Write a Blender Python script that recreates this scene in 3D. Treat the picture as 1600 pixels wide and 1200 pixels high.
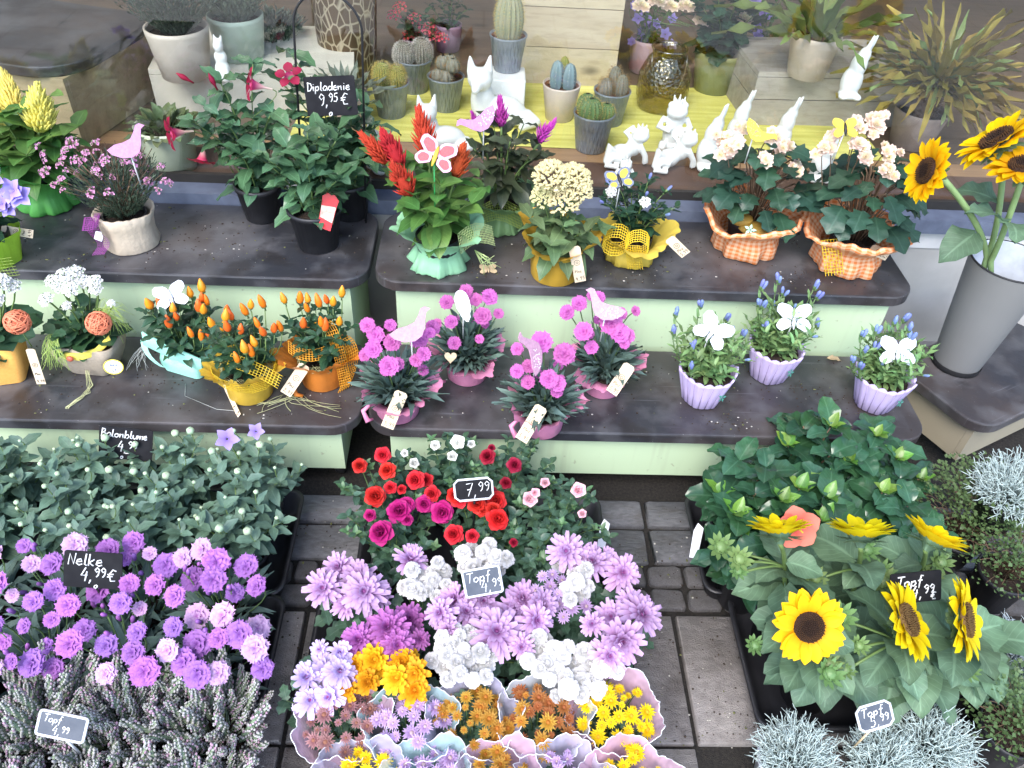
import bpy, math, random
from math import sin, cos, pi, radians, sqrt, atan2
from mathutils import Vector, Matrix, noise
for o in list(bpy.data.objects):
    bpy.data.objects.remove(o)
SC = bpy.context.scene
C = SC.collection
V = Vector
# ---------------------------------------------------------------- camera, sky, sun, exposure
CAM_H, PITCH, YAW, ROLL, FOC = 1.5, radians(42.3), radians(3.6), radians(3.9), 1260.0
_f = V((sin(YAW)*cos(PITCH), cos(YAW)*cos(PITCH), -sin(PITCH)))
_r0 = V((cos(YAW), -sin(YAW), 0)); _u0 = _r0.cross(_f)
_r = cos(ROLL)*_r0 + sin(ROLL)*_u0; _u = -sin(ROLL)*_r0 + cos(ROLL)*_u0
cd = bpy.data.cameras.new('camera'); cam = bpy.data.objects.new('camera', cd); C.objects.link(cam)
cd.sensor_width = 36; cd.lens = FOC/1600*36; cd.clip_start = 0.05; cd.clip_end = 500
cam.matrix_world = Matrix.Translation((0, 0, CAM_H)) @ Matrix((_r, _u, -_f)).transposed().to_4x4()
SC.camera = cam
w = bpy.data.worlds.new('World'); SC.world = w; w.use_nodes = True
nt = w.node_tree; sky = nt.nodes.new('ShaderNodeTexSky'); sky.sky_type = 'NISHITA'; sky.sun_disc = False
SUN_EL, SUN_AZ = radians(52), radians(205)
sky.sun_elevation = SUN_EL; sky.sun_rotation = SUN_AZ
sky.air_density = 1.0; sky.dust_density = 1.5; sky.ozone_density = 1.0
nt.links.new(sky.outputs[0], nt.nodes['Background'].inputs[0]); nt.nodes['Background'].inputs[1].default_value = 0.15
sd = bpy.data.lights.new('sun', 'SUN'); sd.energy = 0.8; sd.angle = radians(30); sd.color = (1, .97, .93)
sun = bpy.data.objects.new('sun', sd); C.objects.link(sun)
_sv = V((sin(SUN_AZ)*cos(SUN_EL), cos(SUN_AZ)*cos(SUN_EL), sin(SUN_EL)))
sun.rotation_euler = (-_sv).to_track_quat('-Z', 'Y').to_euler(); sun.location = (0, -2, 6)
SC.view_settings.view_transform = 'Standard'; SC.view_settings.look = 'None'
SC.view_settings.exposure = 2.1; SC.view_settings.gamma = 1
SC.cycles.use_denoising = True
SC.cycles.max_bounces = 8; SC.cycles.transparent_max_bounces = 16; SC.cycles.caustics_reflective = False; SC.cycles.caustics_refractive = False

def at(u, v, z):
    """the spot on the level plane z that the photograph shows at (u, v)"""
    d = _f + _r*((u-800)/FOC) + _u*((600-v)/FOC)
    return V((0, 0, CAM_H)) + d*((z-CAM_H)/d.z)

# ---------------------------------------------------------------- mesh builder
class MB:
    def __init__(s): s.v = []; s.f = []; s.m = []; s.uv = []
    def grid(s, rows, mat=0, closed=False, uv=None):
        b = len(s.v); n = len(rows[0])
        for i, r in enumerate(rows):
            for j, p in enumerate(r):
                s.v.append(tuple(p))
                s.uv.append(uv(i, j) if uv else (j/max(1, n-1), i/max(1, len(rows)-1)))
        for i in range(len(rows)-1):
            for j in range(n if closed else n-1):
                k = (j+1) % n
                s.f.append((b+i*n+j, b+i*n+k, b+(i+1)*n+k, b+(i+1)*n+j)); s.m.append(mat)
        return b
    def poly(s, pts, mat=0):
        b = len(s.v); s.v += [tuple(p) for p in pts]; s.uv += [(p[0], p[1]) for p in pts]
        s.f.append(tuple(range(b, b+len(pts)))); s.m.append(mat)
    def lathe(s, prof, n=24, mat=0, mod=None, capb=True, capt=False):
        rows = []
        for i, (r, z) in enumerate(prof):
            row = []
            for j in range(n):
                a = 2*pi*j/n; rr, zz = mod(a, i/(len(prof)-1), r, z) if mod else (r, z)
                row.append((rr*cos(a), rr*sin(a), zz))
            rows.append(row)
        b = s.grid(rows, mat, True)
        if capb: s.f.append(tuple(b+j for j in reversed(range(n)))); s.m.append(mat)
        if capt: s.f.append(tuple(b+(len(prof)-1)*n+j for j in range(n))); s.m.append(mat)
    def tube(s, pts, rad, n=5, mat=0, cap=True):
        pts = [V(p) for p in pts]; rows = []; N = len(pts); x = None
        for i, p in enumerate(pts):
            t = (pts[min(i+1, N-1)]-pts[max(i-1, 0)])
            t = t.normalized() if t.length > 1e-9 else V((0, 0, 1))
            if x is None: x = t.cross(V((.31, .53, .79)))
            x = (x - t*x.dot(t))
            x = x.normalized() if x.length > 1e-6 else t.orthogonal().normalized()
            y = t.cross(x); r = rad[i] if isinstance(rad, (list, tuple)) else rad
            rows.append([p + x*(r*cos(2*pi*j/n)) + y*(r*sin(2*pi*j/n)) for j in range(n)])
        b = s.grid(rows, mat, True)
        if cap:
            s.f.append(tuple(b+j for j in reversed(range(n)))); s.m.append(mat)
            s.f.append(tuple(b+(N-1)*n+j for j in range(n))); s.m.append(mat)
    def box(s, lo, hi, mat=0):
        x0, y0, z0 = lo; x1, y1, z1 = hi; b = len(s.v)
        s.v += [(x0,y0,z0),(x1,y0,z0),(x1,y1,z0),(x0,y1,z0),(x0,y0,z1),(x1,y0,z1),(x1,y1,z1),(x0,y1,z1)]
        s.uv += [(0,0),(1,0),(1,1),(0,1)]*2
        for q in ((0,3,2,1),(4,5,6,7),(0,1,5,4),(1,2,6,5),(2,3,7,6),(3,0,4,7)):
            s.f.append(tuple(b+i for i in q)); s.m.append(mat)
    def ell(s, c, r, n=10, m=7, mat=0, M=None):
        if not isinstance(r, (tuple, list)): r = (r, r, r)
        rows = []
        for i in range(m+1):
            a = -pi/2 + pi*i/m
            a = max(-pi/2+.02, min(pi/2-.02, a)); row = []
            for j in range(n):
                t = 2*pi*j/n; p = V((r[0]*cos(a)*cos(t), r[1]*cos(a)*sin(t), r[2]*sin(a)))
                if M: p = M @ p
                row.append(p+V(c))
            rows.append(row)
        s.grid(rows, mat, True)
    def merge(s, o, M=None, mat=None):
        b = len(s.v)
        s.v += [tuple(M @ V(p)) for p in o.v] if M else o.v
        s.uv += o.uv
        s.f += [tuple(b+i for i in q) for q in o.f]; s.m += [mat if mat is not None else k for k in o.m]
    def extrude(s, pts, z0, z1, mat=0, edge_mat=None):
        """closed outline in x,y made solid between z0 and z1"""
        n = len(pts); b = len(s.v); em = mat if edge_mat is None else edge_mat
        for z in (z0, z1):
            for p in pts: s.v.append((p[0], p[1], z)); s.uv.append((p[0], p[1]))
        s.f.append(tuple(b+n+i for i in range(n))); s.m.append(mat)
        s.f.append(tuple(b+i for i in reversed(range(n)))); s.m.append(mat)
        for i in range(n):
            k = (i+1) % n; s.f.append((b+i, b+k, b+n+k, b+n+i)); s.m.append(em)
    def mesh(s, name, mats, smooth=True):
        me = bpy.data.meshes.new(name); me.from_pydata(s.v, [], s.f)
        for m in (mats if isinstance(mats, (list, tuple)) else [mats]): me.materials.append(m)
        me.polygons.foreach_set('material_index', s.m)
        me.polygons.foreach_set('use_smooth', [smooth]*len(s.f))
        if s.uv:
            ul = me.uv_layers.new(name='UVMap'); li = [0]*len(me.loops); me.loops.foreach_get('vertex_index', li)
            ul.data.foreach_set('uv', [c for i in li for c in s.uv[i]])
        me.update(); return me

def obj(name, me, parent=None, M=None, kind=None, label=None):
    o = bpy.data.objects.new(name, me); C.objects.link(o)
    if parent: o.parent = parent
    if M is not None: o.matrix_basis = M
    if kind: o['kind'] = kind
    if label: o['label'] = label
    return o
def tag(o, label, cat, group=None):
    o['label'] = label; o['category'] = cat
    if group: o['group'] = group
    return o
def thing(name, label, cat, loc=(0, 0, 0), group=None):
    o = bpy.data.objects.new(name, None); C.objects.link(o); o.location = loc; o.empty_display_size = .05
    return tag(o, label, cat, group)
def struct(name, me):
    o = obj(name, me); o['kind'] = 'structure'; return o
def T(p): return Matrix.Translation(p)
def RZ(a): return Matrix.Rotation(a, 4, 'Z')
def RX(a): return Matrix.Rotation(a, 4, 'X')
def RY(a): return Matrix.Rotation(a, 4, 'Y')
def SCL(s): return Matrix.Diagonal((s, s, s, 1)) if not isinstance(s, tuple) else Matrix.Diagonal((*s, 1))
def orient(pos, d, up=(0, 0, 1), s=1, roll=0):
    y = V(d).normalized(); x = y.cross(V(up))
    x = x.normalized() if x.length > 1e-4 else V((1, 0, 0)); z = x.cross(y)
    return T(pos) @ Matrix((x, y, z)).transposed().to_4x4() @ RY(roll) @ SCL(s)
def facing(pos, nrm, s=1, spin=0):
    """local +Z looks along nrm"""
    return T(pos) @ V(nrm).to_track_quat('Z', 'Y').to_matrix().to_4x4() @ RZ(spin) @ SCL(s)
def sph(az, el): return V((cos(az)*cos(el), sin(az)*cos(el), sin(el)))

# ---------------------------------------------------------------- materials
def _nodes(name):
    m = bpy.data.materials.new(name); m.use_nodes = True; t = m.node_tree
    return m, t, t.nodes, t.links, t.nodes['Principled BSDF']
def _mix(N, L, fac, a, b, mode='MIX'):
    x = N.new('ShaderNodeMix'); x.data_type = 'RGBA'; x.blend_type = mode
    for i, v in ((0, fac), (6, a), (7, b)):
        if hasattr(v, 'node'): L.new(v, x.inputs[i])
        elif i == 0: x.inputs[i].default_value = v
        else: x.inputs[i].default_value = (*v, 1) if len(v) == 3 else v
    return x.outputs[2]
def _math(N, L, op, a, b=0.0):
    x = N.new('ShaderNodeMath'); x.operation = op
    for i, v in ((0, a), (1, b)):
        if hasattr(v, 'node'): L.new(v, x.inputs[i])
        else: x.inputs[i].default_value = v
    return x.outputs[0]
def _ramp(N, L, src, a, b):
    x = N.new('ShaderNodeMapRange'); x.inputs[1].default_value = a; x.inputs[2].default_value = b; L.new(src, x.inputs[0]); return x.outputs[0]
def _noise(N, L, scale, detail=4, coord='Object', vec=None):
    t = N.new('ShaderNodeTexNoise'); t.inputs['Scale'].default_value = scale; t.inputs['Detail'].default_value = detail
    if vec is None:
        c = N.new('ShaderNodeTexCoord'); vec = c.outputs[coord]
    L.new(vec, t.inputs['Vector']); return t.outputs['Fac']
def _objvar(N, L, col, amt, hue=.02):
    oi = N.new('ShaderNodeObjectInfo'); h = N.new('ShaderNodeHueSaturation')
    L.new(_math(N, L, 'ADD', _math(N, L, 'MULTIPLY', oi.outputs['Random'], 2*hue), .5-hue), h.inputs['Hue'])
    r2 = _math(N, L, 'FRACT', _math(N, L, 'MULTIPLY', oi.outputs['Random'], 17.3))
    L.new(_math(N, L, 'ADD', _math(N, L, 'MULTIPLY', r2, 2*amt), 1-amt), h.inputs['Value'])
    L.new(col, h.inputs['Color']); return h.outputs[0]
def _bump(N, L, b, h, strength, dist=.002):
    x = N.new('ShaderNodeBump'); x.inputs['Strength'].default_value = strength; x.inputs['Distance'].default_value = dist
    L.new(h, x.inputs['Height']); L.new(x.outputs[0], b.inputs['Normal'])
def mat(name, col, col2=None, rough=.6, scale=30, bump=0, bdist=.002, ov=0, metal=0, trans=0, spec=.4, lo=.35, hi=.7, detail=4):
    m, t, N, L, b = _nodes(name)
    c2 = col2 or tuple(x*.75 for x in col)
    n = _noise(N, L, scale, detail); c = _mix(N, L, _ramp(N, L, n, lo, hi), col, c2)
    if ov: c = _objvar(N, L, c, ov)
    L.new(c, b.inputs['Base Color']); b.inputs['Roughness'].default_value = rough; b.inputs['Metallic'].default_value = metal
    b.inputs['Specular IOR Level'].default_value = spec
    if bump: _bump(N, L, b, _noise(N, L, scale*4, 3), bump, bdist)
    if trans: _translucent(t, N, L, b, c, trans)
    return m
def _translucent(t, N, L, b, c, k):
    tr = N.new('ShaderNodeBsdfTranslucent'); L.new(c, tr.inputs[0]); mx = N.new('ShaderNodeMixShader'); mx.inputs[0].default_value = k
    L.new(b.outputs[0], mx.inputs[1]); L.new(tr.outputs[0], mx.inputs[2]); L.new(mx.outputs[0], N['Material Output'].inputs[0])
def leafmat(name, col, rough=.45, vein=.35, ov=.25, trans=.25, hue=.025, back=None, veincol=None, nv=9, tipcol=None):
    """leaf: midrib and side veins from the leaf's own UVs, blotches, colour differing leaf by leaf"""
    m, t, N, L, b = _nodes(name)
    uv = N.new('ShaderNodeUVMap'); s = N.new('ShaderNodeSeparateXYZ'); L.new(uv.outputs[0], s.inputs[0])
    au = _math(N, L, 'ABSOLUTE', _math(N, L, 'SUBTRACT', s.outputs[0], .5))
    mid = _ramp(N, L, au, .05, .015)
    fr = _math(N, L, 'FRACT', _math(N, L, 'SUBTRACT', _math(N, L, 'MULTIPLY', s.outputs[1], nv), _math(N, L, 'MULTIPLY', au, 4.5)))
    sv = _math(N, L, 'MULTIPLY', _ramp(N, L, _math(N, L, 'ABSOLUTE', _math(N, L, 'SUBTRACT', fr, .5)), .1, .0), .5)
    ve = _math(N, L, 'MULTIPLY', _math(N, L, 'MAXIMUM', mid, sv), vein)
    n = _noise(N, L, 3, 5)
    c = _mix(N, L, _ramp(N, L, n, .3, .7), tuple(x*1.12 for x in col), tuple(x*.72 for x in col))
    if tipcol: c = _mix(N, L, _ramp(N, L, s.outputs[1], .3, 1), c, tipcol)
    c = _mix(N, L, ve, c, veincol or tuple(min(1, x*1.9+.04) for x in col))
    c = _objvar(N, L, c, ov, hue)
    L.new(c, b.inputs['Base Color']); b.inputs['Roughness'].default_value = rough; b.inputs['Specular IOR Level'].default_value = .45
    _bump(N, L, b, _math(N, L, 'ADD', ve, _math(N, L, 'MULTIPLY', n, .3)), -.35, .02)
    _translucent(t, N, L, b, c, trans); return m
def petalmat(name, base, tip, rough=.6, ov=.14, trans=.3, hue=.012, streak=.15):
    m, t, N, L, b = _nodes(name)
    uv = N.new('ShaderNodeUVMap'); s = N.new('ShaderNodeSeparateXYZ'); L.new(uv.outputs[0], s.inputs[0])
    mp = N.new('ShaderNodeMapping'); mp.inputs['Scale'].default_value = (14, 1.5, 1); L.new(uv.outputs[0], mp.inputs[0])
    n = _noise(N, L, 2, 3, vec=mp.outputs[0])
    c = _mix(N, L, _ramp(N, L, s.outputs[1], .05, .8), base, tip)
    c = _mix(N, L, _math(N, L, 'MULTIPLY', _ramp(N, L, n, .35, .75), streak), c, tuple(x*.55 for x in tip))
    c = _objvar(N, L, c, ov, hue)
    L.new(c, b.inputs['Base Color']); b.inputs['Roughness'].default_value = rough; b.inputs['Specular IOR Level'].default_value = .25
    _translucent(t, N, L, b, c, trans); return m
def glassmat(name, tint=(1, 1, 1), rough=.0, ior=1.5, bump=None, extra=0.0):
    m, t, N, L, b = _nodes(name); N.remove(b)
    tr = N.new('ShaderNodeBsdfTransparent'); tr.inputs[0].default_value = (*tint, 1)
    gl = N.new('ShaderNodeBsdfGlossy'); gl.inputs['Roughness'].default_value = rough
    fr = N.new('ShaderNodeFresnel'); ge = N.new('ShaderNodeNewGeometry')   # unbent rays: both faces use the outside index
    L.new(_math(N, L, 'ADD', ior, _math(N, L, 'MULTIPLY', ge.outputs['Backfacing'], 1/ior-ior)), fr.inputs[0])
    mx = N.new('ShaderNodeMixShader'); L.new(_math(N, L, 'ADD', fr.outputs[0], extra), mx.inputs[0])
    L.new(tr.outputs[0], mx.inputs[1]); L.new(gl.outputs[0], mx.inputs[2]); L.new(mx.outputs[0], N['Material Output'].inputs[0])
    if bump:
        v = N.new('ShaderNodeTexVoronoi'); v.inputs['Scale'].default_value = bump; c = N.new('ShaderNodeTexCoord'); L.new(c.outputs['Object'], v.inputs[0])
        x = N.new('ShaderNodeBump'); x.inputs['Strength'].default_value = .8; x.inputs['Distance'].default_value = .004
        L.new(v.outputs['Distance'], x.inputs['Height']); L.new(x.outputs[0], gl.inputs['Normal']); L.new(x.outputs[0], fr.inputs['Normal'])
    return m
# ---------------------------------------------------------------- ceramic figurine bodies (fused while the scene is still small)
def figmesh(name, prims, vox=.0032, smooth=6):
    """overlapping rounded masses fused into one skin"""
    mb = MB()
    for pr in prims:
        if pr[0] == 'e': mb.ell(pr[1], pr[2], 16, 10, 0, pr[3] if len(pr) > 3 else None)
        else: mb.tube(pr[1], pr[2], 10)
    o = obj(name, mb.mesh(name, M_porc)); md = o.modifiers.new('fuse', 'REMESH'); md.mode = 'VOXEL'; md.voxel_size = vox; md.use_smooth_shade = True
    sm = o.modifiers.new('soft', 'SMOOTH'); sm.factor = .5; sm.iterations = smooth
    me = bpy.data.meshes.new_from_object(o.evaluated_get(bpy.context.evaluated_depsgraph_get())); bpy.data.objects.remove(o)
    if not me.materials: me.materials.append(M_porc)
    return me
M_porc = mat('white_ceramic', (.8, .8, .79), (.77, .77, .76), rough=.35, scale=20, spec=.5)
E_ = lambda c, r, M=None: ('e', c, r, M) if M else ('e', c, r)
def crown(x, y, z, R=.011, h=.016): return [('t', [V((x+R*cos(a), y+R*sin(a), z-.004)), V((x+1.35*R*cos(a), y+1.35*R*sin(a), z+h))], [.0048, .0025]) for a in [2*pi*k/5 for k in range(5)]]+[E_((x, y, z), (R, R, .006))]
FROG_UP = [E_((0, 0, .04), (.026, .022, .038)), E_((0, 0, .012), (.03, .026, .013)), E_((0, 0, .075), (.024, .02, .025)), E_((0, -.008, .103), (.028, .024, .019)), E_((-.018, -.008, .12), .009), E_((.018, -.008, .12), .009), ('t', [(-.026, 0, .085), (-.042, -.008, .062), (-.012, -.026, .058)], [.009, .0085, .008]), ('t', [(.026, 0, .085), (.042, -.008, .062), (.012, -.026, .058)], [.009, .0085, .008]), ('t', [(-.022, -.012, .02), (-.03, -.03, .008)], [.012, .009]), ('t', [(.022, -.012, .02), (.03, -.03, .008)], [.012, .009])]+crown(0, -.004, .126)
FROG_LIE = [E_((.0, 0, .03), (.032, .026, .027)), E_((.035, .0, .052), (.024, .021, .03)), E_((.048, -.004, .085), (.026, .024, .02)), E_((.032, -.008, .1), .0085), E_((.062, -.008, .1), .0085), ('t', [(-.015, -.012, .03), (-.04, -.016, .06), (-.048, -.022, .012)], [.013, .012, .009]), ('t', [(-.005, -.022, .02), (-.032, -.03, .03), (-.05, -.034, .01), (-.012, -.042, .008)], [.012, .01, .009, .008]), ('t', [(.03, .012, .07), (.008, .018, .085), (.035, .022, .1)], [.009, .008, .008]), ('t', [(.048, -.018, .06), (.066, -.02, .03), (.07, -.018, .008)], [.009, .009, .01])]+crown(.05, 0, .104, .01, .014)
BUN = [E_((0, 0, .05), (.034, .03, .05)), E_((0, -.005, .012), (.032, .034, .014)), E_((.006, 0, .1), (.026, .025, .04)), E_((.014, 0, .132), (.019, .018, .026)), ('t', [(.012, -.006, .145), (.018, -.008, .17), (.021, -.008, .195)], [.009, .0075, .0045]), ('t', [(.022, .006, .145), (.032, .008, .168), (.038, .008, .19)], [.009, .0075, .0045]), E_((-.022, -.022, .01), (.014, .02, .01)), E_((.022, -.024, .01), (.014, .02, .01))]
FOX = [E_((.01, 0, .035), (.06, .034, .034)), E_((-.035, 0, .06), (.028, .026, .05)), E_((-.042, -.01, .115), (.03, .028, .026)), ('t', [(-.05, -.025, .112), (-.058, -.055, .1)], [.018, .007]), ('t', [(-.06, 0, .125), (-.066, 0, .165)], [.014, .003]), ('t', [(-.024, .002, .125), (-.018, .004, .165)], [.014, .003]), E_((-.045, -.028, .015), (.012, .022, .012)), E_((.06, -.015, .022), (.03, .022, .018)), ('t', [(.07, 0, .025), (.09, -.03, .02), (.05, -.055, .015)], [.016, .015, .008])]
BUST = [E_((0, 0, .01), (.022, .018, .01)), E_((0, 0, .035), (.021, .017, .028)), E_((0, 0, .068), (.018, .014, .022)), E_((0, -.003, .1), (.014, .016, .019)), ('t', [(-.006, 0, .112), (-.008, 0, .13)], [.006, .003]), ('t', [(.008, 0, .112), (.012, 0, .128)], [.006, .003]), E_((-.012, -.012, .02), (.01, .014, .02)), E_((.012, -.012, .02), (.01, .014, .02))]
FROG_UP, FROG_LIE, BUN, FOX, BUST = [figmesh(n_, p_) for n_, p_ in (('frog', FROG_UP), ('frog', FROG_LIE), ('hare', BUN), ('fox', FOX), ('bust', BUST))]
# ---------------------------------------------------------------- ground and paving
rnd = random.Random(7)
def stonemat(name, a, b, rough, bump, sc, wet=.0):
    m, t, N, L, bs = _nodes(name)
    n1 = _noise(N, L, sc, 6); n2 = _noise(N, L, sc*9, 4); n3 = _noise(N, L, sc*.35, 3)
    c = _mix(N, L, _ramp(N, L, n1, .35, .68), a, b)
    c = _mix(N, L, _math(N, L, 'MULTIPLY', _ramp(N, L, n2, .5, .72), .45), c, tuple(x*.35 for x in a))
    n5 = _noise(N, L, 3.1, 5); c = _mix(N, L, _math(N, L, 'MULTIPLY', _ramp(N, L, n5, .5, .7), .5), c, (.07, .058, .045))
    n6 = _noise(N, L, 420, 2); c = _mix(N, L, _math(N, L, 'MULTIPLY', _ramp(N, L, n6, .66, .75), .6), c, (.38, .37, .36))
    c = _objvar(N, L, c, .22, .015)
    L.new(c, bs.inputs['Base Color'])
    L.new(_math(N, L, 'ADD', _math(N, L, 'MULTIPLY', _ramp(N, L, n3, .35, .65), .25), rough-.12), bs.inputs['Roughness'])
    _bump(N, L, bs, _math(N, L, 'ADD', n1, _math(N, L, 'MULTIPLY', n2, .6)), bump, .006); return m
M_slab = stonemat('concrete_slab', (.27, .25, .235), (.19, .172, .163), .62, .8, 14)
M_cob = stonemat('cobble_stone', (.2, .19, .19), (.13, .122, .12), .5, .9, 22)
M_flag = stonemat('worn_flagstone', (.17, .17, .18), (.11, .11, .115), .5, .7, 12)
def ground_mat():
    m, t, N, L, b = _nodes('paving_beyond')
    c = N.new('ShaderNodeTexCoord'); br = N.new('ShaderNodeTexBrick'); L.new(c.outputs['Object'], br.inputs[0])
    br.inputs['Scale'].default_value = 1; br.inputs['Brick Width'].default_value = .385; br.inputs['Row Height'].default_value = .28
    br.inputs['Mortar Size'].default_value = .006; br.inputs['Color1'].default_value = (.25, .23, .22, 1); br.inputs['Color2'].default_value = (.2, .19, .18, 1)
    br.inputs['Mortar'].default_value = (.015, .014, .013, 1)
    L.new(_mix(N, L, _math(N, L, 'MULTIPLY', _noise(N, L, 9, 6), .6), br.outputs[0], (.12, .11, .1)), b.inputs['Base Color'])
    b.inputs['Roughness'].default_value = .65; return m
M_grout = mat('dark_joint_grit', (.022, .02, .018), (.05, .043, .035), rough=.95, scale=160, bump=1, bdist=.01, detail=6)
g = MB(); R_ = 90
# outer sheet with a rectangular hole, so the near grit bed and the far paving never share a plane
xa, xb, ya, yb = -1.7, 1.9, -.46, 1.86
for x0, y0, x1, y1 in ((-R_, -R_, R_, ya), (-R_, yb, R_, R_), (-R_, ya, xa, yb), (xb, ya, R_, yb)):
    g.poly([(x0, y0, -.001), (x1, y0, -.001), (x1, y1, -.001), (x0, y1, -.001)], 0)
g.poly([(xa, ya, -.012), (xb, ya, -.012), (xb, yb, -.012), (xa, yb, -.012)], 1)
ground = struct('ground', g.mesh('ground', [ground_mat(), M_grout], False))

def stone(seed, nx=3, jit=.03, rnd_c=.16, edge=.05, crown=.02):
    """unit block, 1 x 1, top at z = 0, worn edges"""
    r = random.Random(seed); mb = MB(); out = []
    k = rnd_c
    for (cx, cy, a0) in ((.5-k, .5-k, 0), (-.5+k, .5-k, 90), (-.5+k, -.5+k, 180), (.5-k, -.5+k, 270)):
        for a in (0, 45, 90):
            t = radians(a0+a); out.append((cx+k*cos(t)+r.uniform(-jit, jit), cy+k*sin(t)+r.uniform(-jit, jit)))
    rows = []
    for s, z in ((1, -.05), (1, -.007), (1-edge, -.0015), (1-3*edge, 0)):
        rows.append([(x*s, y*s, z+(r.uniform(-crown, crown)*.06 if z > -.005 else 0)) for x, y in out])
    b = mb.grid(rows, 0, True); mb.f.append(tuple(b+36+i for i in range(12))); mb.m.append(0); return mb
cobs = [stone(i).mesh('cobblestone', M_cob) for i in range(7)]
flags = [stone(50+i, jit=.015, rnd_c=.05, edge=.012).mesh('flagstone', M_flag) for i in range(4)]
slabs = [stone(80+i, jit=.001, rnd_c=.006, edge=.005, crown=.002).mesh('paving_slab', M_slab) for i in range(3)]
def lay(name, me, x, y, sx, sy, tilt=0):
    obj(name, me, ground, T((x, y, rnd.uniform(-.002, .001))) @ RZ(rnd.uniform(-tilt, tilt)) @ SCL((sx, sy, 1)))
for j in range(5):
    y1 = .932-.28*j
    for i in range(-4, 4):
        off = .05 + (.19 if (j % 2 and i >= 1) else 0)
        x0 = off+.385*i
        lay('paving_slab', rnd.choice(slabs), x0+.1925, y1-.14, .385-.009, .28-.008)
y = .94
for hgt in (.058, .06):
    x = -1.55
    while x < 1.8:
        wd = rnd.uniform(.05, .085); lay('cobblestone', rnd.choice(cobs), x+wd/2, y+hgt/2, wd-.008, hgt-.008, .05); x += wd
    y += hgt
for hgt in (.1, .085):
    x = -1.6
    while x < 1.8:
        wd = rnd.uniform(.16, .3); lay('flagstone', rnd.choice(flags), x+wd/2, y+hgt/2, wd-.009, hgt-.009, .012); x += wd
    y += hgt

# ---------------------------------------------------------------- shop front with its window
M_plinth = mat('grey_render', (.42, .41, .39), (.34, .33, .31), rough=.8, scale=9, bump=.25)
M_band = mat('pale_stone_band', (.62, .62, .61), (.5, .5, .5), rough=.6, scale=14, bump=.1)
M_rail = mat('blue_grey_aluminium', (.16, .19, .26), (.12, .14, .2), rough=.35, scale=30, metal=.3)
M_dark = mat('dark_gasket', (.02, .018, .016), rough=.6)
M_facade = mat('plaster_facade', (.5, .47, .42), rough=.9, scale=5)
def woodmat(name, a, b, sc=(1.5, 18, 18), rough=.55, bump=.15, knots=True, ov=.08):
    m, t, N, L, bs = _nodes(name); c = N.new('ShaderNodeTexCoord'); mp = N.new('ShaderNodeMapping'); mp.inputs['Scale'].default_value = sc
    L.new(c.outputs['Object'], mp.inputs[0]); n = _noise(N, L, 2.2, 6, vec=mp.outputs[0]); n2 = _noise(N, L, 9, 3, vec=mp.outputs[0])
    col = _mix(N, L, _ramp(N, L, n, .32, .7), a, b); col = _mix(N, L, _math(N, L, 'MULTIPLY', _ramp(N, L, n2, .5, .8), .4), col, tuple(x*.5 for x in b))
    if knots:
        v = N.new('ShaderNodeTexVoronoi'); mp2 = N.new('ShaderNodeMapping'); mp2.inputs['Scale'].default_value = tuple(max(2, x*.35) for x in sc)
        L.new(c.outputs['Object'], mp2.inputs[0]); L.new(mp2.outputs[0], v.inputs[0]); v.inputs['Scale'].default_value = 1.6
        col = _mix(N, L, _math(N, L, 'MULTIPLY', _ramp(N, L, v.outputs['Distance'], .13, .03), .8), col, tuple(x*.3 for x in b))
    col = _objvar(N, L, col, ov, .005); L.new(col, bs.inputs['Base Color']); bs.inputs['Roughness'].default_value = rough
    _bump(N, L, bs, n, bump, .004); return m
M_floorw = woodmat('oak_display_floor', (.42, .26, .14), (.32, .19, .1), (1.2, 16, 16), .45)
M_brown = mat('brown_board', (.13, .075, .055), (.09, .05, .038), rough=.5, scale=12)
M_innerwall = mat('warm_inner_wall', (.34, .27, .19), (.28, .22, .15), rough=.85, scale=4)
shop = thing('shop_front', 'grey rendered shop front with wide display window behind the benches', 'shop', (0, 1.9, 0))
def sbox(name, lo, hi, m, parent=None, off=(0, 1.9, 0)):
    mb = MB(); mb.box([lo[i]-off[i] for i in range(3)], [hi[i]-off[i] for i in range(3)]); return obj(name, mb.mesh(name, m, False), parent or shop)
sbox('plinth', (-4, 1.89, -.05), (4, 2.2, .33), M_plinth)
sbox('plinth_band', (-4, 1.886, .3305), (4, 2.2, .386), M_band)
sbox('window_sill', (-4, 1.868, .3865), (4, 1.94, .428), M_rail)
sbox('sill_gasket', (-4, 1.926, .4285), (4, 1.94, .452), M_dark)
sbox('window_pane', (-4, 1.944, .4285), (4, 1.949, 2.6), glassmat('shop_glass', (.97, .985, .97), 0, 1.52, extra=.022))
sbox('facade', (-7, 1.87, 2.601), (7, 2.2, 6), M_facade)
sbox('side_wall', (-7, 1.88, 0), (-4.001, 2.2, 2.6), M_facade); sbox('side_wall', (4.001, 1.88, 0), (7, 2.2, 2.6), M_facade)
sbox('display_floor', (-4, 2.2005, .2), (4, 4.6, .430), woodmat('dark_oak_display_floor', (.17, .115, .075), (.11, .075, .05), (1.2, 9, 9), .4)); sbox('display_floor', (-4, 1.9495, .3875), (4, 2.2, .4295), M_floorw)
sbox('inner_back_wall', (-4, 4.6005, .2), (4, 4.7, 2.9), M_innerwall)
sbox('inner_side_wall', (-4.1, 2.2005, .2), (-4.0005, 4.6, 2.9), M_innerwall); sbox('inner_side_wall', (4.0005, 2.2005, .2), (4.1, 4.6, 2.9), M_innerwall)
sbox('ceiling', (-4, 2.2005, 2.8), (4, 4.6, 2.9), M_innerwall)
sbox('floor_edging', (-4, 1.9505, .4305), (4, 2.112, .4345), M_brown)

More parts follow.
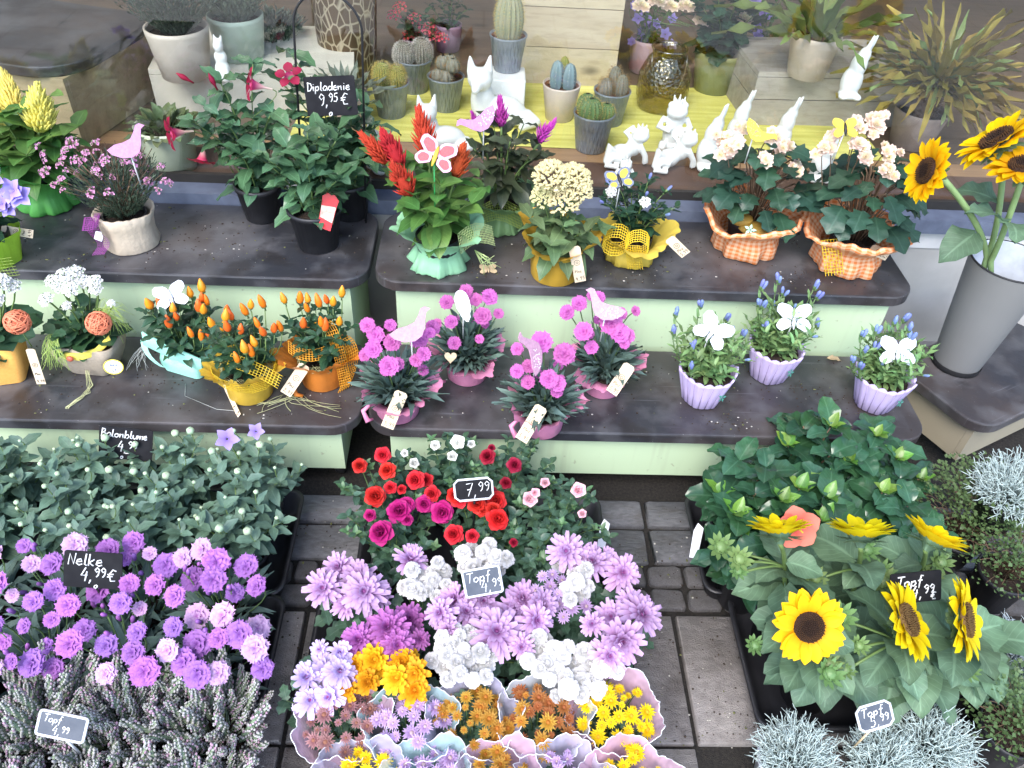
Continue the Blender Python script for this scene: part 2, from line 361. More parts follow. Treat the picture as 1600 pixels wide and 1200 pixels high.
# ---------------------------------------------------------------- display benches
def topmat():
    m, t, N, L, b = _nodes('dark_laminate_shelf')
    n1 = _noise(N, L, 3.2, 4); n2 = _noise(N, L, 14, 6); n3 = _noise(N, L, 120, 3); n4 = _noise(N, L, 330, 2)
    c = _mix(N, L, _ramp(N, L, n1, .4, .65), (.025, .026, .031), (.056, .042, .037))
    c = _mix(N, L, _math(N, L, 'MULTIPLY', _ramp(N, L, n2, .46, .66), .6), c, (.085, .086, .092))
    tc = N.new('ShaderNodeTexCoord'); mp = N.new('ShaderNodeMapping'); mp.inputs['Rotation'].default_value = (0, 0, .5); mp.inputs['Scale'].default_value = (4, 130, 1)
    L.new(tc.outputs['Object'], mp.inputs[0]); sc = _noise(N, L, 1.5, 2, vec=mp.outputs[0])
    c = _mix(N, L, _math(N, L, 'MULTIPLY', _ramp(N, L, sc, .68, .78), .3), c, (.26, .26, .29))
    n7 = _noise(N, L, 6, 7); c = _mix(N, L, _math(N, L, 'MULTIPLY', _ramp(N, L, n7, .5, .64), .4), c, (.13, .127, .133))
    n8 = _noise(N, L, 9, 5); c = _mix(N, L, _math(N, L, 'MULTIPLY', _ramp(N, L, n8, .58, .66), .7), c, (.018, .016, .016))
    c = _mix(N, L, _math(N, L, 'MULTIPLY', _ramp(N, L, n4, .735, .77), .7), c, (.4, .4, .4))
    L.new(c, b.inputs['Base Color']); L.new(_math(N, L, 'ADD', _math(N, L, 'MULTIPLY', n2, .35), .22), b.inputs['Roughness'])
    b.inputs['Specular IOR Level'].default_value = .55
    _bump(N, L, b, n3, .12, .002); return m
M_top = topmat()
def panelmat():
    m, t, N, L, b = _nodes('pale_green_panel')
    tc = N.new('ShaderNodeTexCoord'); mp = N.new('ShaderNodeMapping'); mp.inputs['Scale'].default_value = (30, 30, 2.5); L.new(tc.outputs['Object'], mp.inputs[0])
    c = _mix(N, L, _ramp(N, L, _noise(N, L, 2.5, 3), .35, .65), (.5, .63, .41), (.46, .585, .385))
    c = _mix(N, L, _math(N, L, 'MULTIPLY', _ramp(N, L, _noise(N, L, 1.5, 4, vec=mp.outputs[0]), .55, .75), .22), c, (.3, .32, .22))
    c = _mix(N, L, _math(N, L, 'MULTIPLY', _ramp(N, L, _noise(N, L, 60, 3), .68, .74), .5), c, (.2, .18, .12))
    L.new(c, b.inputs['Base Color']); b.inputs['Roughness'].default_value = .5; _bump(N, L, b, _noise(N, L, 40, 2), .05, .002); return m
M_green = panelmat()
M_taupe = mat('taupe_panel', (.33, .29, .21), (.29, .255, .19), rough=.6, scale=5)
M_rub = mat('black_rubber', (.02, .02, .022), rough=.55); M_steel = mat('steel_fork', (.45, .45, .46), rough=.35, metal=.9)
def rounded(x0, y0, x1, y1, r, n=8):
    o = []
    for cx, cy, a0 in ((x1-r, y1-r, 0), (x0+r, y1-r, 90), (x0+r, y0+r, 180), (x1-r, y0+r, 270)):
        for i in range(n+1): a = radians(a0+90*i/n); o.append((cx+r*cos(a), cy+r*sin(a)))
    return o
def slab_mesh(x0, y0, x1, y1, z0, z1, r, m, e=.004):
    mb = MB(); rows = []
    for ins, z in ((e, z0), (0, z0+e), (0, z1-e), (e*.3, z1-e*.3), (e, z1)):
        rows.append([(x, y, z) for x, y in rounded(x0+ins, y0+ins, x1-ins, y1-ins, r-ins)])
    b = mb.grid(rows, 0, True); n = len(rows[0])
    mb.f.append(tuple(b+4*n+i for i in range(n))); mb.m.append(0); mb.f.append(tuple(b+i for i in reversed(range(n)))); mb.m.append(0)
    return mb.mesh('shelf_top', m, False)
def wheel_mesh():
    mb = MB(); q = MB(); q.lathe([(.004, -.012), (.02, -.012), (.026, -.008), (.026, .008), (.02, .012), (.004, .012)], 16, 0, capt=True)
    mb.merge(q, RY(pi/2)); return mb.mesh('caster', [M_rub])
WHEEL = wheel_mesh()
def bench(label, x0, x1, y0, y1, z, body, zb=.055, rot=0, inset=.045, pivot=None, front=.022, rad=.065):
    cx, cy = pivot or ((x0+x1)/2, (y0+y1)/2)
    t = thing('display_bench', label, 'bench', (cx, cy, 0)); t.rotation_euler.z = rot
    X0, X1, Y0, Y1 = x0-cx, x1-cx, y0-cy, y1-cy
    obj('shelf_top', slab_mesh(X0, Y0, X1, Y1, z-.03, z, rad, M_top), t)
    th = .016
    def pb(n, lo, hi):
        mb = MB(); mb.box(lo, hi); obj(n, mb.mesh(n, body, False), t)
    a, b_, c_, d_ = X0+inset, X1-inset, Y0+front, Y1-.03
    pb('front_panel', (a, c_, zb), (b_, c_+th, z-.0305)); pb('back_panel', (a, d_-th, zb), (b_, d_, z-.0305))
    pb('side_panel', (a, c_+th+.0005, zb), (a+th, d_-th-.0005, z-.0305)); pb('side_panel', (b_-th, c_+th+.0005, zb), (b_, d_-th-.0005, z-.0305))
    pb('base_panel', (a+th+.0005, c_+th+.0005, zb+.004), (b_-th-.0005, d_-th-.0005, zb+.014))
    for x in (a+.06, b_-.02):
        for y in (c_+.045, d_-.05): obj('caster', WHEEL, t, T((x, y, .026)))
    return t
bench('lower step of the left display bench holding pepper plants', -1.6, -.253, 1.253, 1.548, .215, M_green)
bench('upper step of the left display bench under the black pots', -1.6, -.256, 1.549, 1.866, .40, M_green)
bench('lower step of the right display bench with pink and lilac pots', -.238, 1.045, 1.253, 1.548, .215, M_green, inset=.05)
bench('upper step of the right display bench under orange gingham wraps', -.243, 1.06, 1.549, 1.866, .40, M_green, inset=.05)
bench('dark topped taupe stand set askew under the sunflower bucket', 1.196, 1.66, 1.302, 1.585, .20, M_taupe, rot=radians(27.5), pivot=(1.196, 1.302), front=.03, inset=.03)
# ---------------------------------------------------------------- plant library
def wprof(kind, t):
    if kind == 'ov': return sin(pi*t**.72)**.85
    if kind == 'la': return sin(pi*t**.85)**.9
    if kind == 'gr': return (sin(pi*min(1, t*.5+.5))**.6) * (min(1, t*6+.45))
    if kind == 'he': return min(1, (t*4.2)**.5) * (1-max(0, (t-.22)/.78)**1.7)**.9
    if kind == 'ro': return sin(pi*t**.85)**.55
    if kind == 'st': return min(1, t*2.2+.3)*(1 if t < .8 else .62)
    if kind == 'hb': return sin(pi*t**.8)**.62
    if kind == 'pe': return sin(pi*t**.95)**.62
    if kind == 'ob': return sin(pi*t**1.5)**.6
    if kind == 'lob': return sin(pi*t**.8)**.6*(1+.28*sin(t*6*pi))*.95
    return sin(pi*t)
def leaf_mb(kind='ov', W=.5, fold=.25, bend=.6, wave=.045, rows=6, cols=2, seed=0, serr=0, stalk=.0, twist=0):
    r = random.Random(seed); mb = MB(); out = []; p = V((0, 0, 0)); ph = r.uniform(0, 6)
    y, z = 0, 0
    for i in range(rows+1):
        t = i/rows; a = -bend*t + bend*.25
        w_ = max(.004, wprof(kind, min(.995, max(.004, t)))*W/2)
        if serr and 0 < i < rows: w_ *= 1+serr*(1 if i % 2 else -1)
        row = []; tw = twist*t
        for j in range(cols+1):
            u = 2*j/cols-1
            x = u*w_; zz = fold*abs(u)**1.3*w_ + wave*sin(5*t*pi+ph+u*2)*abs(u)
            yb = 0
            if kind == 'he' and i == 0: yb = -.08*abs(u)
            row.append((x*cos(tw)-zz*sin(tw), y+yb+stalk-zz*sin(a), z+zz*cos(a)*cos(tw)+x*sin(tw)))
        out.append(row)
        y += cos(a)/rows; z += sin(a)/rows
    mb.grid(out, 0)
    if stalk: mb.tube([(0, 0, 0), (0, stalk+.05, .0)], [.012, .015], 4, 0)
    return mb
def leafset(name, m, kind, W, n=5, **k):
    out = []
    for i in range(n):
        kk = dict(k); r = random.Random(i*31+len(name)); kk['bend'] = k.get('bend', .6)*r.uniform(.5, 1.4); kk['fold'] = k.get('fold', .25)*r.uniform(.6, 1.3)
        out.append(leaf_mb(kind, W*r.uniform(.88, 1.12), seed=i+3, **kk).mesh(name, m))
    return out
def petal(mb, M, L, W, kind='ob', bend=.4, fold=.2, rows=3, cols=2, mat=0, wave=0, seed=0):
    mb.merge(leaf_mb(kind, W/L, fold, bend, wave, rows, cols, seed), M @ SCL(L), mat)
def rays(mb, n, L, W, el, r0=0, z0=0, kind='ob', bend=.4, fold=.2, rows=3, cols=2, mat=0, jit=.1, rng=None, ph=0):
    rng = rng or random.Random(1)
    for k in range(n):
        a = 2*pi*(k+ph)/n+rng.uniform(-jit, jit); e = el+rng.uniform(-jit, jit)
        petal(mb, T((r0*cos(a), r0*sin(a), z0)) @ RZ(a-pi/2) @ RX(e), L*rng.uniform(.9, 1.08), W, kind, bend*rng.uniform(.6, 1.4), fold, rows, cols, mat)
def dome(mb, r, h, mat, n=12, m=4, z=0):
    mb.lathe([(r*cos(i/m*pi/2)+1e-4, z+h*sin(i/m*pi/2)) for i in range(m+1)], n, mat, capb=False)

def pot_mesh(r0, r1, h, m, soil, rim=.004, n=28, lip=0, mod=None, name='pot'):
    mb = MB(); prof = [(r0*.96, 0), (r0, .002), (r1-.0005, h-.012)]
    prof += [(r1+lip, h-.0115), (r1+lip, h), (r1+lip-rim, h+.0005), (r1-rim, h-.014), (r0-rim, .02)] if lip else [(r1, h), (r1-rim*.5, h+.001), (r1-rim, h), (r1-rim-.001, h-.016), (r0-rim, .02)]
    mb.lathe(prof, n, 0, mod); return mb.mesh(name, m)
M_soil = mat('potting_soil', (.035, .022, .014), (.015, .01, .008), rough=.95, scale=70, bump=1, bdist=.006)
M_redsoil = mat('reddish_gravel_soil', (.16, .06, .035), (.06, .03, .02), rough=.95, scale=90, bump=1, bdist=.006)
def soil(t, r, z, m=None):
    mb = MB(); rg = random.Random(int(r*1e5)); rows = [[(r*q*cos(2*pi*j/18), r*q*sin(2*pi*j/18), z+(rg.uniform(-.004, .004) if q < .95 else 0)+(.004*(1-q))) for j in range(18)] for q in (1, .75, .5, .25, .02)]
    mb.grid(rows, 0, True); obj('soil', mb.mesh('soil', m or M_soil), t)
M_blackpot = mat('black_plastic_pot', (.018, .018, .021), rough=.42, scale=40)
M_stem = mat('green_stem', (.13, .2, .06), (.09, .15, .045), rough=.5, scale=40)
M_brstem = mat('woody_stem', (.16, .1, .06), rough=.7, scale=50)

def bez(a, b, c, n=6):
    return [a*(1-t)**2 + b*2*t*(1-t) + c*t*t for t in [i/n for i in range(n+1)]]
def put_leaf(t, leaves, pos, az, el, s, rng, name='leaf', roll=.3):
    obj(name, rng.choice(leaves), t, orient(pos, sph(az, el), (0, 0, 1), s, rng.uniform(-roll, roll)))
def bush(t, leaves, n=7, h=.15, spread=.1, nodes=5, ll=.05, pern=2, z0=.08, start=.25, el=(.5, -.3), rng=None, sm=None, sr=.0022, r0=.02, taper=.6, az0=0, arc=1, name='leaf', jit=.35, hvar=.18, azs=2.4, stems=True):
    """stems fanning out of the pot, each with leaves set on it; returns the tips"""
    rng = rng or random.Random(3); tips = []
    for k in range(n):
        az = az0+k*2.39996*arc+rng.uniform(-.25, .25); q = sqrt((k+.35)/n); hh = h*(1-.35*q*q)*rng.uniform(1-hvar, 1+hvar)
        a = V((r0*q*cos(az), r0*q*sin(az), z0)); c = V((spread*q*cos(az), spread*q*sin(az), z0+hh)); b = V((a.x*.7+c.x*.3, a.y*.7+c.y*.3, z0+hh*.7))
        pts = bez(a, b, c, 6)
        if stems:
            mb = MB(); mb.tube(pts, [sr*(1-.5*i/6) for i in range(7)], 4); obj('stem', mb.mesh('stem', sm or M_stem), t)
        for i in range(nodes):
            u = start+(1-start)*(i+rng.uniform(-.3, .3))/max(1, nodes-1); u = min(1, max(.05, u)); f = u*6; i0 = min(5, int(f)); p = pts[i0].lerp(pts[i0+1], f-i0)
            for m_ in range(pern):
                la = az+i*azs*.655+2*pi*m_/pern+rng.uniform(-jit, jit); e = el[1]+(el[0]-el[1])*u+rng.uniform(-.25, .25)
                put_leaf(t, leaves, p, la, e, ll*(1-(1-taper)*u)*rng.uniform(.75, 1.2), rng, name)
        tips.append((c, (c-b).normalized()))
    return tips
def flower(t, me, pos, nrm, s=1, name='flower', stemfrom=None, sm=None, sr=.0014, spin=None):
    obj(name, me, t, facing(pos, nrm, s, spin if spin is not None else (pos[0]*77+pos[1]*31) % 6))
    if stemfrom is not None:
        a = V(stemfrom); c = V(pos)-V(nrm).normalized()*.003*s; b = c-V(nrm).normalized()*(c-a).length*.45
        mb = MB(); mb.tube(bez(a, b, c, 5), sr, 4); obj('stem', mb.mesh('stem', sm or M_stem), t)
TOCAM = V((0, -.55, .83))

# ---- leaf materials
LM_mid = leafmat('leaf_mid_green', (.055, .125, .04)); LM_gloss = leafmat('leaf_glossy_green', (.075, .165, .08), rough=.22)
LM_dark = leafmat('leaf_dark_green', (.02, .06, .03), rough=.35); LM_blue = leafmat('leaf_blue_green', (.115, .2, .14), rough=.55, vein=.2)
LM_lime = leafmat('leaf_fresh_green', (.085, .19, .04)); LM_sun = leafmat('leaf_sunflower', (.125, .22, .13), rough=.6, vein=.45, ov=.25, trans=.32)
LM_young = leafmat('leaf_young_lime', (.13, .27, .04), rough=.3); LM_grey = leafmat('leaf_grey_green', (.09, .14, .105), vein=.1, rough=.6)
LM_beg = leafmat('leaf_begonia', (.028, .075, .045), rough=.4, vein=.3); LM_bronze = leafmat('leaf_bronze_green', (.045, .06, .03), vein=.2, rough=.4)
L_ov = leafset('leaf', LM_mid, 'ov', .5); L_gloss = leafset('leaf', LM_gloss, 'ov', .54, n=5, fold=.3, bend=.9, rows=6)
L_dark = leafset('leaf', LM_dark, 'ov', .5); L_blue = leafset('leaf', LM_blue, 'ov', .52, fold=.35); L_lime = leafset('leaf', LM_lime, 'la', .4, bend=.9, wave=.02)
L_broad = leafset('leaf', LM_lime, 'ov', .55, bend=.8, wave=.02); L_celo = leafset('leaf', LM_mid, 'la', .38, bend=.9)
L_celod = leafset('leaf', LM_bronze, 'la', .42, bend=1.0); L_sun = leafset('leaf', LM_sun, 'he', .88, n=6, rows=8, cols=4, bend=1.1, fold=.28, wave=.06, stalk=.12)
L_hib = leafset('leaf', leafmat('leaf_hibiscus', (.038, .108, .052), rough=.17, vein=.3, ov=.35), 'hb', .7, n=6, rows=7, cols=4, bend=1.1, fold=.25, wave=.06)
L_hibnew = leafset('leaf', LM_young, 'ov', .62, rows=6, bend=.5, fold=.4, wave=.03)
L_beg = leafset('leaf', LM_beg, 'lob', .85, rows=9, cols=4, bend=.7, fold=.12, wave=.04, stalk=.1)
L_mum = leafset('leaf', leafmat('leaf_mum', (.065, .13, .08), vein=.3), 'lob', .66, rows=9, cols=2, bend=.7, wave=.04)
L_rose = leafset('leaf', leafmat('leaf_rose', (.06, .125, .075), rough=.35), 'ov', .62, rows=5, fold=.3)
L_rosey = leafset('leaf', leafmat('leaf_rose_young', (.11, .21, .09), rough=.4), 'ov', .55, rows=5, fold=.3)
L_kal = leafset('leaf', leafmat('leaf_kalanchoe', (.035, .085, .04), rough=.3, vein=.12), 'ro', .72, rows=6, bend=.5, serr=.05)
L_pep = leafset('leaf', leafmat('leaf_pepper', (.03, .08, .04), rough=.35), 'la', .45, rows=5, bend=.8)
L_gen = leafset('leaf', leafmat('leaf_gentian', (.19, .32, .12), vein=.15), 'la', .3, rows=4, bend=.6)
L_grass = leafset('leaf', LM_grey, 'gr', .09, rows=5, bend=1.5, fold=.3)
L_carn = leafset('leaf', leafmat('leaf_carnation', (.12, .19, .16), vein=.06, rough=.6), 'gr', .19, rows=4, bend=1.1, fold=.3)

# ---- flower heads
def mum_head(seed, mats, n=(17, 16, 13, 9), L=.034, W=.0085):
    r = random.Random(seed); mb = MB(); lift = (0, .12, .4, -.08, .22)[seed % 5]
    for i, k in enumerate(n):
        f = i/(len(n)-1)
        rays(mb, k, L*(1-.62*f), W*(1-.3*f), .04+lift+(1.05-lift*.6)*f, .002, .001+.004*i, 'st', .55-.8*f-lift*.8, .45, 4, 2, 0, .2, r, i*.5)
    dome(mb, .0045, .005, 1, 8, 3, .006); mb.lathe([(.001, -.008), (.007, -.003), (.009, .002)], 8, 2, capb=False); return mb.mesh('flower', mats)
M_cal = mat('calyx_green', (.12, .2, .07), rough=.6, scale=60)
P_lil = petalmat('petal_lilac', (.32, .1, .32), (.6, .4, .64)); P_lilc = petalmat('petal_lilac_eye', (.3, .07, .25), (.36, .1, .3))
F_mum = [mum_head(i, [P_lil, P_lilc, M_cal]) for i in range(5)]
P_pur = petalmat('petal_purple', (.28, .05, .26), (.46, .16, .44)); F_mumpur = [mum_head(10+i, [P_pur, P_lilc, M_cal], (18, 17, 15, 12, 9), .03, .0075) for i in range(4)]
P_pal = petalmat('petal_pale_lilac', (.5, .36, .66), (.66, .55, .82)); F_mumpal = [mum_head(20+i, [P_pal, P_lilc, M_cal], (16, 14, 10), .026, .0085) for i in range(3)]
P_yel = petalmat('petal_golden', (.62, .26, .008), (.8, .43, .015)); F_mumyel = [mum_head(30+i, [P_yel, P_yel, M_cal], (13, 12, 10, 7), .02, .008) for i in range(4)]
def pompon(seed, mats, R=.0148):
    r = random.Random(seed); mb = MB()
    for i, (k, e) in enumerate(((13, -.5), (15, -.2), (15, .1), (14, .4), (11, .7), (8, 1.0), (5, 1.3))):
        rays(mb, k, R*(1.0-.06*i), R*.46, e, R*.1, R*.3*sin(max(0, e)), 'st', -.55, .4, 3, 2, 0, .12, r, i*.5)
    mb.ell((0, 0, R*.3), (R*.42, R*.42, R*.42), 9, 6, 0); mb.lathe([(.001, -.008), (.005, -.003), (.006, .001)], 6, 1, capb=False); return mb.mesh('flower', mats)
P_white = petalmat('petal_white', (.66, .66, .58), (.74, .73, .73), streak=.08); F_pom = [pompon(i, [P_white, M_cal]) for i in range(3)]
def smallmum(seed, mats):
    r = random.Random(seed); mb = MB()
    for i, (k, L, e) in enumerate(((15, .012, .12), (13, .0095, .45), (8, .006, .8))): rays(mb, k, L, .0042, e, .0015, .0015*i, 'ob', .3-.4*i, .3, 2, 2, 0, .12, r, i*.5)
    dome(mb, .0035, .003, 1, 7, 2, .003); return mb.mesh('flower', mats)
def smallset(nm, base, tip, eye): 
    p = petalmat('petal_'+nm, base, tip); e = mat('eye_'+nm, eye, rough=.8, scale=200); return [smallmum(i, [p, e]) for i in range(2)]
F_sm = {'dusty': smallset('dusty_pink', (.24, .09, .09), (.38, .2, .2), (.24, .1, .06)), 'lilac': smallset('small_lilac', (.38, .2, .44), (.55, .4, .64), (.4, .3, .3)),
        'amber': smallset('amber', (.42, .15, .015), (.5, .27, .045), (.36, .12, .01)), 'bronze': smallset('bronze', (.3, .075, .02), (.4, .16, .05), (.28, .08, .02)), 'yellow': smallset('lemon', (.75, .45, .008), (.85, .62, .012), (.6, .3, .01))}
def carnation(seed, mats, R=.02):
    r = random.Random(seed); mb = MB()
    for i, (k, L, e) in enumerate(((6, 1, -.05+.1*(seed % 3)), (6, .94, .1+.08*(seed % 2)), (5, .74, .28), (4, .5, .55))):
        for j in range(k):
            a = 2*pi*(j+i*.5)/k+r.uniform(-.15, .15); ph = r.uniform(0, 6); rows = []
            for q in range(4):
                t = q/3; row = []
                for c in range(7):
                    u = c/3-1; half = (.12+.72*t)*L*R*1.05; zz = R*(.1*t)*sin(u*5+ph)+R*.05*t*t*sin(u*11+ph)
                    ln = L*R*t*(1-.1*u*u+(.04*(-1)**c if q == 3 else 0))
                    row.append((half*u*(1-.12*abs(u)), ln, zz))
                rows.append(row)
            g_ = MB(); g_.grid(rows); mb.merge(g_, RZ(a) @ RX(e+r.uniform(-.1, .1)) @ T((0, 0, R*.03*i)), 0)
    mb.lathe([(R*.1, -R*.95), (R*.23, -R*.8), (R*.24, -R*.2), (R*.35, 0)], 8, 1, capb=True); return mb.mesh('flower', mats)
P_carp = petalmat('petal_carnation_pink', (.3, .025, .22), (.54, .14, .42), streak=.3); F_carp = [carnation(i, [P_carp, M_cal], .02) for i in range(3)]
P_nel = petalmat('petal_carnation_purple', (.14, .02, .24), (.42, .18, .54), ov=.2, hue=.03, streak=.35); F_nel = [carnation(10+i, [P_nel, M_cal], .0215) for i in range(4)]
P_nelp = petalmat('petal_carnation_pale', (.36, .1, .4), (.64, .42, .66), ov=.1, hue=.02, streak=.3); F_nelp = [carnation(20+i, [P_nelp, M_cal], .02) for i in range(2)]
def rose(seed, mats, R=.019, n=(5, 5, 5, 5, 4), open_=1.0):
    r = random.Random(seed); mb = MB()
    for i, k in enumerate(n):
        f = i/(len(n)-1); L = R*(1.15-.25*f)
        for j in range(k):
            a = 2*pi*(j+.5*i)/k+r.uniform(-.2, .2); e = (.12 if open_ > .8 else .7)+1.3*f*open_**.5
            petal(mb, RZ(a) @ T((0, R*.18*(1-f), R*.12*i)) @ RX(e), L, L*1.2, 'ro', .9-1.5*f, .3, 4, 2, 0, .07, r.randint(0, 99))
    mb.lathe([(.002, -.01), (R*.3, -.005), (R*.4, .001)], 8, 1, capb=True)
    rays(mb, 5, R*.9, R*.22, -.35, R*.2, -.002, 'la', .4, .2, 2, 2, 1, .2, r); return mb.mesh('flower', mats)
def roseset(nm, b, t_, n=2, **k): 
    p = petalmat('petal_rose_'+nm, b, t_, streak=.1, hue=.004, trans=.12); return [rose(i+len(nm), [p, M_cal], **k) for i in range(n)]
F_rose = {'red': roseset('scarlet', (.42, .008, .012), (.58, .018, .022)), 'magenta': roseset('magenta', (.3, .004, .09), (.42, .012, .15)), 'crimson': roseset('crimson', (.2, .004, .02), (.3, .008, .035)),
          'white': roseset('white', (.72, .72, .6), (.82, .82, .78), open_=.6), 'pink': roseset('pink', (.7, .28, .36), (.78, .46, .52), open_=.65)}
def begonia_fl(seed, mats, R=.015):
    r = random.Random(seed); mb = MB()
    for i, k in enumerate((6, 6, 5, 4)):
        f = i/3
        for j in range(k): petal(mb, RZ(2*pi*(j+.5*i)/k) @ T((0, R*.12, R*.13*i)) @ RX(.15+1.0*f), R*(1.05-.35*f), R*(.95-.25*f), 'ro', -.5, .35, 3, 2, 1 if i > 1 else 0, .03, r.randint(0, 99))
    return mb.mesh('flower', mats)
P_begp = petalmat('petal_begonia_blush', (.84, .7, .52), (.86, .68, .58)); P_begc = petalmat('petal_begonia_cream', (.84, .72, .42), (.88, .82, .66))
F_beg = [begonia_fl(i, [P_begp, P_begc]) for i in range(3)]
def plume(seed, mats, H=.085, R=.022, n=95):
    r = random.Random(seed); mb = MB(); wb = V((r.uniform(-.3, .3), r.uniform(-.3, .3), 0))*R; mb.lathe([(R*.45, 0), (R*.6, H*.25), (R*.4, H*.6), (.001, H*.95)], 8, 0)
    for i in range(n):
        t = (i/n)**.9; az = i*2.39996; rad = R*.6*(1-t**1.6)*(.6+.4*min(1, t*6)); L = H*.27*(1-.35*t)*r.uniform(.7, 1.3)
        b = V((rad*cos(az)*.8, rad*sin(az)*.8, H*.88*t))+wb*sin(t*5); d = sph(az+r.uniform(-.3, .3), .75+.65*t+r.uniform(-.15, .15))
        q = b+d*L*.5+V((0, 0, L*.05)); e = b+d*L+V((0, 0, L*.25)); mb.tube([b, q, e], [R*.1, R*.12, R*.02], 4, 0)
    return mb.mesh('flower_plume', mats)
def plumat(nm, a, b): return mat('plume_'+nm, a, b, rough=.75, scale=90, trans=.2, ov=.08)
F_plred = [plume(i, [plumat('scarlet%d' % i, (.5, .028, .018), (.38, .018, .012))]) for i in range(3)]
F_plmag = [plume(5+i, [plumat('magenta%d' % i, (.5, .05, .38), (.36, .03, .28))], .075, .017, 70) for i in range(2)]
F_plyel = [plume(9+i, [plumat('yellow%d' % i, (.85, .78, .2), (.75, .66, .1))], .105, .04, 190) for i in range(2)]
def crest(seed, m):
    r = random.Random(seed); mb = MB()
    for i in range(60):
        az = i*2.4; q = sqrt(i/60); p = V((.034*q*cos(az), .034*q*sin(az), .035*(1-q*q)+r.uniform(0, .008)))
        for k in range(6):
            d = (p.normalized()+V((r.uniform(-.7, .7), r.uniform(-.7, .7), r.uniform(-.2, .8)))).normalized(); mb.tube([p, p+d*.007, p+d*.013], [.0028, .0032, .0012], 4)
    return mb.mesh('flower_crest', m)
F_crest = [crest(i, plumat('cream%d' % i, (.74, .68, .38), (.62, .56, .28))) for i in range(2)]
def cluster4(seed, mats, n=24, R=.02, fr=.0078):
    r = random.Random(seed); mb = MB()
    for i in range(n):
        az = i*2.4; q = sqrt((i+.3)/n); p = V((R*q*cos(az), R*q*sin(az), R*.65*(1-q*q)+r.uniform(-.002, .002))); nv = V((p.x, p.y, R*.9)).normalized()
        g_ = MB(); rays(g_, 5 if r.random() < .5 else 4, fr, fr*1.0, .35+r.uniform(0, .5), 0, 0, 'ro', .2, .25, 2, 2, 0, .1, r); mb.merge(g_, facing(p, nv), None)
        mb.tube([p, p*.45-V((0, 0, .007))], .0007, 3, 1)
        if i % 3 == 0: mb.ell(p*1.12+V((r.uniform(-.004, .004), r.uniform(-.004, .004), .001)), (.0022, .0022, .003), 6, 4, 1)
    return mb.mesh('flower_cluster', mats)
F_kal = [cluster4(i, [P_white, M_cal]) for i in range(3)]
P_redk = petalmat('petal_kalanchoe_red', (.6, .06, .08), (.75, .14, .16)); F_kalred = [cluster4(7, [P_redk, M_cal], 18, .02, .006)]
def pepper(m, seed):
    mb = MB(); k = 1+.1*seed
    mb.lathe([(.001, 0), (.0045, .002), (.0062*k, .008), (.006*k, .014), (.0042, .022), (.0015, .028), (.0004, .0292)], 9, 0); mb.lathe([(.0012, -.008), (.0015, -.002), (.005, .0005), (.0046, .003)], 7, 1)
    return mb.mesh('pepper_fruit', [m, M_cal])
F_pep = [pepper(mat('pepper_orange%d' % i, c, rough=.2, scale=60), i) for i, c in enumerate(((.8, .2, .015), (.78, .13, .02), (.75, .28, .02)))]
def bud_mesh(m, R=.0042, H=.022, name='bud'):
    mb = MB(); mb.lathe([(.0012, 0), (R*.75, H*.15), (R*.85, H*.45), (R, H*.7), (R*.6, H*.92), (.0004, H)], 8, 0); mb.lathe([(.001, -.004), (R*.8, H*.05), (R*.85, H*.25)], 7, 1)
    return mb.mesh(name, [m, M_cal])
P_gen = mat('gentian_blue', (.12, .16, .38), (.2, .25, .42), rough=.55, scale=120, ov=.15); F_gen = [bud_mesh(P_gen), bud_mesh(P_gen, .005, .027)]
def star(m, R=.022, n=5, cup=.35, W=.8):
    mb = MB(); rays(mb, n, R, R*W, cup, R*.08, 0, 'ov', .35, .2, 4, 2, 0, .04); mb.lathe([(.001, -.012), (R*.18, -.006), (R*.2, .002)], 6, 1, capb=False); return mb.mesh('flower', [m, M_cal])
P_bal = petalmat('petal_bellflower', (.3, .2, .6), (.42, .34, .76)); F_star = [star(P_bal), star(P_bal, .02, 6, .6)]
def balloon(m):
    mb = MB(); mb.lathe([(.0015, 0), (.006, .002), (.0085, .006), (.0085, .010), (.006, .0145), (.001, .016)], 10, 0, lambda a, t, r, z: (r*(1+.06*cos(5*a)), z))
    rays(mb, 5, .007, .0035, -.2, .001, .001, 'la', .3, .2, 2, 2, 1); return mb.mesh('bud', [m, M_cal])
M_balbud = mat('balloon_bud', (.4, .5, .33), (.3, .42, .26), rough=.6, scale=80, ov=.12); F_balbud = [balloon(M_balbud)]
def trumpet(m, mats, L=.05, R=.03):
    mb = MB(); mb.lathe([(.0025, -L), (.003, -L*.6), (.008, -L*.35), (.011, -.008), (.015, .0)], 10, 1, capb=False); rays(mb, 5, R, R*.95, .15, .011, 0, 'ro', .7, .15, 4, 4, 0, .05); return mb.mesh('flower', mats)
P_man = petalmat('petal_mandevilla', (.17, .003, .02), (.25, .006, .035), trans=.12, hue=.004); P_mant = petalmat('tube_mandevilla', (.7, .6, .5), (.55, .05, .15)); F_man = [trumpet(0, [P_man, P_mant])]
def manbud(m):
    mb = MB(); mb.lathe([(.002, 0), (.003, .012), (.0065, .022), (.007, .03), (.001, .045)], 8, 0); return mb.mesh('bud', m)
F_manbud = manbud(P_man)
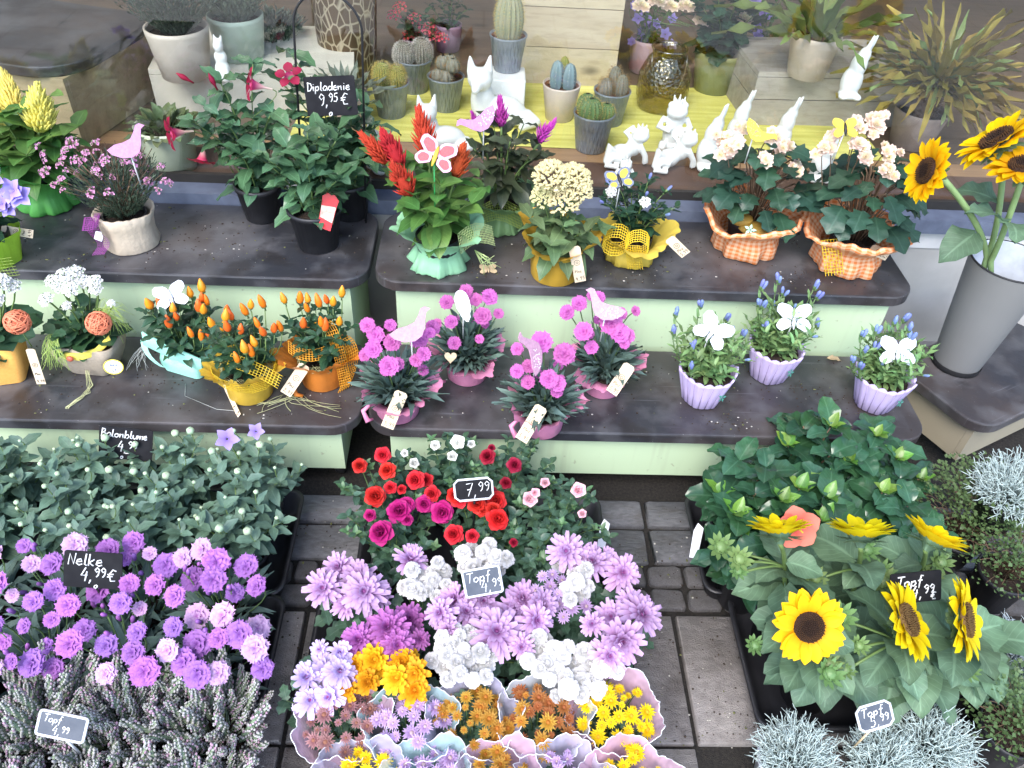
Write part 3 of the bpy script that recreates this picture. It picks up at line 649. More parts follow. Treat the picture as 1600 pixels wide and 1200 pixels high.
def sunflower_head(seed, mats, R=.055, n=22, cup=0):
    r = random.Random(seed); mb = MB(); d = R*.44
    rays(mb, n, R*.72, R*.4, .1+cup, d*.85, .0, 'pe', .35, .25, 5, 2, 0, .14, r); rays(mb, n-5, R*.68, R*.36, .3+cup, d*.85, .003, 'pe', .3, .28, 5, 2, 0, .18, r, .5)
    rows = [[(d*q*cos(2*pi*j/26), d*q*sin(2*pi*j/26), .004+R*.11*z_) for j in range(26)] for q, z_ in ((1, 0), (.97, .9), (.8, 1.15), (.55, .95), (.3, .75), (.02, .7))]
    mb.grid(rows, 1, True)
    for i in range(190):                                  # florets
        q = sqrt((i+.5)/190); a = i*2.39996; p = V((d*.97*q*cos(a), d*.97*q*sin(a), .004+R*.11*(.75+.4*min(1, q*1.25)-max(0, q-.85)*3)))
        mb.tube([p, p+V((p.x*.06, p.y*.06, .0035))], [.0016, .0006], 3, 2 if q > .55 else 1)
    rays(mb, 18, R*.62, R*.2, -.15, d*.5, -.004, 'la', -.6, .2, 4, 2, 3, .2, r); mb.lathe([(.006, -R*.35), (.009, -R*.22), (d*.75, -R*.08), (d*.98, .003)], 16, 3, capb=False)
    return mb.mesh('flower_head', mats)
P_sun = petalmat('petal_sunflower', (.7, .36, .003), (.82, .54, .004), streak=.2, trans=.35); M_disk = mat('sunflower_disc', (.03, .012, .005), (.015, .006, .003), rough=.9, scale=200); M_disk2 = mat('sunflower_florets', (.07, .03, .008), rough=.9, scale=200)
P_sunl = petalmat('petal_sunflower_lemon', (.72, .5, .003), (.82, .68, .008), streak=.15, trans=.35); M_diskb = mat('sunflower_disc_brown', (.13, .075, .02), (.08, .04, .012), rough=.9, scale=200)
F_sun = [sunflower_head(1, [P_sun, M_disk, M_disk2, LM_sun]), sunflower_head(2, [P_sunl, M_diskb, M_diskb, LM_sun]), sunflower_head(3, [P_sunl, M_diskb, M_diskb, LM_sun])]
def sprig(seed, mats, H=.085, n=150, R=.0085):
    """heather shoot: stem set with scale leaves and pale bead flowers"""
    r = random.Random(seed); mb = MB(); k = r.uniform(-.12, .12); k2 = r.uniform(-.12, .12)
    c = lambda t: V((k*H*t*t, k2*H*t*t, H*t)); mb.tube([c(i/6) for i in range(7)], [.0014, R*.42, R*.52, R*.5, R*.44, R*.34, R*.12], 6, 0)
    for i in range(n):
        t = .12+.88*i/n; a = i*2.4; d = sph(a, .55+r.uniform(-.2, .3)); p = c(t); L = R*(1-.55*t**3)*r.uniform(.7, 1.15)
        s = d.cross(V((0, 0, 1))).normalized()*.0017
        e = p+d*L; b = len(mb.v)
        mb.v += [tuple(p+s), tuple(p-s), tuple(e)]; mb.uv += [(0, 0)]*3; mb.f.append((b, b+1, b+2)); mb.m.append(0)
        if i % 2 == 0 and t > .22: mb.ell(e, (.0019, .0019, .0026), 5, 3, 1 if r.random() < .85 else 2)
    return mb.mesh('flower_spike', mats)
M_hea = mat('heather_green', (.24, .31, .2), (.18, .245, .16), rough=.7, scale=60, ov=.25); M_heab = mat('heather_bead_pale', (.38, .36, .37), (.3, .32, .27), rough=.7, scale=120, ov=.15); M_heac = mat('heather_bead_pink', (.42, .27, .36), rough=.7, scale=100)
F_hea = [sprig(i, [M_hea, M_heab, M_heac], .08+.012*(i % 3)) for i in range(6)]
def wirebush(seed, m, R, n=150, H=.1, up=.5):
    """silvery tangle of thin forked shoots"""
    r = random.Random(seed); mb = MB()
    for i in range(n):
        az = i*2.4; q = sqrt((i+.5)/n); d = sph(az, pi/2-q*1.45); p = V((d.x*R*.25, d.y*R*.25, H*.15)); e = V((d.x*R, d.y*R, H*(.25+.75*max(0, d.z))))*r.uniform(.82, 1.1)
        pts = [p, p.lerp(e, .5)+V([r.uniform(-.008, .008) for _ in range(3)]), e]; mb.tube(pts, [.0011, .001, .0006], 3)
        for k in range(7):
            t = r.uniform(.35, 1); b = p.lerp(e, t); d2 = (d+V([r.uniform(-1, 1) for _ in range(3)])).normalized(); L = r.uniform(.008, .02); m_ = b+d2*L*.5+V([r.uniform(-.003, .003) for _ in range(3)])
            mb.tube([b, m_, m_+(d2+V([r.uniform(-.6, .6) for _ in range(3)])).normalized()*L*.6], [.0009, .0009, .0005], 3)
    return mb.mesh('foliage', m)
def scatterleaf(seed, n, fn, size, m, W=.7):
    """many small leaves in one mesh; fn(rng) gives position and outward direction"""
    r = random.Random(seed); mb = MB()
    for i in range(n):
        p, d = fn(r); d = (d+V((r.uniform(-.6, .6), r.uniform(-.6, .6), r.uniform(-.4, .6)))).normalized(); s = size*r.uniform(.65, 1.3)
        x = d.cross(V((r.uniform(-.4, .4), r.uniform(-.4, .4), 1))).normalized()*s*W*.5; u = x.cross(d).normalized()*s*.12
        b = len(mb.v); mb.v += [tuple(p), tuple(p+d*s*.5+x+u), tuple(p+d*s), tuple(p+d*s*.5-x+u)]; mb.uv += [(.5, 0), (1, .5), (.5, 1), (0, .5)]
        mb.f += [(b, b+1, b+2), (b, b+2, b+3)]; mb.m += [0, 0]
    return mb.mesh('foliage', m)

# def figmesh lives above
# ---------------------------------------------------------------- shelf plants: helpers
def atY(u, v, Y):
    d = _f + _r*((u-800)/FOC) + _u*((600-v)/FOC)
    return V((0, 0, CAM_H)) + d*(Y/d.y)
def board(pos, lean=.5, yaw=0, spin=0, s=1):
    """flat thing standing at pos, leaning back by lean, local x to the right, y up, z to the front"""
    return T(pos) @ RZ(yaw) @ RX(pi/2-lean) @ RZ(spin) @ SCL(s)
def wrap_mesh(prof, m, seed=0, n=126, name='paper_wrap', thick=0):
    """prof: (r, z, ruffle count, ruffle depth, height ripple)"""
    r = random.Random(seed); ph = r.uniform(0, 6); ph2 = r.uniform(0, 6); mb = MB(); rows = []; acc = [0]
    for i, (R, z, k, am, zr) in enumerate(prof):
        row = []
        for j in range(n):
            a = 2*pi*j/n
            tri = 2/pi*math.asin(sin(round(k*1.6)*a+ph+1.2*noise.noise(V((cos(a)*2, sin(a)*2, seed)))))
            q = .8*sin(k*a+ph)+.55*tri+.9*noise.noise(V((cos(a)*3, sin(a)*3, seed+z*14)))+.7*noise.noise(V((cos(a)*9, sin(a)*9, seed+z*45)))
            rr = R*(1+am*q); row.append((rr*cos(a), rr*sin(a), z+zr*(sin(round(k*.4)*a+ph2)+.5*sin(round(k*.7)*a+ph)+.8*noise.noise(V((cos(a)*5, sin(a)*5, seed*3.3))))))
        rows.append(row)
        if i: acc.append(acc[-1]+sqrt((R-prof[i-1][0])**2+(z-prof[i-1][1])**2))
    mb.grid(rows, 0, True, uv=lambda i, j: (abs(2*j/n-1)*.18, acc[i])); return mb.mesh(name, m)
def papermat(name, col, rough=.45, trans=.3, scale=25, bump=.3):
    return mat(name, col, tuple(x*.85 for x in col), rough=rough, scale=scale, bump=bump, bdist=.003, trans=trans)
def gingham(name, a, b):
    m, t, N, L, bs = _nodes(name); uv = N.new('ShaderNodeUVMap'); s = N.new('ShaderNodeSeparateXYZ'); L.new(uv.outputs[0], s.inputs[0])
    f = [_math(N, L, 'GREATER_THAN', _math(N, L, 'FRACT', _math(N, L, 'MULTIPLY', s.outputs[i], 95)), .5) for i in (0, 1)]
    c = _mix(N, L, _math(N, L, 'MULTIPLY', _math(N, L, 'ADD', f[0], f[1]), .5), a, b)
    L.new(c, bs.inputs['Base Color']); bs.inputs['Roughness'].default_value = .7; _bump(N, L, bs, _noise(N, L, 60), .3, .004); _translucent(t, N, L, bs, c, .2); return m
def net(pts, side, wd, nl=6, step=.006, r=.0006):
    """open netting ribbon along pts"""
    mb = MB(); pts = [V(p) for p in pts]; sd = [V(s_).normalized() for s_ in side]
    for k in range(nl+1):
        o = wd*(k/nl-.5); mb.tube([p+s_*o for p, s_ in zip(pts, sd)], r, 3, cap=False)
    tot = 0
    for i in range(len(pts)-1):
        Ls = (pts[i+1]-pts[i]).length; m = max(1, int(Ls/step))
        for q in range(m):
            t_ = q/m; p = pts[i].lerp(pts[i+1], t_); s_ = sd[i].lerp(sd[i+1], t_); mb.tube([p-s_*wd/2, p+s_*wd/2], r, 3, cap=False)
    return mb
def potted(name, label, cat, u, v, z, group=None):
    p = at(u, v, z); p.z = z+.0015; return thing(name, label, cat, p, group)
def loc(t, p): return V(p)-t.location
M_bird = mat('pink_card', (.46, .22, .42), rough=.6, scale=20); M_birdp = mat('pale_pink_wood', (.47, .26, .36), rough=.6, scale=20); M_whitep = mat('white_paint', (.74, .75, .78), (.66, .67, .71), rough=.5, scale=40, bump=.3)
M_stickw = mat('white_stick', (.75, .76, .74), rough=.5); M_stickg = mat('green_stick', (.03, .3, .08), rough=.4); M_wood = woodmat('thin_wood', (.62, .47, .3), (.5, .36, .2), knots=False)
M_yel = mat('yellow_card', (.62, .45, .05), rough=.6); M_black = mat('black_paint', (.012, .012, .014), rough=.5); M_redp = mat('red_card', (.7, .1, .11), rough=.6); M_pinkp = mat('pink_edge', (.78, .42, .55), rough=.6)
BIRD = [(-.5, .02), (-.42, -.12), (-.2, -.26), (.05, -.3), (.25, -.22), (.36, -.05), (.42, .12), (.5, .3), (.62, .36), (.5, .44), (.4, .42), (.3, .28), (.16, .14), (-.05, .1), (-.28, .1)]
def pick(name, label, cat, shape, mats, pos, lean=.45, yaw=0, spin=0, s=.07, stick=.12, sm=None, lattice=False, flip=False):
    t = thing(name, label, cat, pos); M = board((0, 0, 0), lean, yaw, spin, s)
    BO = [(-x, y) for x, y in reversed(BIRD)] if flip else BIRD; fx = -1 if flip else 1
    th = .03
    if shape == 'bird':
        mb = MB(); mb.extrude(BO, 0, th, 0); obj('body', mb.mesh('body', mats[0], False), t, M)
        if lattice:
            q = MB(); rg = random.Random(int(s*1e4))
            for i in range(38):
                x, y = rg.uniform(-.36, .2), rg.uniform(-.2, .06); q.ell((fx*x, y, th), (.014, .02, .006), 5, 3)
            obj('wing_speckles', q.mesh('wing_speckles', mats[1]), t, M, kind='stuff')
    else:
        for sx in (-1, 1):
            for up in (0, 1):
                pts = []
                for i in range(14):
                    a = 2*pi*i/14; rx, ry = (.3, .2) if up else (.22, .17); ang = .75 if up else -.5
                    x, y = .32+rx*cos(a), ry*sin(a)*(1+.12*sin(5*a)); X = x*cos(ang)-y*sin(ang); Y = x*sin(ang)+y*cos(ang); pts.append((sx*X, Y+.02))
                if sx < 0: pts.reverse()
                mb = MB(); z0 = 0 if up else .032; mb.extrude(pts, z0, z0+th, 0); w_ = obj('wing', mb.mesh('wing', mats[0], False), t, M)
                if len(mats) > 2:
                    cx = sum(p[0] for p in pts)/14; cy = sum(p[1] for p in pts)/14
                    q = MB(); q.extrude([(cx+(x-cx)*.68, cy+(y-cy)*.68) for x, y in pts], z0+th+.001, z0+th+.014, 0); obj('wing_spot', q.mesh('wing_spot', mats[2], False), w_)
        mb = MB(); mb.tube([(0, -.28, .06), (0, -.1, .07), (0, .12, .075), (0, .26, .06)], [.02, .06, .055, .03], 7); b = obj('body', mb.mesh('body', mats[1]), t, M)
    if stick:
        mb = MB(); q = M @ V((0, -.1, 0)); mb.tube([q+V((0, .003, 0)), q+V((0, .012, -stick))], .0016, 5); obj('stick', mb.mesh('stick', sm or M_stickw), t)
    return t

# handwriting strokes, drawn in a 0..1 high cell
GLY = {'a': [[(.55,.45),(.3,.55),(.08,.3),(.15,.05),(.4,.05),(.55,.45),(.6,.0)]], 'b': [[(.1,1),(.1,.0),(.4,.0),(.55,.25),(.4,.5),(.1,.35)]], 'd': [[(.55,.4),(.25,.5),(.08,.22),(.25,.0),(.55,.2)],[(.58,1),(.56,0)]],
 'e': [[(.08,.28),(.5,.33),(.4,.55),(.15,.45),(.08,.15),(.3,.0),(.55,.1)]], 'f': [[(.5,.95),(.3,1),(.25,.7),(.2,-.2)],[(.05,.5),(.45,.55)]], 'i': [[(.15,.5),(.18,0)],[(.16,.72),(.18,.76)]], 'k': [[(.1,1),(.1,0)],[(.5,.55),(.12,.25),(.5,0)]],
 'l': [[(.15,1),(.12,.1),(.3,.0)]], 'm': [[(.05,.5),(.08,0),(.1,.4),(.28,.5),(.32,0),(.35,.4),(.55,.5),(.6,0)]], 'n': [[(.08,.5),(.1,0),(.15,.38),(.4,.5),(.48,0)]], 'o': [[(.3,.5),(.08,.35),(.1,.1),(.32,0),(.52,.2),(.48,.42),(.3,.5)]],
 'p': [[(.1,.5),(.08,-.35)],[(.1,.4),(.4,.52),(.5,.25),(.35,.02),(.1,.1)]], 't': [[(.25,.9),(.22,.1),(.4,0)],[(.05,.6),(.45,.62)]], 'u': [[(.08,.5),(.1,.08),(.3,0),(.48,.15),(.5,.5),(.55,0)]], 'D': [[(.1,1),(.1,0)],[(.0,.95),(.45,.85),(.6,.45),(.4,.05),(.05,0)]],
 'B': [[(.12,1),(.1,0)],[(.05,1),(.45,.95),(.45,.65),(.15,.52),(.55,.4),(.5,.08),(.05,0)]], 'N': [[(.08,0),(.1,.95),(.5,.05),(.55,1)]], 'T': [[(.0,.95),(.65,1)],[(.35,.97),(.28,0)]], '4': [[(.3,1),(.05,.4),(.5,.42)],[(.42,.7),(.38,-.05)]],
 '5': [[(.5,1),(.15,.95),(.12,.58),(.4,.6),(.5,.3),(.35,.02),(.05,.05)]], '7': [[(.05,.95),(.52,1),(.25,0)],[(.15,.5),(.45,.55)]], '9': [[(.5,.8),(.25,1),(.08,.75),(.25,.5),(.5,.75),(.45,.2),(.3,0)]], '2': [[(.08,.75),(.3,1),(.5,.75),(.1,.02),(.55,.05)]],
 ',': [[(.15,.08),(.08,-.2)]], 'C': [[(.6,.85),(.3,1),(.08,.55),(.25,.05),(.6,.1)]], '€': [[(.62,.9),(.35,1),(.12,.6),(.3,.08),(.65,.1)],[(.0,.6),(.45,.65)],[(.0,.42),(.4,.46)]], '_': [[(.0,.0),(.6,.06)]], '-': [[(0, .5), (.5, .52)]], 'P': [[(.1,0),(.12,1),(.5,.9),(.48,.55),(.12,.5)]], 'z': [[(.05,.5),(.5,.5),(.05,0),(.55,0)]]}
def write(mb, text, x, y, h, wt, mat=0, z=0, sl=.12, adv=.62):
    for ch in text:
        if ch == '^': y += h*.32; h *= .72; continue
        for st in GLY.get(ch, []): mb.tube([(x+(p[0]+sl*p[1])*h, y+p[1]*h, z) for p in st], wt, 4, mat)
        x += h*(adv if ch not in ',il' else adv*.55)
    return x
M_chalk = mat('white_chalk_ink', (.85, .85, .83), rough=.8); M_slate = mat('black_slate_board', (.008, .008, .01), (.014, .014, .016), rough=.75, scale=40, spec=.15)
M_frame = mat('white_sign_frame', (.78, .8, .82), rough=.5)
def sign(label, pos, lines, wd, ht, lean=.5, yaw=0, spin=0, frame=False, stick=.12, cut=0, sm=None, slate=None):
    t = thing('price_sign', label, 'price sign', pos); M = board((0, 0, 0), lean, yaw, spin)
    c = cut; out = [(-wd/2+c, -ht/2), (wd/2-c, -ht/2), (wd/2, -ht/2+c), (wd/2, ht/2-c), (wd/2-c, ht/2), (-wd/2+c, ht/2), (-wd/2, ht/2-c), (-wd/2, -ht/2+c)] if c else rounded(-wd/2, -ht/2, wd/2, ht/2, .004, 3)
    mb = MB(); mb.extrude(out, 0, .002); obj('board', mb.mesh('board', slate or M_slate, False), t, M)
    if frame:
        mb = MB(); mb.tube([(x*.985, y*.97, .002) for x, y in out+out[:2]], .0022, 5); obj('frame', mb.mesh('frame', M_frame), t, M)
    for (txt, x, y, h) in lines:
        mb = MB(); write(mb, txt, x*wd-wd/2, y*ht-ht/2, h*ht, .0013 if not frame else .0009, 0, .0024); obj('lettering', mb.mesh('lettering', M_chalk), t, M)
    if stick:
        mb = MB(); a = M @ V((0, -ht*.4, -.002)); mb.tube([a, a+V((0, .01, -stick))], .002, 5); obj('stick', mb.mesh('stick', sm or M_black), t)
    return t
M_kraft = mat('kraft_card', (.66, .54, .38), (.58, .47, .33), rough=.8, scale=50); M_ink = mat('dark_ink', (.06, .05, .05), rough=.8)
def pricetag(label, top, bot, wd=.02, price='2,99', twist=0):
    top, bot = V(top), V(bot); L = (bot-top).length; t = thing('price_tag', label, 'price tag', bot); y = (top-bot).normalized()
    n = (V((0, 0, CAM_H))-bot).normalized(); x = y.cross(n).normalized(); n = x.cross(y); x, n = x*cos(twist)+n*sin(twist), n*cos(twist)-x*sin(twist)
    M = Matrix((x, y, n)).transposed().to_4x4(); mb = MB(); c = wd*.18; h = wd/2
    mb.extrude([(-h, 0), (h, 0), (h, L-c), (h-c, L), (-h+c, L), (-h, L-c)], 0, .0008); obj('card', mb.mesh('card', M_kraft, False), t, M)
    mb = MB(); q = MB()
    for R in (wd*.26, wd*.1): mb.tube([(R*cos(a*pi/8), L*.55+R*sin(a*pi/8), .0012) for a in range(17)], .0005, 4)
    obj('stamp', mb.mesh('stamp', M_ink), t, M)
    write(q, 'Plnz', -h*.7, L*.27, wd*.28, .0005, 0, .0011, adv=.62); write(q, price, -h*.75, L*.06, wd*.34, .0006, 0, .0011, adv=.68); obj('print', q.mesh('print', M_ink), t, M)
    return t
def raffia(name, label, pos, n, fn, m, seed=0, r=.0007):
    rg = random.Random(seed); mb = MB()
    for i in range(n): mb.tube(fn(rg), r, 3)
    o = obj(name, mb.mesh(name, m)); o.location = pos; return tag(o, label, 'raffia')
M_raf = mat('raffia_straw', (.5, .5, .28), (.4, .42, .2), rough=.7); M_sisal = mat('lime_sisal', (.45, .58, .16), (.36, .5, .12), rough=.7); M_sisalw = mat('white_sisal', (.6, .62, .58), rough=.7)

Z2, Z1 = .40, .215
# ---------------------------------------------------------------- upper left bench
PW_green = papermat('bright_green_paper', (.12, .46, .1)); PW_mint = papermat('mint_green_paper', (.38, .74, .44)); PW_sage = papermat('sage_green_paper', (.2, .36, .16)); PW_lime = papermat('lime_paper', (.35, .6, .05))
NET_lime = mat('lime_net', (.45, .6, .12), rough=.5); NET_yel = mat('yellow_net', (.8, .55, .03), rough=.45); NET_or = mat('orange_net', (.8, .36, .02), rough=.45); NET_pale = mat('pale_green_net', (.55, .68, .3), rough=.6); NET_pur = mat('purple_net', (.36, .07, .34), rough=.5)
GPROF = [(.066, 0, 7, .08, .0), (.07, .006, 7, .09, .003), (.058, .028, 7, .05, .002), (.05, .045, 7, .02, 0), (.058, .065, 6, .02, .001), (.075, .085, 6, .04, .003), (.098, .10, 6, .05, .005), (.108, .104, 6, .06, .009)]
def inner_pot(t, r=.05, h=.085, z=.002, m=None):
    obj('inner_pot', pot_mesh(r*.8, r, h, m or M_blackpot, None), t, T((0, 0, z))); mb_z = z+h-.012; soil(t, r*.93, mb_z)
def celosia(t, plumes, heads, leaves, rng, ll=.085, h=.13, spread=.1, n=6, sleaf=.05, base=.08, sizes=None, Y=None):
    """plumes: photo spots (u, v, dY, size)"""
    tips = bush(t, leaves, n, h, spread, 4, ll, 2, base, .2, (.35, -.35), rng, sr=.003)
    for k, (u, v, dy, s) in enumerate(plumes):
        p = loc(t, atY(u, v, t.location.y+dy)); d = V((p.x*1.2, p.y*.8, .2)).normalized(); me = heads[k % len(heads)]
        obj('flower_plume', me, t, facing(p, d, s, k)); a = V((p.x*.15, p.y*.15, base)); mb = MB(); c = p; mb.tube(bez(a, a.lerp(c, .5)+V((0, 0, .02)), c, 6), [.0032]*7, 5); obj('stem', mb.mesh('stem', M_stem), t)
        for i in range(5):
            q = a.lerp(c, .55+.1*i); put_leaf(t, leaves, q, i*2.3+k, .25+.1*i, sleaf*rng.uniform(.8, 1.3), rng)
rg = random.Random(11)
t = potted('celosia_plant', 'yellow plumed celosia with broad leaves in bright green paper, window side left', 'potted plant', 78, 318, Z2)
obj('paper_wrap', wrap_mesh(GPROF, PW_green, 1), t); inner_pot(t)
celosia(t, [(12, 200, .03, 1.05), (62, 200, -.02, 1.05), (28, 178, .05, .9)], F_plyel, L_broad, rg, .12, .17, .14, 11, .08)
t = potted('bellflower_plant', 'violet bellflower in lime paper with netting, cut by the left picture edge', 'potted plant', -2, 405, Z2)
obj('paper_wrap', wrap_mesh([(.05, 0, 6, .03, 0), (.055, .02, 6, .03, .001), (.062, .055, 6, .03, .002), (.07, .075, 6, .06, .004)], PW_lime, 3), t); inner_pot(t, .045, .07)
tips = bush(t, L_dark, 8, .15, .09, 4, .06, 2, .06, .2, (.4, -.3), rg)
for u, v, s in ((25, 298, 1.25), (-18, 270, 1.2), (8, 318, .9)):
    for k in range(3):
        p = loc(t, atY(u+k*5-5, v+k*4, t.location.y-.05)); flower(t, F_star[k % 2], p, V((.2*(k-1), -.7, .6)), s, stemfrom=(0, 0, .1))
mb = net([(-.02+.02*i, -.058+.001*i*i, .01+.0*i) for i in range(5)], [(0, -.1, 1)]*5, .05); o = obj('net_ribbon', mb.mesh('net_ribbon', NET_lime), t)
pricetag('kraft tag lying across lime wrapped bellflower at left edge', at(2, 358, .47), at(52, 366, .455), .019, '4,99')

t = potted('thyme_heath_plant', 'pink flowering heath in crumpled kraft paper pot with purple net ribbon', 'potted plant', 208, 378, Z2)
M_kraftpot = papermat('crumpled_kraft', (.5, .42, .32), scale=14, bump=.8, trans=.03)
obj('kraft_pot', wrap_mesh([(.062, 0, 5, .015, 0), (.064, .004, 5, .015, 0), (.058, .03, 5, .02, .001), (.06, .06, 5, .03, .002), (.068, .088, 5, .035, .004), (.064, .09, 5, .035, .004), (.055, .07, 5, .02, 0)], M_kraftpot, 5, name='kraft_pot'), t); inner_pot(t, .05, .075)
M_thy = mat('heath_needles', (.05, .085, .05), (.085, .12, .075), rough=.6, scale=60)
def hfn(r):
    az = r.uniform(0, 6.283); q = sqrt(r.random()); hgt = r.uniform(0, 1); R = (.03+.085*hgt)*q
    return V((R*cos(az), R*sin(az), .075+hgt*.13*(1-.25*q*q))), V((cos(az)*.8, sin(az)*.8, .9))
obj('foliage', scatterleaf(4, 2600, hfn, .016, M_thy, .16), t, kind='stuff')
mb = MB(); rg2 = random.Random(5)
for i in range(60):
    az = i*2.4; q = sqrt((i+.5)/60); e = V((.115*q*cos(az), .115*q*sin(az), .075+.15*(1-.3*q*q)*rg2.uniform(.8, 1.15))); a = V((.02*q*cos(az), .02*q*sin(az), .07)); mb.tube(bez(a, V((e.x*.4, e.y*.4, e.z*.75)), e, 4), .0009, 3)
obj('twigs', mb.mesh('twigs', M_brstem), t, kind='stuff')
P_thy = petalmat('petal_heath_pink', (.55, .2, .38), (.68, .36, .54)); F_thy = [cluster4(60+i, [P_thy, M_cal], 5, .007, .0055) for i in range(2)]
for i in range(62):
    az = rg2.uniform(0, 6.28); q = rg2.uniform(.25, 1); x = -.02-.0+q*.13*cos(az)*1.15; y = q*.09*sin(az); z = .17+.085*rg2.random()*(1-.3*q)-(.03 if x > .05 else 0)
    flower(t, F_thy[i % 2], V((x, y, z)), V((x*3, y*3-.4, .8)), rg2.uniform(.7, 1.25), 'flower')
nb = net([V((-.045-.01*sin(i*.9), -.052-.003*i, .085-.0095*i)) for i in range(9)], [(1, -.3, .3)]*9, .035, 7, .004, .0005)
lp = [V((-.045+.018*sin(a*.7), -.06-.012*(1-cos(a*.7)), .085+.014*sin(a*.35+.5))) for a in range(10)]; nb.merge(net(lp, [(.3, .4, .9)]*10, .03, 6, .004, .0005)); obj('net_ribbon', nb.mesh('net_ribbon', NET_pur), t)
mb = MB(); mb.extrude([(-.012, -.009), (.008, -.012), (.013, 0), (.01, .012), (-.004, .011)], 0, .001); obj('paper_label', mb.mesh('paper_label', M_whitep, False), t, board((-.04, -.071, .058), .2, -.3))
pick('bird_pick', 'pink bird cutout above the pink heath in kraft paper', 'bird pick', 'bird', [M_bird, M_whitep], atY(198, 228, at(208, 378, Z2).y-.03), .4, .1, .25, .085, .1)

# mandevilla in black nursery pots
def mandevilla(label, u, v, shoots, seed, nst=6, h=.2, spread=.11, R=.062, H=.105):
    t = potted('mandevilla_plant', label, 'potted plant', u, v, Z2); r = random.Random(seed)
    obj('pot', pot_mesh(R*.78, R, H, M_blackpot, None, lip=.003), t); soil(t, R*.9, H-.016)
    bush(t, L_gloss, nst-1, h, spread*1.1, 6, .072, 2, H-.02, .1, (.45, -.25), r, M_stem, .0022, .025, .8)
    for su, sv, dy in shoots:                       # long shoots that climb out of the crown
        e = loc(t, atY(su, sv, t.location.y+dy)); a = V((0, 0, H)); b = V((e.x*.35, e.y*.35, e.z*.75)); pts = bez(a, b, e, 8); mb = MB(); mb.tube(pts, .0017, 4); obj('stem', mb.mesh('stem', M_stem), t)
        for i in range(3, 9):
            for s in (0, pi): put_leaf(t, L_gloss, pts[i], i*1.5+s+r.uniform(-.4, .4), r.uniform(-.2, .6), r.uniform(.045, .072), r)
    return t
m1 = mandevilla('dark red mandevilla leaning left in black pot beside the pink heath', 412, 338, [(320, 165, -.02), (345, 130, .02), (300, 190, -.03), (395, 100, .03), (360, 200, -.05), (425, 175, -.03)], 1, 6, .17, .1, .056, .095)
m2 = mandevilla('glossy mandevilla in the front black pot with a red plant label', 498, 382, [(450, 230, -.03), (560, 250, -.02), (480, 205, -.02), (420, 250, -.05), (525, 220, -.02)], 2, 8, .17, .12)
m3 = mandevilla('tall glossy mandevilla behind in black pot, right of the wire hoop', 548, 335, [(440, 130, .0), (455, 85, .02), (590, 225, -.02), (550, 215, -.03), (585, 195, 0)], 3, 8, .21, .125, .056, .1)
for tt, u, v, n, s in ((m1, 268, 208, (-.8, -.5, .1), 1), (m1, 316, 250, (-.2, -.4, -.85), .85), (m1, 392, 132, (-.8, -.3, .3), .95), (m3, 452, 118, (-.1, -.5, .8), .8)):
    p = loc(tt, atY(u, v, tt.location.y-.03)); flower(tt, F_man[0], p, V(n), s)
    q = p-V(n).normalized()*.05*s; mb = MB(); mb.tube(bez(q, q+V((.03, .01, -.01)), V((p.x*.45, p.y*.4, p.z*.75)), 5), .0013, 4); obj('stem', mb.mesh('stem', M_stem), tt)
for u, v, n in ((293, 122, (-.7, -.1, .5)), (330, 133, (-.3, 0, .9))):
    p = loc(m1, atY(u+10, v+8, m1.location.y-.02)); obj('bud', F_manbud, m1, facing(p, V(n), .9))
# red care label
M_photo = mat('printed_flower_picture', (.35, .25, .2), (.75, .65, .55), rough=.3, scale=60)
t = thing('plant_label', 'red plastic plant label stuck in the front mandevilla pot', 'plant label', loc(m2, (0, 0, 0))*-1)
t.location = atY(512, 332, m2.location.y-.055); M = board((0, 0, 0), .35, -.2, -.2)
mb = MB(); mb.extrude([(-.016, -.04), (.016, -.04), (.018, .02), (.02, .034), (.008, .044), (-.008, .044), (-.02, .034), (-.018, .02)], 0, .0012); obj('card', mb.mesh('card', mat('red_plastic_card', (.6, .02, .03), rough=.3), False), t, M)
mb = MB(); mb.extrude([(-.015, -.015), (.016, -.02), (.017, .018), (-.017, .012)], .0014, .0018); obj('picture', mb.mesh('picture', M_photo, False), t, M)
# wire hoop with slate
hx = atY(517, 150, 1.80)
t = sign('black slate reading Dipladenie 9,95 with euro sign hanging in a wire hoop', hx, [('Dipladenie', .05, .64, .22), ('9,^95', .24, .26, .3), ('€', .68, .26, .3), ('o', .42, .0, .18)], .118, .085, .32, -.12, .12, stick=0)
mb = MB(); hh = []
for i in range(21):
    a = pi*i/20; hh.append((-.075*cos(a)*1.0-.006, .02, .14+.075*sin(a)))
mb.tube([(-.085, .01, -.36)]+hh+[(.075, .01, -.36)], .0028, 6); obj('wire_hoop', mb.mesh('wire_hoop', M_black), t, RY(.06) @ RZ(-.1))
def filmat():
    m, t, N, L, b = _nodes('white_filigree'); v = N.new('ShaderNodeTexVoronoi'); v.feature = 'DISTANCE_TO_EDGE'; v.inputs['Scale'].default_value = 13; c = N.new('ShaderNodeTexCoord'); L.new(c.outputs['Object'], v.inputs[0])
    e = _ramp(N, L, v.outputs['Distance'], .03, .12); L.new(_mix(N, L, e, (.74, .75, .78), (.42, .45, .52)), b.inputs['Base Color']); b.inputs['Roughness'].default_value = .5; _bump(N, L, b, e, -.9, .02); return m
M_fil = filmat()
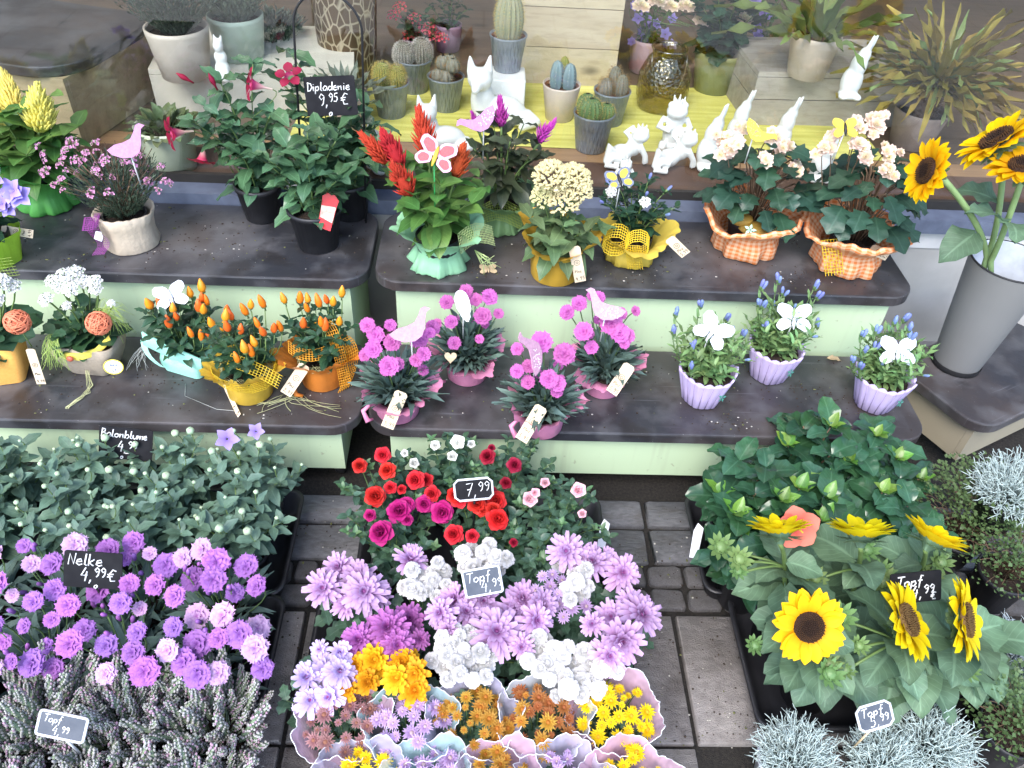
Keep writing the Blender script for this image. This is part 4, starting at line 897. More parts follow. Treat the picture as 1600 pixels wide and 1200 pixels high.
# ---------------------------------------------------------------- upper right bench
rg = random.Random(21)
t = potted('celosia_plant', 'scarlet plumed celosia in ruffled mint green paper wrap', 'potted plant', 686, 410, Z2)
obj('paper_wrap', wrap_mesh(GPROF, PW_mint, 2), t); inner_pot(t, .055, .075)
celosia(t, [(602, 254, -.01, .95), (627, 258, -.01, 1.1), (640, 304, -.05, 1.1), (667, 240, .03, 1.2), (712, 274, -.02, 1.0)], F_plred, L_broad, rg, .095, .15, .12, 9, .06)
nb = MB(); nb.merge(net([V((.05+.02*i, -.05+.012*i, .085+.016*sin(i*.9))) for i in range(5)], [(-.2, .5, .9)]*5, .045, 8, .004, .0005)); obj('net_ribbon', nb.mesh('net_ribbon', NET_pale), t)
mb = MB()
for i in range(14): mb.tube([V((.085, -.035, .06)), V((.105+rg.uniform(-.01, .02), -.05, .045+rg.uniform(-.02, .02))), V((.12+rg.uniform(-.02, .03), -.055, .02+rg.uniform(-.02, .05)))], .0008, 3)
obj('raffia_tuft', mb.mesh('raffia_tuft', NET_pale), t, kind='stuff')
pick('butterfly_pick', 'red and pink butterfly pick among the scarlet plumes', 'butterfly pick', 'fly', [M_pinkp, M_yel, M_redp], atY(680, 245, t.location.y-.06), .8, .2, -.45, .082, .13, M_stickg)
t = potted('celosia_plant', 'magenta plumed celosia with bronze leaves in sage green wrap', 'potted plant', 782, 352, Z2)
obj('paper_wrap', wrap_mesh([(r_*.85, z_*.9, k_, a_, q_) for r_, z_, k_, a_, q_ in GPROF], PW_sage, 4), t); inner_pot(t, .045, .065)
celosia(t, [(783, 196, 0, .95), (843, 222, -.01, .9), (745, 196, .02, .5)], F_plmag, L_celod, rg, .085, .18, .11, 9, .06)
nb = MB(); nb.merge(net([V((-.055+.022*i, -.055+.003*i, .055+.018*sin(i*.8))) for i in range(6)], [(.1, .5, .9)]*6, .05, 8, .004, .0005)); obj('net_ribbon', nb.mesh('net_ribbon', NET_lime), t)
pick('bird_pick', 'lilac speckled bird cutout beside the magenta plume', 'bird pick', 'bird', [M_bird, M_stickw], atY(752, 186, t.location.y-.03), .5, .2, .75, .085, .1, lattice=True, flip=True)

t = potted('celosia_plant', 'cream cockscomb celosia in mustard paper pot', 'potted plant', 866, 428, Z2)
M_must = papermat('mustard_paper', (.66, .40, .05)); M_yelp = papermat('yellow_paper', (.82, .62, .1))
obj('paper_pot', wrap_mesh([(.055, 0, 5, .01, 0), (.057, .004, 5, .01, 0), (.06, .05, 5, .012, .001), (.062, .085, 5, .02, .002), (.078, .10, 3, .09, .006), (.09, .115, 3, .16, .012)], M_must, 8, name='paper_pot'), t); inner_pot(t, .05, .075)
bush(t, leafset('leaf', leafmat('leaf_sage_green', (.11, .18, .075)), 'ov', .46, bend=.9), 9, .1, .1, 4, .085, 2, .07, .2, (.35, -.45), rg)
for k, (u, v, s) in enumerate(((862, 282, 1.0), (895, 285, .95), (880, 318, .95), (850, 310, .7), (905, 300, .7))):
    p = loc(t, atY(u, v, t.location.y-.02+.01*(k % 2))); flower(t, F_crest[k % 2], p, V((p.x*4, -.35, .9)), s, 'flower_crest', (0, 0, .08))
pricetag('kraft tag hanging from the mustard paper pot', atY(897, 385, at(866, 428, Z2).y-.062), atY(907, 440, at(866, 428, Z2).y-.066), .026, '4,95')
t = potted('gentian_plant', 'dark leaved gentian in yellow crepe wrap with yellow netting', 'potted plant', 982, 402, Z2)
obj('paper_wrap', wrap_mesh([(.05, 0, 9, .06, .0), (.062, .005, 9, .06, .001), (.062, .03, 9, .04, .001), (.055, .045, 6, .02, 0), (.062, .055, 5, .03, .001), (.085, .072, 4, .06, .006), (.1, .078, 4, .1, .012)], M_yelp, 7), t); inner_pot(t, .05, .06)
tips = bush(t, L_dark, 15, .135, .1, 6, .042, 2, .055, .15, (.5, -.2), rg)
for k, (p, d) in enumerate(tips):
    if k % 2 == 0: flower(t, F_gen[k % 2], p, d, .9, 'bud')
for k, (u, v) in enumerate(((1008, 316), (955, 300))): flower(t, F_kal[k], loc(t, atY(u, v, t.location.y-.06)), V((0, -.8, .6)), .55, 'flower_cluster', (0, 0, .08))
nb = MB(); lp = [V((-.05+.03*cos(a*.63), -.06+.01*sin(a*.63), .085+.02*sin(a*.63))) for a in range(11)]; nb.merge(net(lp, [(.2, .8, .5)]*11, .035, 5, .005, .0009)); lp = [V((.0+.028*cos(a*.63+.8), -.068, .08+.024*sin(a*.63+.8))) for a in range(11)]
nb.merge(net(lp, [(.1, .8, .5)]*11, .03, 5, .005, .0009)); nb.merge(net([V((-.01+.003*i, -.066-.002*i, .075-.012*i)) for i in range(6)], [(1, 0, 0)]*6, .035, 6, .005, .0008)); obj('net_ribbon', nb.mesh('net_ribbon', NET_yel), t)
pricetag('kraft tag sticking out right of the yellow crepe wrap', atY(1045, 372, t.location.y-.05), atY(1072, 398, t.location.y-.06), .026, '5,99', .4)
pick('butterfly_pick', 'yellow grey edged butterfly pick above the dark leaved gentian', 'butterfly pick', 'fly', [M_rail, M_black, M_yel], atY(968, 283, t.location.y-.02), .9, 0, .3, .062, .08)

G_or = gingham('orange_gingham', (.82, .5, .3), (.72, .2, .045)); M_hess = papermat('mustard_hessian', (.42, .26, .05), scale=150, bump=.8)
BPROF = [(.066, 0, 8, .07, 0), (.07, .004, 8, .08, .001), (.07, .03, 8, .05, .001), (.062, .048, 6, .02, 0), (.064, .054, 6, .01, .001), (.085, .07, 5, .03, .004), (.1, .08, 5, .04, .007), (.11, .09, 5, .05, .012), (.1, .094, 5, .05, .012)]
def begonia(label, u, v, fl, seed, back=.05):
    t = potted('begonia_plant', label, 'potted plant', u, v, Z2); r = random.Random(seed); obj('fabric_wrap', wrap_mesh([(a_*1.16, b_*1.12, c_, d_, e_) for a_, b_, c_, d_, e_ in BPROF], G_or, seed, name='fabric_wrap'), t); inner_pot(t, .055, .075)
    for i in range(46):
        az = i*2.4; q = sqrt((i+.5)/46); e = V((.1*q*cos(az), .075*q*sin(az)+.012, .135+.12*(1-q*q)+r.uniform(-.02, .03))); a = V((e.x*.2, e.y*.2, .06))
        mb = MB(); mb.tube(bez(a, V((e.x*.5, e.y*.5, e.z)), e, 4), .0018, 4); obj('stem', mb.mesh('stem', M_brstem), t); put_leaf(t, L_beg, e, az+r.uniform(-.4, .4), r.uniform(-.45, .25)-.2*q, r.uniform(.05, .08), r)
    for k, (fu, fv, dy) in enumerate(fl):
        base = loc(t, atY(fu, fv, t.location.y+dy))
        for m_ in range(5):
            p = base+V((r.uniform(-.018, .018), r.uniform(-.014, .014), r.uniform(-.014, .014))) if m_ else base
            flower(t, F_beg[r.randint(0, 2)], p, V((p.x*3+r.uniform(-.3, .3), -.7, .7)), r.uniform(.65, 1.1), stemfrom=(p.x*.6, p.y*.4, .13) if m_ == 0 else None, sm=M_brstem)
    return t
b1 = begonia('cream flowered begonia in orange gingham wrap left of its twin', 1162, 385, [(1128, 218, 0), (1150, 225, -.04), (1165, 200, 0), (1205, 215, -.02), (1225, 235, 0), (1240, 262, -.03), (1196, 248, -.05), (1135, 240, -.03)], 3)
b2 = begonia('cream and blush begonia in orange gingham wrap at the bench end', 1318, 410, [(1340, 195, 0), (1365, 205, 0), (1335, 225, -.03), (1352, 240, -.04), (1385, 270, -.04), (1392, 235, 0), (1300, 215, 0), (1285, 235, -.02), (1372, 185, .02)], 5)
lump = MB(); lump.ell((.0, -.062, .088), (.05, .03, .012), 14, 6); lump.ell((-.04, -.04, .1), (.03, .025, .014), 12, 6); obj('hessian_bow', lump.mesh('hessian_bow', M_hess), b1)
M_minti = mat('mint_felt', (.4, .72, .58), rough=.8); M_paleye = mat('pale_yellow_felt', (.75, .75, .4), rough=.8)
for (x, m_) in ((-.03, M_minti), (.03, M_paleye)):
    mb = MB(); rays(mb, 5, .014, .008, 0, .001, 0, 'ob', 0, .1, 2, 2); obj('felt_flower', mb.mesh('felt_flower', m_), b1, facing((x, -.088, .1), (0, -.6, .8)))
nb = MB(); nb.merge(net([V((-.085+.005*i, -.06-.004*i, .1-.014*i)) for i in range(7)], [(1, .1, .1)]*7, .045, 6, .006, .0009)); obj('net_ribbon', nb.mesh('net_ribbon', NET_yel), b2)
pick('bird_pick', 'yellow cutout bird with blue speckled wing over the left begonia', 'bird pick', 'bird', [M_yel, M_rail], atY(1183, 205, b1.location.y-.04), .6, 0, -.9, .07, .08, lattice=True)
pick('butterfly_pick', 'yellow butterfly pick over the right begonia', 'butterfly pick', 'fly', [M_yel, M_black, M_yel], atY(1320, 203, b2.location.y-.03), .8, 0, .05, .055, .08)
pricetag('kraft tag on the right begonia wrap above the bench end', atY(1360, 388, b2.location.y-.06), atY(1388, 400, b2.location.y-.07), .026, '7,99', .3)
pick('wooden_butterfly', 'small plain wooden butterfly lying on the dark shelf', 'butterfly', 'fly', [M_wood, M_wood], at(763, 422, Z2+.004), 1.45, 0, .1, .042, 0)

# ---------------------------------------------------------------- lower left bench
def kalanchoe(t, clusters, seed, base=.08, ball=None):
    r = random.Random(seed); bush(t, L_kal, 8, .085, .07, 4, .05, 2, base, .1, (.3, -.3), r, sr=.003)
    for u, v, dy, s in clusters:
        p = loc(t, atY(u, v, t.location.y+dy)); flower(t, F_kal[r.randint(0, 2)], p, V((p.x*3, -.5, .9)), s*.78, 'flower_cluster', (p.x*.2, p.y*.2, base+.03), sr=.002)
def rattan_ball(label, pos, R=.026):
    t = thing('rattan_ball', label, 'ball', pos); r = random.Random(int(pos[0]*999)); mb = MB(); mb.ell((0, 0, 0), R*.86, 14, 9); obj('core', mb.mesh('core', mat('ball_core', (.45, .12, .06), rough=.9)), t); q = MB()
    for i in range(26):
        a = V((r.gauss(0, 1), r.gauss(0, 1), r.gauss(0, 1))).normalized(); b = a.orthogonal().normalized(); c = a.cross(b); q.tube([(b*cos(k*.4488)+c*sin(k*.4488))*R*r.uniform(.93, 1.02) for k in range(14)]+[b*R], R*.045, 4)
    obj('winding', q.mesh('winding', M_coral), t); s = MB(); s.tube([(0, 0, -R), (0, .01, -R-.05)], .0015, 4); obj('stick', s.mesh('stick', M_stem), t); return t
M_coral = mat('coral_rattan', (.76, .24, .13), (.68, .2, .1), rough=.6)
M_orfelt = mat('orange_felt', (.82, .42, .1), (.78, .37, .08), rough=.9, scale=200, bump=.4); M_tfelt = mat('taupe_felt', (.36, .3, .23), (.31, .26, .2), rough=.95, scale=180, bump=.5); M_yfelt = mat('yellow_felt', (.72, .6, .1), rough=.95, scale=180, bump=.4); M_mfelt = mat('mint_felt_bag', (.36, .74, .6), (.32, .68, .55), rough=.9, scale=200, bump=.3)
def bag_mesh(w0, d0, w1, d1, h, m, bulge=.0, seed=0, name='felt_bag'):
    mb = MB(); r = random.Random(seed); rows = []
    for (k, z, ins) in ((0, 0, 0), (.1, .003, 0), (.4, h*.4, -bulge), (.7, h*.7, -bulge), (1, h, 0), (1, h+.0015, .004), (.7, h*.75, .006)):
        w, d = w0+(w1-w0)*k-ins*2, d0+(d1-d0)*k-ins*2
        rows.append([(x*(1+.03*noise.noise(V((x*30, y*30, z*20+seed)))), y, z+(.006*noise.noise(V((x*20, y*20, seed))) if k == 1 else 0)) for x, y in rounded(-w/2, -d/2, w/2, d/2, min(w, d)*.2, 4)])
    mb.grid(rows, 0, True); return mb.mesh(name, m)
rg = random.Random(33)
t = potted('kalanchoe_plant', 'white kalanchoe in orange felt bag, cut by the left picture edge', 'potted plant', 12, 585, Z1)
obj('felt_bag', bag_mesh(.085, .075, .11, .085, .1, M_orfelt, .004, 1), t, RZ(.25)); soil(t, .04, .08)
kalanchoe(t, [(0, 440, 0, 1.1), (20, 447, .01, .9), (-5, 468, -.03, .9)], 1)
for k in range(5): put_leaf(t, L_kal, V((.01*k-.01, .01, .11)), -.6+k*.5, .1, .1, rg)
mb = MB(); mb.lathe([(.013, 0), (.013, .003), (.008, .006), (.0005, .0065)], 16); obj('button', mb.mesh('button', mat('lilac_button', (.5, .35, .4), rough=.4)), t, RZ(.25) @ T((-.02, -.045, .045)) @ RX(pi/2))
rattan_ball('coral rattan ball in the orange felt bag at the left edge', atY(27, 503, t.location.y-.035))
pricetag('kraft tag tucked beside the orange felt bag', atY(47, 545, t.location.y-.02), atY(65, 600, t.location.y-.035), .02, '4,99', .5)
t = potted('kalanchoe_plant', 'white kalanchoe in taupe felt pot with yellow rim', 'potted plant', 152, 570, Z1)
obj('felt_pot', bag_mesh(.09, .075, .15, .105, .085, M_tfelt, .004, 2, 'felt_pot'), t, RZ(-.1)); soil(t, .05, .065)
mb = MB(); pts = [V((-.062, -.03, .082)), V((-.035, -.054, .07)), V((.0, -.058, .07)), V((.04, -.054, .083)), V((.07, -.03, .105))]; rows = [[p+V((0, 0, -.009)) for p in pts], [p+V((0, -.002, .009)) for p in pts], [p+V((0, .004, .009)) for p in pts]]; mb.grid(rows); obj('felt_rim', mb.mesh('felt_rim', M_yfelt), t)
mb = MB(); mb.ell((-.015, -.065, .072), (.008, .005, .007), 8, 6); obj('bead', mb.mesh('bead', mat('red_bead', (.55, .12, .07), rough=.4)), t)
kalanchoe(t, [(100, 432, .02, 1.1), (118, 428, .03, 1.1), (82, 440, .02, .9), (92, 448, 0, .8), (110, 452, -.01, 1.0), (132, 440, .02, .9), (148, 440, .02, .9), (150, 452, 0, .8), (72, 468, -.02, .9), (105, 478, -.04, .6), (174, 474, 0, .5)], 2, .07)
for k in range(6): put_leaf(t, L_kal, V((-.02+.01*k, 0, .09)), 2.6+k*.75, .2, .08, rg)
rattan_ball('coral rattan ball on the taupe felt pot', atY(154, 505, t.location.y-.04))
def tuft(rg_): 
    a = V((-.045, -.03, .095)); return bez(a+V((rg_.uniform(-.012, .012), 0, .02)), a+V((rg_.uniform(-.04, .02), -.025, .02)), a+V((rg_.uniform(-.035, .03), -.045, -.05+rg_.uniform(0, .05))), 5)
raffia('sisal_tuft', 'lime sisal threads spilling over the taupe felt pot', t.location, 45, tuft, M_sisal, 1, .0005)
raffia('sisal_tuft', 'wisps of lime sisal right of the white kalanchoe', t.location, 60, lambda r: bez(V((.03, 0, .1)), V((.06+r.uniform(-.02, .03), r.uniform(-.02, .03), .18+r.uniform(-.03, .05))), V((.085+r.uniform(-.03, .03), r.uniform(-.03, .02), .12+r.uniform(-.04, .06))), 5), M_sisal, 2, .00045)
raffia('raffia_strands', 'raffia ends hanging over the shelf edge below taupe felt pot', t.location, 7, lambda r: [V((.005+r.uniform(-.006, .006), -.055, .03)), V((.01+r.uniform(-.006, .01), -.075, .003)), V((.01+r.uniform(-.012, .012), -.1, .003)), V((-.0+r.uniform(-.01, .012), -.125+r.uniform(-.01, .01), .003)), V((-.012+r.uniform(-.004, .004), -.146, .002)), V((-.015+r.uniform(-.004, .004), -.153, -.008-r.uniform(0, .02)))], M_raf, 3)
t2 = thing('oval_badge', 'white oval badge with yellow rim and blue lettering on taupe felt pot', 'badge', atY(178, 573, t.location.y-.068)); M = board((0, 0, 0), .5, -.05, .05)
mb = MB(); mb.extrude([(.022*cos(2*pi*i/24), .0165*sin(2*pi*i/24)) for i in range(24)], 0, .002); obj('plate', mb.mesh('plate', M_whitep, False), t2, M)
mb = MB(); mb.tube([(.0215*cos(2*pi*i/24), .016*sin(2*pi*i/24), .0022) for i in range(26)], .0016, 5); obj('rim', mb.mesh('rim', M_yfelt), t2, M)
mb = MB(); write(mb, 'Lot', -.01, -.011, .009, .0009, 0, .0025); 
for x in (-.006, .0, .007): mb.ell((x, .004, .0022), (.0035, .003, .0006), 7, 4)
obj('lettering', mb.mesh('lettering', mat('blue_grey_ink', (.2, .23, .36), rough=.7)), t2, M)

def pepperplant(t, fruits, seed, base=.07, spread=.09, n=12, h=.12, ll=.05):
    r = random.Random(seed); tips = bush(t, L_pep, n, h, spread, 5, ll, 3, base, .25, (.3, -.3), r, sr=.002)
    for k, (u, v, dy) in enumerate(fruits):
        p = loc(t, atY(u, v+12, t.location.y+dy)); d = V((r.uniform(-.25, .25), r.uniform(-.3, .1), 1)); obj('pepper_fruit', F_pep[r.randint(0, 2)], t, facing(p, d, r.uniform(.95, 1.3)))
        mb = MB(); mb.tube(bez(V((p.x*.4, p.y*.4, base+.02)), V((p.x*.9, p.y*.9, base+.04)), p-V((0, 0, .008)), 4), .0013, 4); obj('stem', mb.mesh('stem', M_stem), t)
t = potted('pepper_plant', 'orange ornamental pepper in mint felt bag', 'potted plant', 298, 572, Z1)
obj('felt_bag', bag_mesh(.1, .07, .1, .075, .05, M_mfelt, .004, 3), t, RZ(-.35)); soil(t, .04, .04)
mb = MB(); pts = bez(V((-.075, -.03, .105)), V((-.04, -.05, .1)), V((.05, -.055, .05)), 8); rows = [[p+V((0, .004, .014)) for p in pts], [p+V((0, -.006, -.014)) for p in pts], [p+V((0, -.003, -.015)) for p in pts], [p+V((0, .007, .014)) for p in pts]]; mb.grid(rows); pts = bez(V((-.075, -.03, .1)), V((-.08, -.04, .06)), V((-.045, -.04, .03)), 6)
mb.grid([[p+V((-.006, 0, 0)) for p in pts], [p+V((.008, -.004, 0)) for p in pts]]); obj('bag_handle', mb.mesh('bag_handle', M_mfelt), t)
pepperplant(t, [(237, 470, 0), (256, 472, 0), (271, 478, -.02), (267, 460, .02), (277, 488, -.03), (266, 500, -.04), (301, 515, -.06), (316, 520, -.06), (299, 453, .03), (317, 445, .04), (316, 460, .02), (311, 475, 0), (318, 478, 0), (325, 465, .02), (328, 520, -.05), (334, 500, -.04), (349, 505, -.04), (355, 480, -.01)], 1, .045)
pick('butterfly_pick', 'white butterfly pick on the pepper plant in mint felt', 'butterfly pick', 'fly', [M_fil, M_fil], atY(268, 466, t.location.y+.0), .9, .1, .3, .07, .07)
YPOT = papermat('yellow_film_pot', (.78, .5, .06), .35, .15); OPOT = papermat('orange_film_pot', (.72, .23, .035), .35, .12)
PPROF = [(.048, 0, 4, .01, 0), (.05, .003, 4, .01, 0), (.052, .05, 4, .02, .001), (.056, .065, 4, .04, .003), (.075, .08, 3, .1, .008), (.085, .09, 3, .15, .012)]
t = potted('pepper_plant', 'orange ornamental pepper in yellow pot with wide yellow net ribbon', 'potted plant', 392, 612, Z1); ty = t
obj('film_pot', wrap_mesh(PPROF, YPOT, 11, name='film_pot'), t); soil(t, .045, .055)
pepperplant(t, [(357, 505, 0), (363, 488, .02), (386, 480, .03), (392, 470, .03), (413, 468, .04), (376, 510, -.01), (405, 500, .0), (428, 507, .0), (414, 512, -.02), (400, 530, -.03), (395, 545, -.04), (373, 555, -.05), (440, 505, .01), (352, 490, 0), (384, 540, -.05)], 2, .06, .09, 12, .11, .048)
nb = MB(); nb.merge(net([V((.07*cos(a*.45+3.3), .062*sin(a*.45+3.3)-.005, .07+.006*sin(a))) for a in range(9)], [(0, -.2, 1)]*9, .03, 5, .006, .0009)); nb.merge(net(bez(V((-.02, -.03, .12)), V((.04, -.05, .12)), V((.09, -.06, .085)), 8), [(.3, .7, .6)]*9, .028, 5, .006, .0009)); obj('net_ribbon', nb.mesh('net_ribbon', NET_yel), t)
mb = MB(); rr = random.Random(8)
for i in range(40): a0 = rr.uniform(0, 6.28); mb.tube([V(((.05+rr.uniform(-.01, .01))*cos(a0+q*.3), (.05+rr.uniform(-.01, .01))*sin(a0+q*.3), .068+rr.uniform(-.008, .012))) for q in range(6)], .0006, 3)
RAFNEST = mb.mesh('raffia_nest', M_raf); obj('raffia_nest', RAFNEST, t, kind='stuff')
t = potted('pepper_plant', 'orange ornamental pepper in orange pot with looped net ribbon', 'potted plant', 506, 592, Z1); to = t
obj('film_pot', wrap_mesh(PPROF, OPOT, 12, name='film_pot'), t); soil(t, .045, .055); obj('raffia_nest', RAFNEST, t, kind='stuff')
pepperplant(t, [(446, 462, .03), (469, 462, .03), (482, 475, .01), (482, 462, .03), (500, 468, .03), (512, 462, .04), (520, 466, .03), (534, 452, .04), (503, 498, -.03), (530, 496, -.02), (508, 505, -.03), (474, 500, -.01)], 3, .06, .09, 12, .12, .048)
nb = MB(); nb.merge(net(bez(V((-.06, -.03, .12)), V((-.01, -.06, .09)), V((.05, -.02, .125)), 8), [(0, .5, .9)]*9, .026, 5, .006, .0009)); nb.merge(net(bez(V((.01, .0, .17)), V((.05, -.03, .2)), V((.06, -.05, .02)), 10), [(.9, .1, .3)]*11, .026, 5, .006, .0009)); nb.merge(net(bez(V((.06, -.01, .13)), V((.1, -.02, .1)), V((.05, -.04, .0)), 8), [(.8, .5, .2)]*9, .026, 5, .006, .0009)); obj('net_ribbon', nb.mesh('net_ribbon', NET_or), t)
mb = MB(); mb.tube([V((-.04, -.045, .05)), V((-.058, -.06, .03)), V((-.05, -.07, .012)), V((-.036, -.068, .006))], [.004, .006, .006, .004], 6); obj('ribbon_curl', mb.mesh('ribbon_curl', OPOT), t)
pricetag('kraft price tag leaning between yellow and orange pepper pots', atY(477, 570, to.location.y-.055), atY(446, 616, to.location.y-.085), .026, '2,99')
pricetag('thin kraft tag lying on the shelf left of the yellow pepper pot', at(350, 598, Z1+.01), at(374, 650, Z1+.003), .012, '2,99', .7)
raffia('raffia_strands', 'pale raffia strands straggling over the shelf near the bench gap', at(450, 632, Z1+.002), 16, lambda r: bez(V((r.uniform(-.02, .03), .03, .002)), V((r.uniform(-.06, .08), -.01+r.uniform(-.02, .02), .006)), V((r.uniform(-.1, .13), r.uniform(-.04, .015), .001)), 6), M_raf, 5, .0006)
raffia('raffia_strands', 'thin white raffia thread trailing from the mint bag to the edge', at(300, 610, Z1+.002), 2, lambda r: [V((-.02, .02, .001)), V((-.01, -.02, .001)), V((.02, -.035, .001)), V((.07, -.06, .001)), V((.11, -.07+r.uniform(-.01, .01), .001))], M_sisalw, 6, .0006)
raffia('raffia_strands', 'white sisal wisps between taupe pot and mint bag', at(225, 560, Z1+.002), 14, lambda r: bez(V((.04, .0, .06)), V((.02+r.uniform(-.03, .02), -.02, .05)), V((r.uniform(-.03, .03), r.uniform(-.05, 0), .002)), 5), M_sisalw, 7, .0005)

# ---------------------------------------------------------------- lower right bench
PINK = papermat('pink_film_pot', (.75, .28, .45), .35, .12)
def carn_pot(label, u, v, fl, seed):
    t = potted('carnation_plant', label, 'potted plant', u, v, Z1); r = random.Random(seed)
    obj('film_pot', wrap_mesh([(.045, 0, 4, .01, 0), (.047, .003, 4, .01, 0), (.05, .04, 4, .015, .001), (.052, .055, 4, .03, .002), (.068, .065, 3, .09, .006), (.082, .075, 3, .16, .012)], PINK, seed, name='film_pot'), t); soil(t, .043, .045)
    for i in range(150):
        az = i*2.4; q = sqrt((i+.5)/150); b = V((.035*q*cos(az), .035*q*sin(az), .05+.07*(1-q)*r.random()))
        put_leaf(t, L_carn, b, az+r.uniform(-.5, .5), 1.42-.85*q+r.uniform(-.2, .2), r.uniform(.06, .095), r, roll=.6)
    for k, (fu, fv, dy, s) in enumerate(fl):
        p = loc(t, atY(fu, fv, t.location.y+dy)); flower(t, F_carp[k % 3], p, V((p.x*4+r.uniform(-.2, .2), p.y*2-.55, .7)), s*r.uniform(.68, .98), stemfrom=(p.x*.25, p.y*.25, .06), sm=M_cal)
    for k in range(6):
        az = k*1.05+r.uniform(-.4, .4); q = r.uniform(.03, .075); p = V((q*cos(az), q*sin(az), r.uniform(.125, .17))); flower(t, F_carp[k % 3], p, V((p.x*5, p.y*3-.5, .7)), r.uniform(.45, .75), stemfrom=(p.x*.3, p.y*.3, .06), sm=M_cal)
    mb = MB(); mb.tube([V((-.045, -.03, .06)), V((-.07, -.045, .04)), V((-.06, -.06, .025)), V((-.05, -.05, .02))], [.003, .006, .007, .003], 6); obj('ribbon_curl', mb.mesh('ribbon_curl', PINK), t); return t
c1 = carn_pot('pink carnation in pink pot nearest the gap between benches', 622, 642, [(574, 508, 0, .9), (587, 523, -.01, 1.1), (583, 546, -.03, 1), (610, 508, .02, .8), (613, 535, -.02, .9), (608, 572, -.06, 1.15), (655, 528, 0, 1.1), (650, 563, -.03, .9), (662, 553, -.03, 1), (676, 512, .03, .8), (672, 520, .01, .8)], 1)
c2 = carn_pot('pink carnation in pink pot at the back with white wing ornament', 730, 585, [(698, 472, 0, 1.05), (728, 455, .03, .8), (754, 494, -.02, 1.15), (765, 464, .02, 1), (779, 490, 0, .75), (705, 503, -.04, .75), (743, 468, .02, .8)], 2)
c3 = carn_pot('pink carnation in pink pot closest to the shelf front edge', 845, 665, [(808, 545, .01, .75), (808, 580, -.03, 1.0), (846, 535, .02, 1.2), (882, 553, .0, 1.2), (858, 592, -.05, 1.2), (872, 600, -.05, 1.0), (826, 572, -.02, .8)], 3)
c4 = carn_pot('pink carnation in pink pot beside the lilac pots', 940, 604, [(886, 488, 0, 1.1), (905, 474, .02, 1), (912, 518, -.04, 1.3), (935, 465, .03, 1.0), (955, 505, -.02, 1.3), (968, 520, -.03, 1.2), (970, 490, .0, .9), (979, 525, -.02, .9), (993, 486, .02, .8), (925, 462, .03, .8)], 4)
pick('bird_pick', 'pale pink bird cutout on the carnation nearest the gap', 'bird pick', 'bird', [M_birdp], atY(640, 515, c1.location.y-.03), .5, 0, .3, .085, .09)
t = thing('wing_pick', 'white scalloped wing ornament in the back carnation', 'wing pick', atY(724, 478, c2.location.y-.02)); mb = MB()
mb.extrude([((.02+.003*sin(i*3.1))*cos(2*pi*i/22)*(.75+.25*sin(2*pi*i/22)), .036*sin(2*pi*i/22)) for i in range(22)], 0, .004); obj('wing', mb.mesh('wing', M_whitep, False), t, board((0, 0, 0), .5, .1, .25)); mb = MB(); mb.tube([(0, .002, -.02), (0, .01, -.1)], .0016, 5); obj('stick', mb.mesh('stick', M_stickw), t)
pick('bird_pick', 'slim pink bird cutout standing upright in the front carnation', 'bird pick', 'bird', [M_birdp, M_whitep], atY(833, 555, c3.location.y-.03), .5, .9, 1.25, .085, .1, lattice=True)
pick('bird_pick', 'pink bird cutout with lace wing on the carnation beside lilac pots', 'bird pick', 'bird', [M_birdp, M_whitep], atY(948, 482, c4.location.y-.03), .6, 0, -.15, .085, .09, lattice=True, flip=True)
for c_, a, b, lb in ((c1, (628, 612), (605, 668), 'kraft price tag leaning on the pink pot nearest the gap'), (c3, (847, 635), (814, 688), 'kraft price tag on the frontmost pink pot over the edge'), (c4, (985, 570), (955, 614), 'kraft price tag on the pink pot beside the lilac pots')):
    pricetag(lb, atY(*a, c_.location.y-.06), atY(*b, c_.location.y-.085), .028, '5,95')
t = thing('wooden_heart', 'small wooden heart at the back pink carnation pot', 'heart', atY(704, 558, c2.location.y-.06)); mb = MB(); mb.extrude([(.014*sin(a)**3, .0009*(13*cos(a)-5*cos(2*a)-2*cos(3*a)-cos(4*a))) for a in [-2*pi*i/20 for i in range(20)]], 0, .002); obj('heart', mb.mesh('heart', M_wood, False), t, board((0, 0, 0), .6)); mb = MB(); mb.tube([(0, 0, 0), (-.03, .02, .015)], .001, 4); obj('stick', mb.mesh('stick', M_wood), t)
# fluted lilac pots with gentian
LILAC = mat('lilac_ceramic', (.56, .46, .70), (.52, .42, .66), rough=.45, scale=30); LILACD = mat('lilac_groove', (.34, .27, .45), rough=.6)
def lilac_pot(rot):
    mb = MB(); n = 12; rows = []; prof = [(.04, 0), (.043, .003), (.052, .04), (.064, .085), (.066, .094), (.061, .094), (.056, .075), (.045, .03)]
    for (r, z) in prof:
        row = []
        for j in range(6*n):
            a = 2*pi*j/(6*n); hx_ = cos(pi/6)/cos(((a+pi/6) % (pi/3))-pi/6); sc = abs(sin(a*9)); row.append((r*(.55+.45*hx_)*1.06*cos(a)*(1-.0-.035*(1-sc)**4), r*(.55+.45*hx_)*1.06*sin(a)*(1-.035*(1-sc)**4), z+(.008*sc-.005 if z > .09 else 0)))
        rows.append(row)
    b = mb.grid(rows, 0, True); mb.f.append(tuple(b+j for j in reversed(range(6*n)))); mb.m.append(0); return mb.mesh('pot', LILAC)
LP = lilac_pot(0); GRO = MB()
for j in range(18):
    a = 2*pi*(j)/18; 
    def pr(r): return r*(.55+.45*cos(pi/6)/cos(((a+pi/6) % (pi/3))-pi/6))*1.06*.966
    GRO.tube([(pr(r)*cos(a), pr(r)*sin(a), z) for r, z in ((.0435, .004), (.052, .04), (.064, .085))], .0012, 4)
GROm = GRO.mesh('flutes', LILACD)
